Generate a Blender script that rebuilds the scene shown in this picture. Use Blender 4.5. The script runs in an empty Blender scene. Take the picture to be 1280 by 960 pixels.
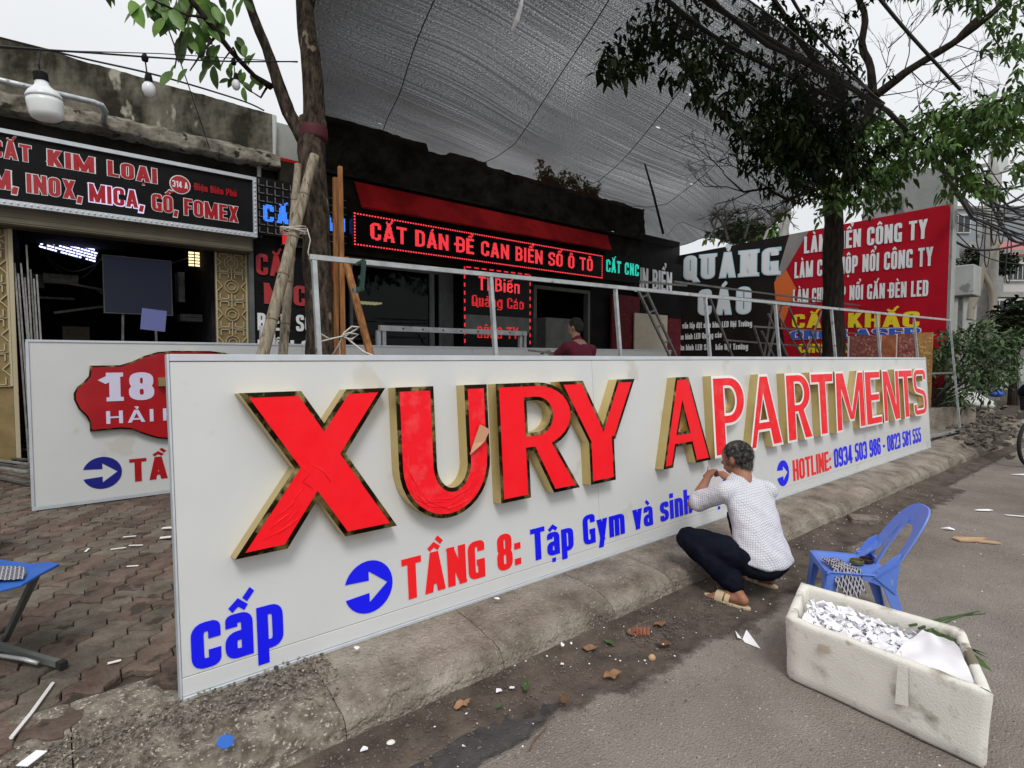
import bpy, bmesh, math, random, unicodedata
from mathutils import Vector, Matrix, noise
from mathutils.geometry import delaunay_2d_cdt
R = random.Random(7)
S = bpy.context.scene
COL = S.collection
rad = math.radians

# ---------------------------------------------------------------- camera
F, PITCH, YAW, HC = 700.0, rad(2.6), rad(50.5), 1.5
cam_d = bpy.data.cameras.new('camera'); cam = bpy.data.objects.new('camera', cam_d); COL.objects.link(cam)
S.camera = cam
FW = Vector((math.cos(YAW)*math.cos(PITCH), math.sin(YAW)*math.cos(PITCH), -math.sin(PITCH)))
RT = Vector((math.sin(YAW), -math.cos(YAW), 0)); UP = RT.cross(FW)
cam.matrix_world = Matrix(((RT.x, UP.x, -FW.x, 0), (RT.y, UP.y, -FW.y, 0), (RT.z, UP.z, -FW.z, HC), (0, 0, 0, 1)))
cam_d.sensor_width = 36; cam_d.lens = 36*F/1280; cam_d.clip_end = 600; cam_d.clip_start = .05
C0 = Vector((0, 0, HC))
def ray(px, py): return FW + RT*((px-640)/F) - UP*((py-480)/F)
def onz(px, py, z=0.0): d = ray(px, py); return C0 + d*((z-HC)/d.z)
def ony(px, py, y): d = ray(px, py); return C0 + d*(y/d.y)
def onx(px, py, x): d = ray(px, py); return C0 + d*(x/d.x)
def at(px, py, t): return C0 + ray(px, py)*t

# ---------------------------------------------------------------- world, sun, exposure
W = bpy.data.worlds.new('World'); S.world = W; W.use_nodes = True
nt = W.node_tree; bg = nt.nodes['Background']
SUN_EL, SUN_AZ = rad(52), rad(-118)        # direction towards the sun, angle from +X
sky = nt.nodes.new('ShaderNodeTexSky'); sky.sky_type = 'NISHITA'; sky.sun_disc = False
sky.sun_elevation = SUN_EL; sky.sun_rotation = math.pi/2 - SUN_AZ
hs = nt.nodes.new('ShaderNodeHueSaturation'); hs.inputs['Saturation'].default_value = .12; hs.inputs['Value'].default_value = .5
nt.links.new(sky.outputs[0], hs.inputs['Color'])
# overcast veil, slightly brighter towards the zenith
tc = nt.nodes.new('ShaderNodeTexCoord'); sp = nt.nodes.new('ShaderNodeSeparateXYZ'); nt.links.new(tc.outputs['Generated'], sp.inputs[0])
rp = nt.nodes.new('ShaderNodeValToRGB'); nt.links.new(sp.outputs['Z'], rp.inputs[0])
rp.color_ramp.elements[0].position = 0.0; rp.color_ramp.elements[0].color = (.62, .64, .66, 1)
rp.color_ramp.elements[1].position = 1.0; rp.color_ramp.elements[1].color = (1.0, 1.02, 1.05, 1)
ns = nt.nodes.new('ShaderNodeTexNoise'); ns.inputs['Scale'].default_value = 2.2; ns.inputs['Detail'].default_value = 4
nt.links.new(tc.outputs['Generated'], ns.inputs['Vector'])
mr = nt.nodes.new('ShaderNodeMapRange'); mr.inputs['To Min'].default_value = 8.0; mr.inputs['To Max'].default_value = 10.8
nt.links.new(ns.outputs[0], mr.inputs['Value'])
vm = nt.nodes.new('ShaderNodeVectorMath'); vm.operation = 'SCALE'
nt.links.new(rp.outputs[0], vm.inputs[0]); nt.links.new(mr.outputs[0], vm.inputs['Scale'])
mx = nt.nodes.new('ShaderNodeMix'); mx.data_type = 'RGBA'; mx.inputs['Factor'].default_value = .82
nt.links.new(hs.outputs[0], mx.inputs[6]); nt.links.new(vm.outputs[0], mx.inputs[7])
nt.links.new(mx.outputs[2], bg.inputs['Color']); bg.inputs['Strength'].default_value = .12
sd = bpy.data.lights.new('sun', 'SUN'); sd.energy = 1.5; sd.angle = rad(18); sd.color = (1, .97, .93)
so = bpy.data.objects.new('sun', sd); COL.objects.link(so)
sv = Vector((math.cos(SUN_EL)*math.cos(SUN_AZ), math.cos(SUN_EL)*math.sin(SUN_AZ), math.sin(SUN_EL)))
so.rotation_euler = sv.to_track_quat('Z', 'Y').to_euler(); so.location = (0, -5, 12)
S.view_settings.view_transform = 'Standard'; S.view_settings.look = 'None'; S.view_settings.exposure = 0.18
S.view_settings.gamma = 1

# ---------------------------------------------------------------- materials
def M(name, col, rough=.6, col2=None, scale=6.0, detail=6, bump=0.0, bscale=None, metal=0.0, stretch=None,
      spec=.4, rand=0.0, speck=None, emit=None, contrast=(.35, .65), coat=0, vor=None):
    m = bpy.data.materials.new(name); m.use_nodes = True; n = m.node_tree; p = n.nodes['Principled BSDF']; L = n.links.new
    p.inputs['Roughness'].default_value = rough; p.inputs['Metallic'].default_value = metal
    p.inputs['Specular IOR Level'].default_value = spec; p.inputs['Coat Weight'].default_value = coat
    tcn = n.nodes.new('ShaderNodeTexCoord'); mp = n.nodes.new('ShaderNodeMapping'); L(tcn.outputs['Object'], mp.inputs[0])
    if stretch: mp.inputs['Scale'].default_value = stretch
    oi = n.nodes.new('ShaderNodeObjectInfo')
    va = n.nodes.new('ShaderNodeVectorMath'); va.operation = 'ADD'
    cb = n.nodes.new('ShaderNodeCombineXYZ'); ml = n.nodes.new('ShaderNodeMath'); ml.operation = 'MULTIPLY'; ml.inputs[1].default_value = 37.0
    L(oi.outputs['Random'], ml.inputs[0]); L(ml.outputs[0], cb.inputs[0]); L(ml.outputs[0], cb.inputs[1])
    L(mp.outputs[0], va.inputs[0]); L(cb.outputs[0], va.inputs[1]); V = va.outputs[0]
    out = None
    if col2:
        t = n.nodes.new('ShaderNodeTexNoise'); t.inputs['Scale'].default_value = scale; t.inputs['Detail'].default_value = detail
        t.inputs['Roughness'].default_value = .62; L(V, t.inputs['Vector'])
        r = n.nodes.new('ShaderNodeValToRGB'); e = r.color_ramp.elements
        e[0].position, e[1].position = contrast; e[0].color = (*col, 1); e[1].color = (*col2, 1)
        L(t.outputs[0], r.inputs[0]); out = r.outputs[0]
    if speck:       # (colour, scale, threshold)
        t2 = n.nodes.new('ShaderNodeTexNoise'); t2.inputs['Scale'].default_value = speck[1]; t2.inputs['Detail'].default_value = 3; L(V, t2.inputs['Vector'])
        r2 = n.nodes.new('ShaderNodeMapRange'); r2.inputs['From Min'].default_value = speck[2]; r2.inputs['From Max'].default_value = speck[2]+.05
        L(t2.outputs[0], r2.inputs['Value'])
        x = n.nodes.new('ShaderNodeMix'); x.data_type = 'RGBA'; L(r2.outputs[0], x.inputs[0]); x.inputs[7].default_value = (*speck[0], 1)
        if out: L(out, x.inputs[6])
        else: x.inputs[6].default_value = (*col, 1)
        out = x.outputs[2]
    if rand:
        h = n.nodes.new('ShaderNodeHueSaturation'); q = n.nodes.new('ShaderNodeMapRange')
        q.inputs['To Min'].default_value = 1-rand; q.inputs['To Max'].default_value = 1+rand; L(oi.outputs['Random'], q.inputs['Value'])
        L(q.outputs[0], h.inputs['Value'])
        if out: L(out, h.inputs['Color'])
        else: h.inputs['Color'].default_value = (*col, 1)
        out = h.outputs[0]
    if out: L(out, p.inputs['Base Color'])
    else: p.inputs['Base Color'].default_value = (*col, 1)
    if bump:
        b = n.nodes.new('ShaderNodeBump'); b.inputs['Strength'].default_value = min(1, bump); b.inputs['Distance'].default_value = .01*max(1, bump)
        if vor:
            t3 = n.nodes.new('ShaderNodeTexVoronoi'); t3.inputs['Scale'].default_value = vor; L(V, t3.inputs['Vector']); L(t3.outputs['Distance'], b.inputs['Height']); b.invert = True
        else:
            t3 = n.nodes.new('ShaderNodeTexNoise'); t3.inputs['Scale'].default_value = bscale or scale*3; t3.inputs['Detail'].default_value = 8
            L(V, t3.inputs['Vector']); L(t3.outputs[0], b.inputs['Height'])
        L(b.outputs[0], p.inputs['Normal'])
    if emit:
        p.inputs['Emission Color'].default_value = (*emit[0], 1); p.inputs['Emission Strength'].default_value = emit[1]
    return m

m_street = M('street', (.175, .149, .126), .93, (.32, .285, .25), .9, 14, 1.8, 100, spec=.18, speck=((.48, .45, .42), 95, .645), contrast=(.32, .68))
m_gutter = M('gutter', (.045, .034, .026), .95, (.12, .095, .075), 5, 10, 1.0, 70, speck=((.28, .25, .21), 90, .68))
m_wet = M('wet_asphalt', (.03, .03, .032), .55, (.07, .066, .062), 9, 8, .8, 120)
m_kerb = M('kerb_concrete', (.145, .119, .095), .95, (.37, .325, .272), 3.9, 15, 2.8, 60, rand=.08, spec=.12, contrast=(.34, .66), speck=((.46, .42, .36), 75, .645))
m_walk = M('sidewalk_ground', (.045, .036, .028), .95, (.085, .070, .056), 8, 8, .8, 60, spec=.1)
m_rough = M('broken_concrete', (.105, .088, .070), .95, (.29, .255, .21), 16, 12, 1.8, 60, spec=.12, speck=((.44, .40, .34), 70, .60))
m_paver = M('paver_red', (.095, .066, .052), .95, (.165, .124, .102), 9, 12, 1.0, 60, rand=.26, spec=.15, speck=((.062, .050, .040), 7, .60))
m_paver2 = M('paver_olive', (.095, .080, .062), .95, (.170, .146, .118), 9, 12, 1.0, 60, rand=.26, spec=.15, speck=((.062, .052, .042), 7, .60))
m_panel = M('sign_sheet', (.575, .59, .588), .30, (.64, .65, .645), 1.6, 9, .05, 5, spec=.35, speck=((.545, .535, .495), 3.0, .63), contrast=(.2, .8))
m_trim = M('aluminium_edge', (.52, .56, .60), .35, (.60, .64, .68), 8, 5, metal=.25)
m_red = M('red_film', (.95, .006, .014), .38, (.95, .012, .022), 7, 6, .35, 9, spec=.18)
m_redp = M('red_film_scuffed', (.92, .008, .018), .4, (.90, .085, .09), 11, 10, .5, 12, spec=.2, contrast=(.50, .80))
m_gold = M('gold_metal', (.60, .46, .19), .28, (.66, .52, .24), 3, 3, metal=.9)
m_goldm = M('gold_mirror_rim', (.022, .016, .008), .10, (.42, .31, .12), 11, 6, .15, 9, metal=1.0, contrast=(.50, .68))
m_white = M('white_edge', (.84, .82, .80), .4)
m_blue = M('blue_vinyl', (.006, .008, .86), .35, spec=.3)
m_navy = M('navy_vinyl', (.01, .014, .22), .35)
m_redv = M('red_vinyl', (.90, .012, .016), .35, spec=.3)
m_dred = M('dark_red_plastic', (.36, .006, .012), .25, (.42, .01, .015), 5, 4, coat=.3)
m_lilac = M('pale_lilac_film', (.66, .62, .80), .35)
m_bark = M('bark', (.022, .017, .013), .95, (.105, .083, .062), 14, 13, 2.2, 26, stretch=(2.2, 2.2, .7), speck=((.26, .21, .155), 7, .66), contrast=(.38, .66), spec=.1)
m_bark2 = M('dark_bark', (.014, .011, .009), .95, (.048, .038, .030), 9, 10, 1.6, 22, stretch=(3, 3, .6), spec=.1)
m_bamboo = M('bamboo', (.15, .12, .08), .6, (.40, .34, .25), 7, 9, .4, 30, stretch=(5, 5, .6), rand=.15, speck=((.07, .055, .04), 9, .64), spec=.2)
m_bnode = M('bamboo_joint', (.15, .12, .08), .7)
m_plank = M('timber', (.16, .065, .022), .65, (.34, .155, .058), 7, 9, .3, 40, stretch=(8, 8, .8), rand=.15, spec=.15)
m_rope = M('pale_rope', (.50, .46, .40), .9, (.62, .58, .5), 60, 4, .4, 200)
m_steel = M('galvanised_steel', (.34, .36, .37), .45, (.52, .54, .54), 9, 7, .1, 60, metal=.55, speck=((.20, .17, .13), 8, .66))
m_dsteel = M('dull_steel', (.13, .13, .125), .5, (.24, .235, .22), 10, 7, .2, 60, metal=.6)
m_conc = M('old_parapet_concrete', (.030, .028, .020), .95, (.235, .215, .17), 1.9, 14, 1.6, 14, stretch=(1, 1, .45), speck=((.34, .32, .26), 4.2, .635), contrast=(.42, .68), spec=.1)
m_ledge = M('ledge_concrete', (.055, .048, .037), .95, (.30, .275, .225), 4.5, 13, 1.4, 22, speck=((.03, .026, .02), 7, .60), spec=.1)
m_dark = M('shade_dark_concrete', (.010, .009, .007), .95, (.036, .033, .026), 2.5, 11, 1.0, 16, spec=.08)  # concrete darkened to near black, shade under the net put into its colour
m_black = M('black_board', (.008, .008, .009), .5, (.014, .013, .014), 3, 4, spec=.08)
m_blackg = M('black_gloss', (.004, .004, .005), .25, spec=.12)
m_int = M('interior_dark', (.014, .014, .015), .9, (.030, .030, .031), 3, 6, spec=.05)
m_shut = M('roller_shutter_box', (.11, .095, .065), .6, (.15, .13, .095), 3, 6, .1, 30, spec=.2)
m_yel = M('ochre_panel', (.20, .145, .065), .75, (.29, .215, .105), 4, 6, .1, 30, spec=.1)
m_lat = M('cream_lattice', (.47, .41, .27), .6)
m_frame = M('grey_frame', (.10, .11, .105), .5, (.15, .16, .15), 4, 5, metal=.2, spec=.2)
m_glass = M('dark_glass', (.010, .013, .013), .06, spec=.6)
m_maroon = M('maroon_tile', (.085, .014, .020), .5, (.12, .022, .028), 6, 6, spec=.1, speck=((.40, .30, .29), 46, .68))
m_awn = M('red_awning', (.26, .007, .009), .7, (.42, .013, .016), 1.4, 5, spec=.1, contrast=(.42, .58))
m_beige = M('beige_board', (.42, .38, .31), .6, (.48, .44, .36), 5, 5)
m_banr = M('banner_red', (.36, .006, .018), .55, (.42, .008, .022), 1.5, 4, .1, 3, spec=.08)
m_bank = M('banner_black', (.011, .009, .009), .5, (.020, .016, .015), 1.5, 4, .1, 3, spec=.1)
m_bang = M('banner_grey', (.16, .145, .14), .45, (.24, .22, .21), 1.0, 3)
m_bano = M('banner_orange', (.62, .13, .025), .45)
m_yelt = M('yellow_print', (.80, .62, .015), .5)
m_prt = M('white_print', (.74, .76, .78), .5)
m_cyan = M('pale_cyan_print', (.42, .66, .78), .5)
m_cblue = M('blue_print', (.03, .10, .55), .5)
m_wall = M('grey_render_wall', (.27, .28, .265), .9, (.36, .37, .35), 1.2, 10, .5, 30, speck=((.17, .17, .16), 1.6, .6))
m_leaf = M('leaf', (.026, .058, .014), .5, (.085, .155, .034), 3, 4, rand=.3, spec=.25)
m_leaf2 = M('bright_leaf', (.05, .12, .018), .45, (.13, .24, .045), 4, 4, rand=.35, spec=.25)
m_leafd = M('dark_shaded_leaf', (.006, .010, .004), .8, (.015, .023, .008), 2, 5, rand=.3, spec=.04)  # near-black green; shade inside the roadside crown is put into this colour
m_bushl = M('bush_leaf', (.030, .062, .022), .55, (.075, .125, .045), 2.5, 5, spec=.3)
m_cable = M('black_cable', (.012, .012, .013), .6)
m_skin = M('skin', (.28, .125, .075), .5, (.34, .155, .095), 8, 5, .15, 60, spec=.4)
m_skinl = M('pale_skin', (.40, .22, .15), .5)
m_hair = M('greying_hair', (.016, .015, .014), .8, (.24, .23, .22), 46, 9, 1.0, 180, contrast=(.44, .72), spec=.1)
m_hair2 = M('black_hair', (.008, .007, .007), .6, (.02, .018, .017), 30, 5, .8, 120)
m_trou = M('navy_trousers', (.005, .006, .012), .95, (.010, .012, .020), 6, 6, .5, 30, spec=.05)
m_tee = M('maroon_shirt', (.12, .010, .028), .85, (.16, .014, .036), 6, 5, .4, 20)
m_sandal = M('tan_sandal', (.50, .40, .25), .5, (.58, .47, .31), 9, 5)
m_foam = M('styrofoam', (.27, .24, .18), .95, (.74, .72, .655), 7, 15, .35, 150, speck=((.20, .17, .125), 5.0, .625), contrast=(.30, .47), spec=.12)
m_tape = M('brown_tape', (.36, .30, .21), .4, (.50, .44, .34), 9, 6)
m_paper = M('white_paper', (.80, .80, .84), .9, (.86, .86, .88), 5, 4, spec=.1)
m_plastic = M('blue_plastic', (.105, .205, .64), .42, (.135, .245, .68), 3, 6, .08, 40, spec=.3, speck=((.24, .30, .56), 9, .66))
m_stool = M('blue_stool_seat', (.02, .10, .42), .45, (.03, .13, .48), 5, 5)
m_ptex = M('black_check_cloth', (.02, .02, .026), .9, (.42, .42, .44), 140, 2, contrast=(.52, .56))
m_rubber = M('rubber', (.015, .015, .015), .8)
m_deadl = M('dead_leaf', (.13, .065, .035), .8, (.26, .145, .075), 14, 5, .3, 30, rand=.5)
m_twig = M('twig', (.12, .08, .05), .9)
m_bld = M('distant_grey_building', (.20, .225, .24), .9, (.28, .30, .315), .25, 8)
m_bldw = M('distant_pale_wall', (.42, .42, .40), .9, (.52, .52, .50), .4, 8)
m_win = M('distant_window', (.03, .035, .04), .3)
m_roofp = M('pinkish_roof', (.36, .13, .13), .8)
m_pole = M('pole_concrete', (.24, .235, .22), .9, (.34, .33, .31), 3, 8, .4, 30)
m_pipe = M('buff_cable_pipe', (.30, .265, .21), .7)
m_bulb = M('milky_bulb', (.72, .74, .74), .3)
m_bulbc = M('bulb_glass', (.70, .72, .74), .15, spec=.6)
m_stone = M('rubble_stone', (.10, .085, .07), .95, (.23, .20, .165), 9, 9, .8, 40, rand=.3)
m_brick = M('brick_scrap', (.20, .065, .04), .9, (.28, .11, .07), 12, 8, .7, 40)
m_wood = M('wood_chip', (.42, .27, .15), .8, (.52, .36, .22), 14, 5)
m_rust = M('rusty_sheet', (.30, .08, .03), .8, (.50, .20, .10), 7, 9, .5, 50)
m_rust2 = M('rust_red_pattern', (.22, .035, .03), .7, (.34, .15, .12), 16, 7, .5, 50)
m_rust3 = M('ochre_pattern', (.42, .19, .05), .7, (.50, .30, .12), 16, 7, .5, 50)
def ME(name, col, s, base=(.02, .02, .02)): return M(name, base, .4, emit=(col, s))
e_red = ME('red_led', (1, .045, .06), 1.25); e_redd = ME('dim_red_led', (1, .02, .03), .8)
e_cyan = ME('cyan_led', (.02, .85, .62), .9); e_blue = ME('blue_led', (.04, .22, 1), 1.5)
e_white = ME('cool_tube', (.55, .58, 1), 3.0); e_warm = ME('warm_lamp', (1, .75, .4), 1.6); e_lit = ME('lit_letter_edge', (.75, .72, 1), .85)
e_screen = ME('blue_screen', (.02, .035, .10), .12, (.005, .006, .01)); e_fr = ME('screen_glow_edge', (.3, .35, .7), .3)

# checked shirt cloth
def shirt_mat():
    m = M('checked_shirt', (.62, .60, .63), .9); n = m.node_tree; p = n.nodes['Principled BSDF']; L = n.links.new
    uv = n.nodes.new('ShaderNodeTexCoord'); mpp = n.nodes.new('ShaderNodeMapping'); mpp.inputs['Rotation'].default_value = (0, rad(8), rad(-18)); L(uv.outputs['Object'], mpp.inputs[0])
    wob = n.nodes.new('ShaderNodeTexNoise'); wob.inputs['Scale'].default_value = 5; L(uv.outputs['Object'], wob.inputs['Vector']); wa = n.nodes.new('ShaderNodeVectorMath'); wa.operation = 'MULTIPLY_ADD'; wa.inputs[1].default_value = (.03, .03, .03)
    L(wob.outputs['Color'], wa.inputs[0]); L(mpp.outputs[0], wa.inputs[2]); s3 = n.nodes.new('ShaderNodeSeparateXYZ'); L(wa.outputs[0], s3.inputs[0])
    nm = n.nodes.new('ShaderNodeSeparateXYZ'); L(uv.outputs['Normal'], nm.inputs[0])
    rs = []
    for k, ax in enumerate(('X', 'Y', 'Z')):
        a = n.nodes.new('ShaderNodeMath'); a.operation = 'MULTIPLY'; a.inputs[1].default_value = 78; L(s3.outputs[ax], a.inputs[0])
        b = n.nodes.new('ShaderNodeMath'); b.operation = 'FRACT'; L(a.outputs[0], b.inputs[0])
        c = n.nodes.new('ShaderNodeMath'); c.operation = 'LESS_THAN'; c.inputs[1].default_value = .22; L(b.outputs[0], c.inputs[0])
        e = n.nodes.new('ShaderNodeMath'); e.operation = 'ABSOLUTE'; L(nm.outputs[ax], e.inputs[0]); g = n.nodes.new('ShaderNodeMapRange'); g.inputs['From Min'].default_value = .55; g.inputs['From Max'].default_value = .8; g.inputs['To Min'].default_value = 1; g.inputs['To Max'].default_value = 0; L(e.outputs[0], g.inputs['Value'])
        h = n.nodes.new('ShaderNodeMath'); h.operation = 'MULTIPLY'; L(c.outputs[0], h.inputs[0]); L(g.outputs[0], h.inputs[1]); rs.append(h)
    d0 = n.nodes.new('ShaderNodeMath'); d0.operation = 'MAXIMUM'; L(rs[0].outputs[0], d0.inputs[0]); L(rs[1].outputs[0], d0.inputs[1])
    d = n.nodes.new('ShaderNodeMath'); d.operation = 'MAXIMUM'; L(d0.outputs[0], d.inputs[0]); L(rs[2].outputs[0], d.inputs[1])
    x = n.nodes.new('ShaderNodeMix'); x.data_type = 'RGBA'; L(d.outputs[0], x.inputs[0]); x.inputs[6].default_value = (.66, .665, .70, 1); x.inputs[7].default_value = (.38, .375, .44, 1)
    L(x.outputs[2], p.inputs['Base Color'])
    t = n.nodes.new('ShaderNodeTexNoise'); t.inputs['Scale'].default_value = 16; b = n.nodes.new('ShaderNodeBump'); b.inputs['Strength'].default_value = .6; b.inputs['Distance'].default_value = .02
    L(uv.outputs['Object'], t.inputs['Vector']); L(t.outputs[0], b.inputs['Height']); L(b.outputs[0], p.inputs['Normal'])
    return m
m_shirt = shirt_mat()
def gingham():
    m = M('black_check_cloth', (.02, .02, .026), .9); n = m.node_tree; p = n.nodes['Principled BSDF']; L = n.links.new
    uv = n.nodes.new('ShaderNodeTexCoord'); s3 = n.nodes.new('ShaderNodeSeparateXYZ'); L(uv.outputs['Object'], s3.inputs[0]); o = []
    for ax in ('X', 'Y'):
        a = n.nodes.new('ShaderNodeMath'); a.operation = 'MULTIPLY'; a.inputs[1].default_value = 75; L(s3.outputs[ax], a.inputs[0])
        b = n.nodes.new('ShaderNodeMath'); b.operation = 'FRACT'; L(a.outputs[0], b.inputs[0]); c = n.nodes.new('ShaderNodeMath'); c.operation = 'LESS_THAN'; c.inputs[1].default_value = .3; L(b.outputs[0], c.inputs[0]); o.append(c)
    d = n.nodes.new('ShaderNodeMath'); d.operation = 'MAXIMUM'; L(o[0].outputs[0], d.inputs[0]); L(o[1].outputs[0], d.inputs[1]); x = n.nodes.new('ShaderNodeMix'); x.data_type = 'RGBA'
    L(d.outputs[0], x.inputs[0]); x.inputs[6].default_value = (.02, .02, .03, 1); x.inputs[7].default_value = (.38, .37, .42, 1); L(x.outputs[2], p.inputs['Base Color']); return m
m_ptex = gingham()
def faded(m, sc=9):      # a dirt layer that thins out to nothing along the attribute 'fade'
    n = m.node_tree; L = n.links.new; p = n.nodes['Principled BSDF']; at_ = n.nodes.new('ShaderNodeAttribute'); at_.attribute_name = 'fade'
    tcn = n.nodes.new('ShaderNodeTexCoord'); t = n.nodes.new('ShaderNodeTexNoise'); t.inputs['Scale'].default_value = sc; t.inputs['Detail'].default_value = 12; t.inputs['Roughness'].default_value = .7; L(tcn.outputs['Object'], t.inputs['Vector'])
    a = n.nodes.new('ShaderNodeMath'); a.operation = 'ADD'; L(at_.outputs['Fac'], a.inputs[0]); L(t.outputs[0], a.inputs[1])
    r = n.nodes.new('ShaderNodeMapRange'); r.inputs['From Min'].default_value = .62; r.inputs['From Max'].default_value = .95; L(a.outputs[0], r.inputs['Value']); L(r.outputs[0], p.inputs['Alpha'])
faded(m_gutter); faded(m_wet, 14)
def set_fade(o, vals):
    at_ = o.data.attributes.new('fade', 'FLOAT', 'POINT'); at_.data.foreach_set('value', vals)
# shade net: opaque dark threads, streaked openings that let the sky through
def net_mat():
    m = bpy.data.materials.new('shade_net'); m.use_nodes = True; n = m.node_tree; L = n.links.new
    p = n.nodes['Principled BSDF']; p.inputs['Base Color'].default_value = (.014, .014, .015, 1); p.inputs['Roughness'].default_value = .8
    uv = n.nodes.new('ShaderNodeUVMap'); uv.uv_map = 'UVMap'
    def nz(sc, st, det, r0, r1, lo, hi):
        mp = n.nodes.new('ShaderNodeMapping'); mp.inputs['Scale'].default_value = st; L(uv.outputs[0], mp.inputs[0])
        t = n.nodes.new('ShaderNodeTexNoise'); t.inputs['Scale'].default_value = sc; t.inputs['Detail'].default_value = det; L(mp.outputs[0], t.inputs['Vector'])
        r = n.nodes.new('ShaderNodeMapRange'); r.inputs['From Min'].default_value = r0; r.inputs['From Max'].default_value = r1
        r.inputs['To Min'].default_value = lo; r.inputs['To Max'].default_value = hi; L(t.outputs[0], r.inputs['Value']); return r.outputs[0]
    def op(o, a, b):
        q = n.nodes.new('ShaderNodeMath'); q.operation = o; L(a, q.inputs[0])
        if isinstance(b, float): q.inputs[1].default_value = b
        else: L(b, q.inputs[1])
        return q.outputs[0]
    streak = nz(1.0, (.30, 62, 1), 2, .33, .68, .45, 1.5)
    grain = nz(1.0, (46, 120, 1), 1, .36, .66, .2, 1.8)
    broad = nz(1.0, (.4, .45, 1), 3, .3, .7, .6, 1.35)
    hole = nz(1.0, (2.6, 5.2, 1), 1, .785, .795, 0, 1)
    sx_ = n.nodes.new('ShaderNodeSeparateXYZ'); L(uv.outputs[0], sx_.inputs[0]); left_ramp = n.nodes.new('ShaderNodeMapRange'); left_ramp.inputs['From Min'].default_value = 0; left_ramp.inputs['From Max'].default_value = 2.6; left_ramp.inputs['To Min'].default_value = .22; L(sx_.outputs['X'], left_ramp.inputs['Value'])  # net more opaque towards its left edge
    a = op('MULTIPLY', op('MULTIPLY', op('MULTIPLY', streak, grain), left_ramp.outputs[0]), op('MULTIPLY', broad, NETA))
    a = op('MAXIMUM', op('MINIMUM', a, .9), hole)
    tr = n.nodes.new('ShaderNodeBsdfTransparent'); mxs = n.nodes.new('ShaderNodeMixShader')
    L(a, mxs.inputs[0]); L(p.outputs[0], mxs.inputs[1]); L(tr.outputs[0], mxs.inputs[2]); L(mxs.outputs[0], n.nodes['Material Output'].inputs['Surface'])
    return m
NETA = .205
m_net = net_mat()

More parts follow.
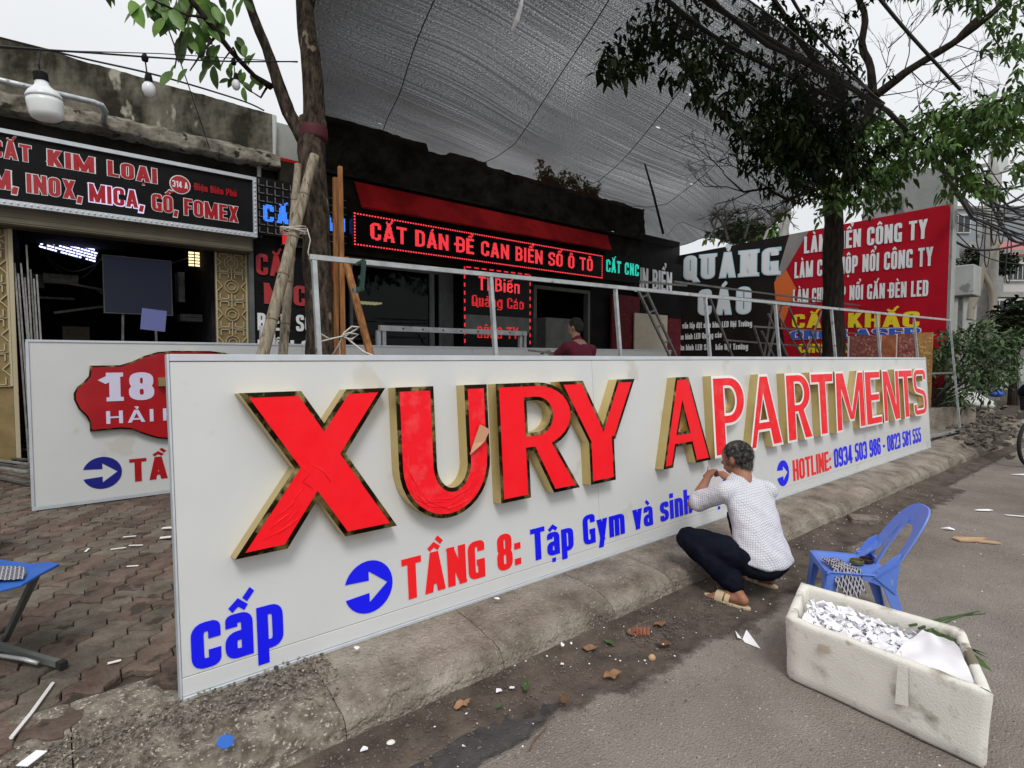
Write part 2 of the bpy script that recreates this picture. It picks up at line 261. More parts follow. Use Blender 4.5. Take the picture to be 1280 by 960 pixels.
# ---------------------------------------------------------------- object helpers
def tag(o, label=None, cat=None, group=None, kind=None):
    if label: o['label'] = label
    if cat: o['category'] = cat
    if group: o['group'] = group
    if kind: o['kind'] = kind
    return o
def thing(name, label, cat, loc=(0, 0, 0), group=None):
    o = bpy.data.objects.new(name, None); COL.objects.link(o); o.location = loc; o.empty_display_size = .1
    return tag(o, label, cat, group)
def wloc(o):
    v = Vector((0, 0, 0))
    while o is not None: v += o.location; o = o.parent
    return v
class MB:
    def __init__(s): s.v = []; s.f = []; s.uv = None
    def add(s, vs, fs):
        n = len(s.v); s.v += [Vector(v) for v in vs]; s.f += [tuple(i+n for i in f) for f in fs]; return s
    def box(s, c, d, rot=None, tap=1.0):
        vs = []
        for z in (-.5, .5):
            k = tap if z > 0 else 1
            for x, y in ((-.5, -.5), (.5, -.5), (.5, .5), (-.5, .5)):
                v = Vector((x*d[0]*k, y*d[1]*k, z*d[2]))
                if rot: v = rot @ v
                vs.append(v + Vector(c))
        return s.add(vs, [(3, 2, 1, 0), (4, 5, 6, 7), (0, 1, 5, 4), (1, 2, 6, 5), (2, 3, 7, 6), (3, 0, 4, 7)])
    def bx(s, x0, x1, y0, y1, z0, z1): return s.box(((x0+x1)/2, (y0+y1)/2, (z0+z1)/2), (abs(x1-x0), abs(y1-y0), abs(z1-z0)))
    def beam(s, a, b, w, h=None, up=(0, 0, 1)):
        a, b = Vector(a), Vector(b); h = h or w; d = (b-a); l = d.length
        if l < 1e-6: return s
        d.normalize(); u = Vector(up)
        if abs(d.dot(u)) > .98: u = Vector((0, 1, 0))
        x = d.cross(u).normalized(); y = x.cross(d)
        rot = Matrix((x, d, y)).transposed()
        return s.box((a+b)/2, (w, l, h), rot)
    def tube(s, pts, r, n=8, caps=True):
        pts = [Vector(p) for p in pts]; rs = r if isinstance(r, (list, tuple)) else [r]*len(pts); base = len(s.v); ref = None
        for i, p in enumerate(pts):
            d = (pts[min(i+1, len(pts)-1)] - pts[max(i-1, 0)])
            if d.length < 1e-9: d = Vector((0, 0, 1))
            d.normalize()
            if ref is None: ref = Vector((0, 0, 1)) if abs(d.z) < .9 else Vector((1, 0, 0))
            x = ref - d*ref.dot(d)
            if x.length < 1e-4: x = d.orthogonal()
            x.normalize(); ref = x; y = d.cross(x)
            for k in range(n):
                a = 2*math.pi*k/n; s.v.append(p + (x*math.cos(a)+y*math.sin(a))*rs[i])
        for i in range(len(pts)-1):
            for k in range(n):
                k2 = (k+1) % n; s.f.append((base+i*n+k, base+i*n+k2, base+(i+1)*n+k2, base+(i+1)*n+k))
        if caps:
            s.f.append(tuple(base+k for k in range(n-1, -1, -1))); e = base+(len(pts)-1)*n; s.f.append(tuple(e+k for k in range(n)))
        return s
    def lathe(s, c, prof, n=16, axis=None):
        base = len(s.v); rot = Vector(axis).to_track_quat('Z', 'Y').to_matrix() if axis else Matrix.Identity(3)
        for r, z in prof:
            for k in range(n):
                a = 2*math.pi*k/n; s.v.append(Vector(c) + rot @ Vector((r*math.cos(a), r*math.sin(a), z)))
        for i in range(len(prof)-1):
            for k in range(n):
                k2 = (k+1) % n; s.f.append((base+i*n+k, base+i*n+k2, base+(i+1)*n+k2, base+(i+1)*n+k))
        s.f.append(tuple(base+k for k in range(n-1, -1, -1))); e = base+(len(prof)-1)*n; s.f.append(tuple(e+k for k in range(n)))
        return s
    def ball(s, c, r, n=10, m=7, rot=None):
        r = (r, r, r) if isinstance(r, (int, float)) else r; base = len(s.v)
        for i in range(m+1):
            ph = math.pi*i/m
            for k in range(n):
                a = 2*math.pi*k/n; v = Vector((r[0]*math.sin(ph)*math.cos(a), r[1]*math.sin(ph)*math.sin(a), -r[2]*math.cos(ph)))
                if rot: v = rot @ v
                s.v.append(Vector(c)+v)
        for i in range(m):
            for k in range(n):
                k2 = (k+1) % n; s.f.append((base+i*n+k, base+i*n+k2, base+(i+1)*n+k2, base+(i+1)*n+k))
        return s
    def poly(s, pts2, fn, d):      # prism: 2-D outline pushed through fn(u, v, w), from w=0 to w=d
        n = len(pts2); base = len(s.v)
        for w in (0, d): s.v += [Vector(fn(u, v, w)) for u, v in pts2]
        s.f.append(tuple(base+i for i in range(n-1, -1, -1))); s.f.append(tuple(base+n+i for i in range(n)))
        for i in range(n): j = (i+1) % n; s.f.append((base+i, base+j, base+n+j, base+n+i))
        return s
    def build(s, name, mat, parent=None, smooth=False, bevel=0, seg=1, mid=None, label=None):
        me = bpy.data.meshes.new(name)
        c = Vector((0, 0, 0))
        for v in s.v: c += v
        if s.v: c /= len(s.v)
        if not parent: lo = min((v.z for v in s.v), default=0); c.z = lo
        me.from_pydata([v-c for v in s.v], [], s.f)
        if isinstance(mat, (list, tuple)):
            for q in mat: me.materials.append(q)
            if mid: me.polygons.foreach_set('material_index', mid)
        else: me.materials.append(mat)
        bm = bmesh.new(); bm.from_mesh(me)
        if s.uv is None:
            bmesh.ops.recalc_face_normals(bm, faces=bm.faces[:])
        if bevel:
            bmesh.ops.bevel(bm, geom=[e for e in bm.edges if e.is_manifold and e.calc_face_angle(0) > .5], offset=bevel, segments=seg, affect='EDGES', profile=.6)
        if smooth is True:
            for f_ in bm.faces: f_.smooth = True
        bm.to_mesh(me); bm.free()
        o = bpy.data.objects.new(name, me); COL.objects.link(o)
        if parent: o.parent = parent; o.location = c - wloc(parent)
        else: o.location = c
        if label: o['label'] = label
        return o
def struct(name, mb, mat, parent=None, **k):
    o = mb.build(name, mat, parent, **k)
    if not parent: o['kind'] = 'structure'
    return o
def remesh(o, vox, sm=3, disp=None):
    md = o.modifiers.new('r', 'REMESH'); md.mode = 'VOXEL'; md.voxel_size = vox
    if sm: s_ = o.modifiers.new('s', 'SMOOTH'); s_.iterations = sm; s_.factor = .5
    me = bpy.data.meshes.new_from_object(o.evaluated_get(bpy.context.evaluated_depsgraph_get())); old = o.data
    mats = list(old.materials); o.modifiers.clear(); o.data = me; me.materials.clear()
    for q in mats: me.materials.append(q)
    bpy.data.meshes.remove(old)
    if disp:
        nn = [v.normal.copy() for v in me.vertices]
        for v, n_ in zip(me.vertices, nn): v.co += n_*disp(v.co + o.location + (wloc(o.parent) if o.parent else Vector()))
    for p in me.polygons: p.use_smooth = True
    me.name = o.name
    return o

# ---------------------------------------------------------------- lettering: own condensed bold alphabet
def rr(pts, rad_, closed=False):
    out = []; n = len(pts)
    for i, p in enumerate(pts):
        if not closed and i in (0, n-1): out.append(p); continue
        a = Vector(pts[(i-1) % n]); b = Vector(p); c = Vector(pts[(i+1) % n])
        da = (a-b); dc = (c-b); k = min(rad_, da.length*.48, dc.length*.48)
        if k < 1e-4: out.append(p); continue
        da.normalize(); dc.normalize(); A = b+da*k; B = b+dc*k
        for q in (0, .2, .4, .6, .8, 1): t = q; out.append(tuple(A*(1-t)**2 + b*2*t*(1-t) + B*t*t))
    return out
def glyph(ch, a, w0):
    # returns width, list of (points, closed, clip_lo, clip_hi)
    W_ = {'I': 2*a+.0, 'M': w0*1.42, 'W': w0*1.5, 'N': w0*1.06, 'A': w0*1.12, 'V': w0*1.08, 'Y': w0*1.1, 'X': w0*1.15, 'L': w0*.86, 'E': w0*.88, 'F': w0*.85,
          '1': w0*.72, 'i': 2*a, 'l': 2*a, 'm': w0*1.40, 't': w0*.62, 'r': w0*.62, ' ': w0*.5, ':': 2*a, '.': 2*a, ',': 2*a, '-': w0*.6}.get(ch, w0 if not ch.islower() else w0*.92)
    w = W_; KY = .74; h_ = a*KY; l, r, b, t = a, w-a, h_, 1-h_; xh = .74; x = xh-h_; d = -.24+h_; g1 = h_; m = .5; c = w/2; q = .24; P = []
    def s(*pts, rnd=q, cl=False, lo=0.0, hi=1.0): P.append((rr(list(pts), rnd, cl), cl, lo, hi))
    E_ = a*2.2
    if ch == 'A': s((l*.92, -.06), (c, 1.03), rnd=0); s((w-l*.92, -.06), (c, 1.03), rnd=0); s((l+.1, .27), (r-.1, .27), rnd=0)
    elif ch == 'B': s((l, b), (l, t), (r-.02, t), (r-.02, m+.02), (l+.02, m+.02)); P[-1] = (rr([(l, t), (r-.03, t), (r-.03, m+.02), (l, m+.02)], q), False, 0, 1); s((l, m), (r, m), (r, b), (l, b)); s((l, b), (l, t))
    elif ch == 'C': s((r, .64+g1), (r, t), (l, t), (l, b), (r, b), (r, .36-g1))
    elif ch in 'DĐ':
        s((l, t), (r, t), (r, b), (l, b), rnd=.28); s((l, b), (l, t))
        if ch == 'Đ': s((l-.16, m), (c, m))
    elif ch == 'E': s((r, t), (l, t), (l, b), (r, b), rnd=0); s((l, m), (r-.03, m))
    elif ch == 'F': s((r, t), (l, t), (l, b), rnd=0); s((l, m), (r-.03, m))
    elif ch == 'G': s((r, .72+g1), (r, t), (l, t), (l, b), (r, b)); s((r, b), (r, .42), rnd=0); s((r, .42), (c+.11, .42), rnd=0)
    elif ch == 'H': s((l, b), (l, t)); s((r, b), (r, t)); s((l, m), (r, m))
    elif ch == 'I': s((l, b), (l, t))
    elif ch == 'K': s((l, b), (l, t)); s((l, .30), (r+.05, t+E_), rnd=0); s((l+(r-l)*.35, .52), (r+.05, b-E_*.8), rnd=0)
    elif ch == 'L': s((l, t), (l, b), (r, b), rnd=0)
    elif ch == 'M': s((l, b), (l, t)); s((r, b), (r, t)); s((l+.01, t), (c, b), rnd=0); s((r-.01, t), (c, b), rnd=0)
    elif ch == 'N': s((l, b), (l, t)); s((r, b), (r, t)); s((l, t), (r, b), rnd=0)
    elif ch in 'O0': s((l, t), (r, t), (r, b), (l, b), cl=True)
    elif ch == 'P': s((l, b), (l, t)); s((l, t), (r, t), (r, .42), (l, .42))
    elif ch == 'Q': s((l, t), (r, t), (r, b), (l, b), cl=True); s((c+.03, .28), (r+.10, -.06), rnd=0, lo=-.1)
    elif ch == 'R': s((l, b), (l, t)); s((l, t), (r, t), (r, .45), (l, .45)); s((c, .45), (r+.03, b-E_*.5), rnd=0)
    elif ch == 'S': s((r, .70+g1), (r, t), (l, t), (l, m+.05), (r, m-.05), (r, b), (l, b), (l, .30-g1), rnd=.2)
    elif ch == 'T': s((l, t), (r, t)); s((c, b), (c, t))
    elif ch == 'U': s((l, t), (l, b), (r, b), (r, t))
    elif ch == 'V': s((l-.04, t+E_), (c, b*.9), rnd=0); s((r+.04, t+E_), (c, b*.9), rnd=0)
    elif ch == 'W': s((l-.02, t+E_), (w*.3, b), rnd=0); s((c, t), (w*.3, b), rnd=0); s((c, t), (w*.7, b), rnd=0); s((r+.02, t+E_), (w*.7, b), rnd=0)
    elif ch == 'X': s((l-.03, t+E_), (r+.03, b-E_), rnd=0); s((r+.03, t+E_), (l-.03, b-E_), rnd=0)
    elif ch == 'Y': s((l-.04, t+E_), (c, .45), rnd=0); s((r+.04, t+E_), (c, .45), rnd=0); s((c, b), (c, .48))
    elif ch == '1': s((r, b), (r, t)); s((r, t-.02), (l-.02, t-.16), rnd=0)
    elif ch == '2': s((l, .68+g1), (l, t), (r, t), (r, .56), (l, b), (r, b), rnd=.16)
    elif ch == '3': s((l, .76+g1), (l, t), (r, t), (r, m), (c+.07, m), rnd=.16); s((c+.07, m), (r, m), (r, b), (l, b), (l, .24-g1), rnd=.16)
    elif ch == '4': s((r-.06, b), (r-.06, t)); s((r-.06-a*.3, t+.04), (l+.01, .24+h_), rnd=0); s((l, .24), (r+.04, .24))
    elif ch == '5': s((r, t), (l+.02, t), (l+.02, .56), (r, .56), (r, b), (l, b), (l, .27-g1), rnd=.14)
    elif ch == '6': s((r, .72+g1), (r, t), (l, t), (l, b), (r, b), (r, .55), (l, .55))
    elif ch == '8': s((l+.015, t), (r-.015, t), (r-.015, m), (l+.015, m), cl=True); s((l, m), (r, m), (r, b), (l, b), cl=True)
    elif ch == '9': s((r, .45), (l, .45), (l, t), (r, t), (r, b), (l, b), (l, .23-g1))
    elif ch == 'a': s((l+.01, x-.06), (l+.01, x), (r, x), (r, b), rnd=.12, hi=xh); s((r, .37), (l, .37), (l, b), (r, b), hi=xh, rnd=.12)
    elif ch == 'b': s((l, b), (l, t)); s((l, x), (r, x), (r, b), (l, b), hi=xh)
    elif ch == 'c': s((r, .46+g1), (r, x), (l, x), (l, b), (r, b), (r, .28-g1), hi=xh)
    elif ch in 'dđ':
        s((r, b), (r, t)); s((r, x), (l, x), (l, b), (r, b), hi=xh)
        if ch == 'đ': s((c, .88), (r+.1, .88), rnd=0)
    elif ch == 'e': s((l, .37), (r, .37), (r, x), (l, x), (l, b), (r, b), (r, .22-g1), rnd=.13, hi=xh)
    elif ch == 'g': s((r, x), (r, d), (l, d), hi=xh, lo=-.24); s((r, x), (l, x), (l, b), (r, b), hi=xh)
    elif ch == 'h': s((l, b), (l, t)); s((l, x), (r, x), (r, b), hi=xh)
    elif ch in 'i': s((l, b), (l, x), hi=xh); s((l, .90), (l, .94))
    elif ch == 'l': s((l, b), (l, t))
    elif ch == 'm': s((l, b), (l, x), hi=xh); s((l, x), (c, x), (c, b), hi=xh, rnd=.14); s((c, x), (r, x), (r, b), hi=xh, rnd=.14)
    elif ch == 'n': s((l, b), (l, x), hi=xh); s((l, x), (r, x), (r, b), hi=xh)
    elif ch == 'o': s((l, x), (r, x), (r, b), (l, b), cl=True, hi=xh)
    elif ch == 'p': s((l, d), (l, x), lo=-.24, hi=xh); s((l, x), (r, x), (r, b), (l, b), hi=xh)
    elif ch == 'r': s((l, b), (l, x), hi=xh); s((l, x), (r, x), hi=xh)
    elif ch == 's': s((r, .52+g1), (r, x), (l, x), (l, .41), (r, .33), (r, b), (l, b), (l, .22-g1), rnd=.12, hi=xh)
    elif ch == 't': s((c, t), (c, b), (r+.03, b)); s((l-.03, x), (r+.03, x), hi=xh)
    elif ch == 'u': s((l, x), (l, b), (r, b), (r, x), hi=xh)
    elif ch == 'v': s((l-.03, x+E_), (c, b*.9), rnd=0, hi=xh); s((r+.03, x+E_), (c, b*.9), rnd=0, hi=xh)
    elif ch == 'y': s((l-.03, x+E_), (c, b*.9), rnd=0, hi=xh); s((r+.03, x+E_), (l+.02, d-E_), rnd=0, hi=xh, lo=-.24)
    elif ch == ':': s((l, .12), (l, .14)); s((l, .56), (l, .58))
    elif ch == '.': s((l, a), (l, a+.01))
    elif ch == ',': s((l, a), (l-.05, -.10), lo=-.2, rnd=0)
    elif ch == '-': s((l, .42), (r, .42))
    return w, P
def hull(ps):
    ps = sorted(set((round(x, 6), round(y, 6)) for x, y in ps))
    def half(q):
        h = []
        for p in q:
            while len(h) > 1 and (h[-1][0]-h[-2][0])*(p[1]-h[-2][1])-(h[-1][1]-h[-2][1])*(p[0]-h[-2][0]) <= 1e-9: h.pop()
            h.append(p)
        return h[:-1]
    return half(ps)+half(ps[::-1])
def stroke_quads(pts, closed, h, lo, hi, cap=True, ky=1.0):
    if ky != 1.0:
        r_ = stroke_quads([(p[0], p[1]/ky) for p in pts], closed, h, lo/ky, hi/ky, cap)
        return [[(x, y*ky) for x, y in q] for q in r_]
    pts = [Vector(p[:2]) for p in pts]; q = [pts[0]]
    for p in pts[1:]:
        if (p-q[-1]).length > 1e-4: q.append(p)
    pts = q; n = len(pts)
    if n < 2: return []
    if closed and (pts[0]-pts[-1]).length < 1e-4: pts.pop(); n -= 1
    nor = []
    segs = n if closed else n-1
    ds = [(pts[(i+1) % n]-pts[i]).normalized() for i in range(segs)]
    for i in range(n):
        if closed: d0, d1 = ds[i-1], ds[i % segs]
        else: d0 = ds[max(i-1, 0)]; d1 = ds[min(i, segs-1)]
        n0 = Vector((-d0.y, d0.x)); n1 = Vector((-d1.y, d1.x)); mm = (n0+n1)
        if mm.length < 1e-3: mm = n0.copy()
        mm.normalize(); k = h/max(.45, mm.dot(n0)); nor.append(mm*k)
    P = list(pts)
    if cap and not closed: P[0] = P[0]-ds[0]*h; P[-1] = P[-1]+ds[-1]*h
    out = []
    for i in range(segs):
        j = (i+1) % n; quad = [P[i]+nor[i], P[i]-nor[i], P[j]-nor[j], P[j]+nor[j]]
        for lim, sg in ((lo, 1), (hi, -1)):       # clip to the cap band
            res = []
            for k in range(len(quad)):
                A, B = quad[k], quad[(k+1) % len(quad)]; ia = sg*(A.y-lim) >= -1e-7; ib = sg*(B.y-lim) >= -1e-7
                if ia: res.append(A)
                if ia != ib: res.append(A.lerp(B, (lim-A.y)/(B.y-A.y)))
            quad = res
            if len(quad) < 3: break
        if len(quad) >= 3:
            hl = hull([tuple(v) for v in quad])
            if len(hl) >= 3: out.append(hl)
    return out
def union(polys):
    vs, fs = [], []
    for p in polys:
        ar = sum(p[i][0]*p[(i+1) % len(p)][1]-p[(i+1) % len(p)][0]*p[i][1] for i in range(len(p)))
        if abs(ar) < 1e-7: continue
        if ar < 0: p = p[::-1]
        fs.append(list(range(len(vs), len(vs)+len(p)))); vs += [Vector(v) for v in p]
    if not fs: return [], []
    r = delaunay_2d_cdt(vs, [], fs, 0, 1e-5, True)
    V, Fc, of = r[0], r[2], r[5]
    return [tuple(v) for v in V], [tuple(f) for f, o in zip(Fc, of) if o]
ACC = {'\u0300': 'g', '\u0301': 'a', '\u0302': 'c', '\u0306': 'b', '\u0309': 'h', '\u0303': 't', '\u0323': 'd', '\u031b': 'n'}
GC = {}
def glyph_mesh(chfull, a, w0, serif=False):
    key = (chfull, round(a, 4), round(w0, 4), serif)
    if key in GC: return GC[key]
    base = chfull[0]; marks = [ACC[c] for c in chfull[1:] if c in ACC]
    w, P = glyph(base, a, w0); polys = []
    for pts, cl, lo, hi in P:
        polys += stroke_quads(pts, cl, a, lo, hi, True, .74)
        if serif and len(pts) >= 2 and not cl:
            for e, g in ((pts[0], pts[1]), (pts[-1], pts[-2])):
                if abs(e[0]-g[0]) < .02 and (e[1] < .2 or e[1] > .8):
                    y0 = 0 if e[1] < .5 else .86; polys.append([(e[0]-a*1.55, y0), (e[0]+a*1.55, y0), (e[0]+a*1.55, y0+.14), (e[0]-a*1.55, y0+.14)])
    top = 1.0 if (base.isupper() or base in 'bdhlt') else .74
    cx = w/2; ha = min(a*.55, .055); up = [m_ for m_ in marks if m_ in 'cb']; ot = [m_ for m_ in marks if m_ in 'gahtn']; y = top+.07
    for m_ in up:
        if m_ == 'c': ln = [(cx-.14, y), (cx, y+.11), (cx+.14, y)]
        else: ln = rr([(cx-.14, y+.12), (cx-.1, y), (cx+.1, y), (cx+.14, y+.12)], .08)
        polys += stroke_quads(ln, False, ha, -9, 9, False)
    for m_ in ot:
        oy = y + (.13 if up else 0); ox = cx + (.17 if up else 0)
        if m_ == 'a': ln = [(ox-.05, oy), (ox+.09, oy+.15)]
        elif m_ == 'g': ln = [(ox+.05, oy), (ox-.09, oy+.15)]
        elif m_ == 'h': ln = rr([(ox-.07, oy+.16), (ox+.07, oy+.17), (ox+.05, oy+.06), (ox, oy+.0)], .06)
        elif m_ == 't': ln = [(ox-.15, oy+.03), (ox-.06, oy+.10), (ox+.05, oy+.04), (ox+.15, oy+.11)]
        else: ln = [(w-a*.6, top-.05), (w+.06, top+.08)]
        polys += stroke_quads(ln, False, ha, -9, 9, False)
    if 'd' in marks: polys.append([(cx-ha*1.2, -.22), (cx+ha*1.2, -.22), (cx+ha*1.2, -.22+ha*2.4), (cx-ha*1.2, -.22+ha*2.4)])
    GC[key] = (w,)+union(polys); return GC[key]
def clusters(body):
    out = []
    for c in body:
        if c in 'đĐ': out.append(c); continue
        for q in unicodedata.normalize('NFD', c):
            if unicodedata.combining(q): out[-1] += q
            else: out.append(q)
    return out
def ext_add(mb, V, Fc, fn, d):
    """add flat shape V,Fc with depth d; fn(u,v,w) -> world"""
    base = len(mb.v); mb.v += [Vector(fn(u, v, d)) for u, v in V]; n = len(V)
    mb.f += [tuple(base+i for i in f) for f in Fc]
    cnt = {}
    for f in Fc:
        for i in range(len(f)): e = (f[i], f[(i+1) % len(f)]); cnt[e] = 1
    be = [e for e in cnt if (e[1], e[0]) not in cnt]; b2 = {}
    for e in be:
        for k in e:
            if k not in b2: b2[k] = len(mb.v); mb.v.append(Vector(fn(V[k][0], V[k][1], 0)))
    for i, j in be: mb.f.append((base+j, base+i, b2[i], b2[j]))
def text_mb(body, fn, width, height, a=.085, w0=.46, gap=.085, d=.003, serif=False, mb=None, grow=0):
    """lettering fitted to width x height (cap height); fn(u, v, w) -> world"""
    cl = clusters(body); adv = 0; g = []
    for c in cl:
        w = glyph_mesh(c, a, w0, serif)[0]; g.append((c, adv)); adv += w+gap
    adv -= gap; sx = width/adv; mb = mb or MB()
    for c, x0 in g:
        if c == ' ': continue
        w, V, Fc = glyph_mesh(c, a+grow, w0+2*grow, serif)
        V2 = [((x0-grow+u)*sx, (v*(1+2*grow)-grow)*height) for u, v in V]
        ext_add(mb, V2, Fc, fn, d)
    return mb

# ================================================================ GROUND
# street sheet with gentle unevenness near the kerb
def nz(x, y, z=0): return noise.noise(Vector((x, y, z)))
mb = MB(); mb.bx(-60, 120, -80, 2.62, -.5, 0); struct('street', mb, m_street)
mb = MB(); mb.bx(-60, 120, 2.62, 120, -.5, .165); walk = struct('sidewalk', mb, m_walk)
# gutter dirt: low irregular apron along the kerb
def grid(nx, ny, fn):
    mb = MB(); mb.add([fn(i/(nx-1), j/(ny-1)) for j in range(ny) for i in range(nx)],
                      [(j*nx+i, j*nx+i+1, (j+1)*nx+i+1, (j+1)*nx+i) for j in range(ny-1) for i in range(nx-1)]); return mb
def gut(u, v):
    x = -3+u*18; w = .58+.18*nz(x*1.1, 3)+.07*nz(x*5, 1); 
    if 1.9 < x < 4.3: w += .05
    if x > 8: w = .4
    y = 2.12-w*(1-v)
    return (x, y, .004+(.035*v*v+.012*abs(nz(x*7, y*9)))*min(1, v*4))
gm = grid(420, 18, gut); go_ = struct('gutter', gm, m_gutter, smooth=True); set_fade(go_, [min(1, (j/17)*2.1) for j in range(18) for i in range(420)])
def wetf(u, v):
    a = 2*math.pi*u; r = v*(1+.35*nz(math.cos(a)*1.7, math.sin(a)*1.7, 4)); c = onz(590, 935)
    return (c.x+.42*r*math.cos(a)+.05*r*math.sin(a), c.y+.12*r*math.sin(a), .0085+.004*(1-v))
wb_ = MB(); wb_.add([wetf(k/48, v/4) for v in range(1, 5) for k in range(48)]+[wetf(0, 0)], [(j*48+k, j*48+(k+1) % 48, (j+1)*48+(k+1) % 48, (j+1)*48+k) for j in range(3) for k in range(48)]+[(192, k, (k+1) % 48) for k in range(48)]); wo_ = struct('wet_patch', wb_, m_wet); set_fade(wo_, [1.0-.75*(v/4)**1.3 for v in range(1, 5) for k in range(48)]+[1.0])
# kerb stones : worn sloping concrete, each its own piece
kerb = thing('kerb', None, None, (0, 2.2, 0)); kerb['kind'] = 'structure'
prof = [(2.015, -.05), (2.02, .03), (2.03, .080), (2.055, .116), (2.10, .137), (2.18, .152), (2.27, .164), (2.36, .172), (2.46, .178), (2.56, .188), (2.66, .198)]
def arc_y(t):
    k = t*(len(prof)-1); i = min(int(k), len(prof)-2); f = k-i
    return prof[i][0]*(1-f)+prof[i+1][0]*f, prof[i][1]*(1-f)+prof[i+1][1]*f
joints = [-3.4, -2.3, -1.2, .02, .84, 1.62, 2.42, 2.98, 3.62, 4.5, 5.5, 6.6, 7.7, 8.9, 10.1, 11.3, 12.5, 13.7, 14.9, 16.2]
for k in range(len(joints)-1):
    a, b = joints[k]+.0022, joints[k+1]-.0022; nx = max(10, int((b-a)/.018)) if a < 5.5 else 26; tilt = R.uniform(-.006, .006)
    def kf(u, v):
        x = a+(b-a)*u; y, z = arc_y(v); e = min(u, 1-u)*(b-a)
        rgh = 1.0 if x > 1.2 else 1.9
        n1 = nz(x*1.3, v*2.1, 1)*.010 + nz(x*5, v*9, 5)*.009*rgh + nz(x*21, v*20, 9)*.006*rgh + nz(x*45, v*38, 2)*.0045 - (.018*max(0, nz(x*8, 3.3)-.22) if .22 < v < .5 else 0) - .022*max(0, nz(x*3.3, v*4, 12)-.25)*(1 if v < .75 else 0)
        dr = -.006*max(0, 1-e/.006)
        wv = .5 if v < .15 else 1
        bend = -.10*max(0, (x-9.5)/3)**1.2
        return (x, y - n1*.8*wv*(1 if v < .7 else 0) + bend, min(z + n1*wv*(.8 if v < .9 else .25) + dr*wv, .172 if (y > 2.37 and x > .3) else 9))
    mbk = grid(nx+1, 46, kf)
    # end faces
    n0 = len(mbk.v); W_ = nx+1
    for col in (0, nx):
        idx = [j*W_+col for j in range(46)]; n2 = len(mbk.v); mbk.v += [mbk.v[i].copy() for i in idx]; idx = list(range(n2, n2+46)); bb = len(mbk.v); mbk.v += [Vector((mbk.v[i].x, mbk.v[i].y, -.1)) for i in idx]
        for j in range(45): mbk.f.append((idx[j], idx[j+1], bb+j+1, bb+j))
    mbk.build('kerb_stone', m_rough if a < .8 else m_kerb, kerb, smooth=True)

# pavers: zigzag interlocking concrete pavers in wavy courses
PL, PW, AMP = .262, .150, .020
def pav_mesh(name, mat):
    g = .0024; top = []; 
    def wave(x): t = ((x/PL*2) % 1); return AMP*(1-abs(4*((t+.25) % 1)-2))*.8
    def zig(y): return .013*math.sin(2*math.pi*y/PW)
    xs = [-.5, -.375, -.25, -.125, 0, .125, .25, .375, .5]; ys = [-.25, 0, .25]
    pts = [(x*PL+(g if x < 0 else -g)*(abs(x) == .5), -PW/2+wave(x*PL)+g) for x in xs]
    pts += [(PL/2-g+zig(y*PW), y*PW+wave(PL/2)) for y in ys]
    pts += [(x*PL, PW/2+wave(x*PL)-g) for x in xs[::-1]]
    pts += [(-PL/2+g+zig(y*PW), y*PW+wave(-PL/2)) for y in ys[::-1]]
    me = bpy.data.meshes.new(name); n = len(pts); ins = [(x*.965, y*.945) for x, y in pts]
    v = [(x, y, -.03) for x, y in pts]+[(x, y, -.006) for x, y in pts]+[(x, y, 0) for x, y in ins]
    f = [tuple(range(2*n, 3*n))]+[(i, (i+1) % n, n+(i+1) % n, n+i) for i in range(n)]+[(n+i, n+(i+1) % n, 2*n+(i+1) % n, 2*n+i) for i in range(n)]
    me.from_pydata(v, [], f); me.materials.append(mat); return me
pm = [pav_mesh('paver', m_paver), pav_mesh('paver', m_paver2)]
PA = rad(61); ca, sa = math.cos(PA), math.sin(PA); cells = []
for j in range(-110, 110):
    for i in range(-60, 60):
        lx = (i+(.5 if j % 2 else 0))*PL; ly = j*PW; x = -1.0+ca*lx-sa*ly; y = 4.2+sa*lx+ca*ly
        if -6 < x < 4.5 and 2.66 < y < 9.3: cells.append((x, y, i, j))
        elif -6 < x < .05 and 2.42 < y <= 2.66: cells.append((x, y, i, j))
def vis(x, y):
    p = Vector((x, y, .2))-C0; w = p.dot(FW); sx = 640+F*p.dot(RT)/max(w, .01)
    return w > .5 and -20 < sx < 222 and 480-F*p.dot(UP)/w < 985 and not (y > 6.25 and sx > 40)
cells.sort(key=lambda c: (not vis(c[0], c[1]), c[0]**2+c[1]**2)); restv = [MB(), MB()]
for k, (x, y, i, j) in enumerate(cells):
    red = R.random() < .5; z = .195+.010*nz(x*1.3, y*1.3)+R.uniform(-.003, .003); tx, ty = R.gauss(0, .014), R.gauss(0, .014)
    if k < 300:
        o = bpy.data.objects.new('paver', pm[0 if red else 1]); COL.objects.link(o); o.parent = walk
        o.location = Vector((x, y, z))-wloc(walk); o.rotation_euler = (tx, ty, PA)
    else:
        m_ = restv[0 if red else 1]; src = pm[0]; c_ = [Vector((x+ca*v.co.x-sa*v.co.y, y+sa*v.co.x+ca*v.co.y, z+v.co.z+v.co.x*ty+v.co.y*tx)) for v in src.vertices]
        m_.add(c_, [tuple(p.vertices) for p in src.polygons])
allp = MB(); allp.add(restv[0].v, restv[0].f); nf0 = len(restv[0].f); allp.add(restv[1].v, restv[1].f)
o = allp.build('pavers_beyond', [m_paver, m_paver2], walk, mid=[0]*nf0+[1]*len(restv[1].f)); o['kind'] = 'stuff'
mb = MB(); mb.bx(4.55, 14.2, 2.68, 9.4, .15, .19); struct('concrete_path', mb, m_kerb)

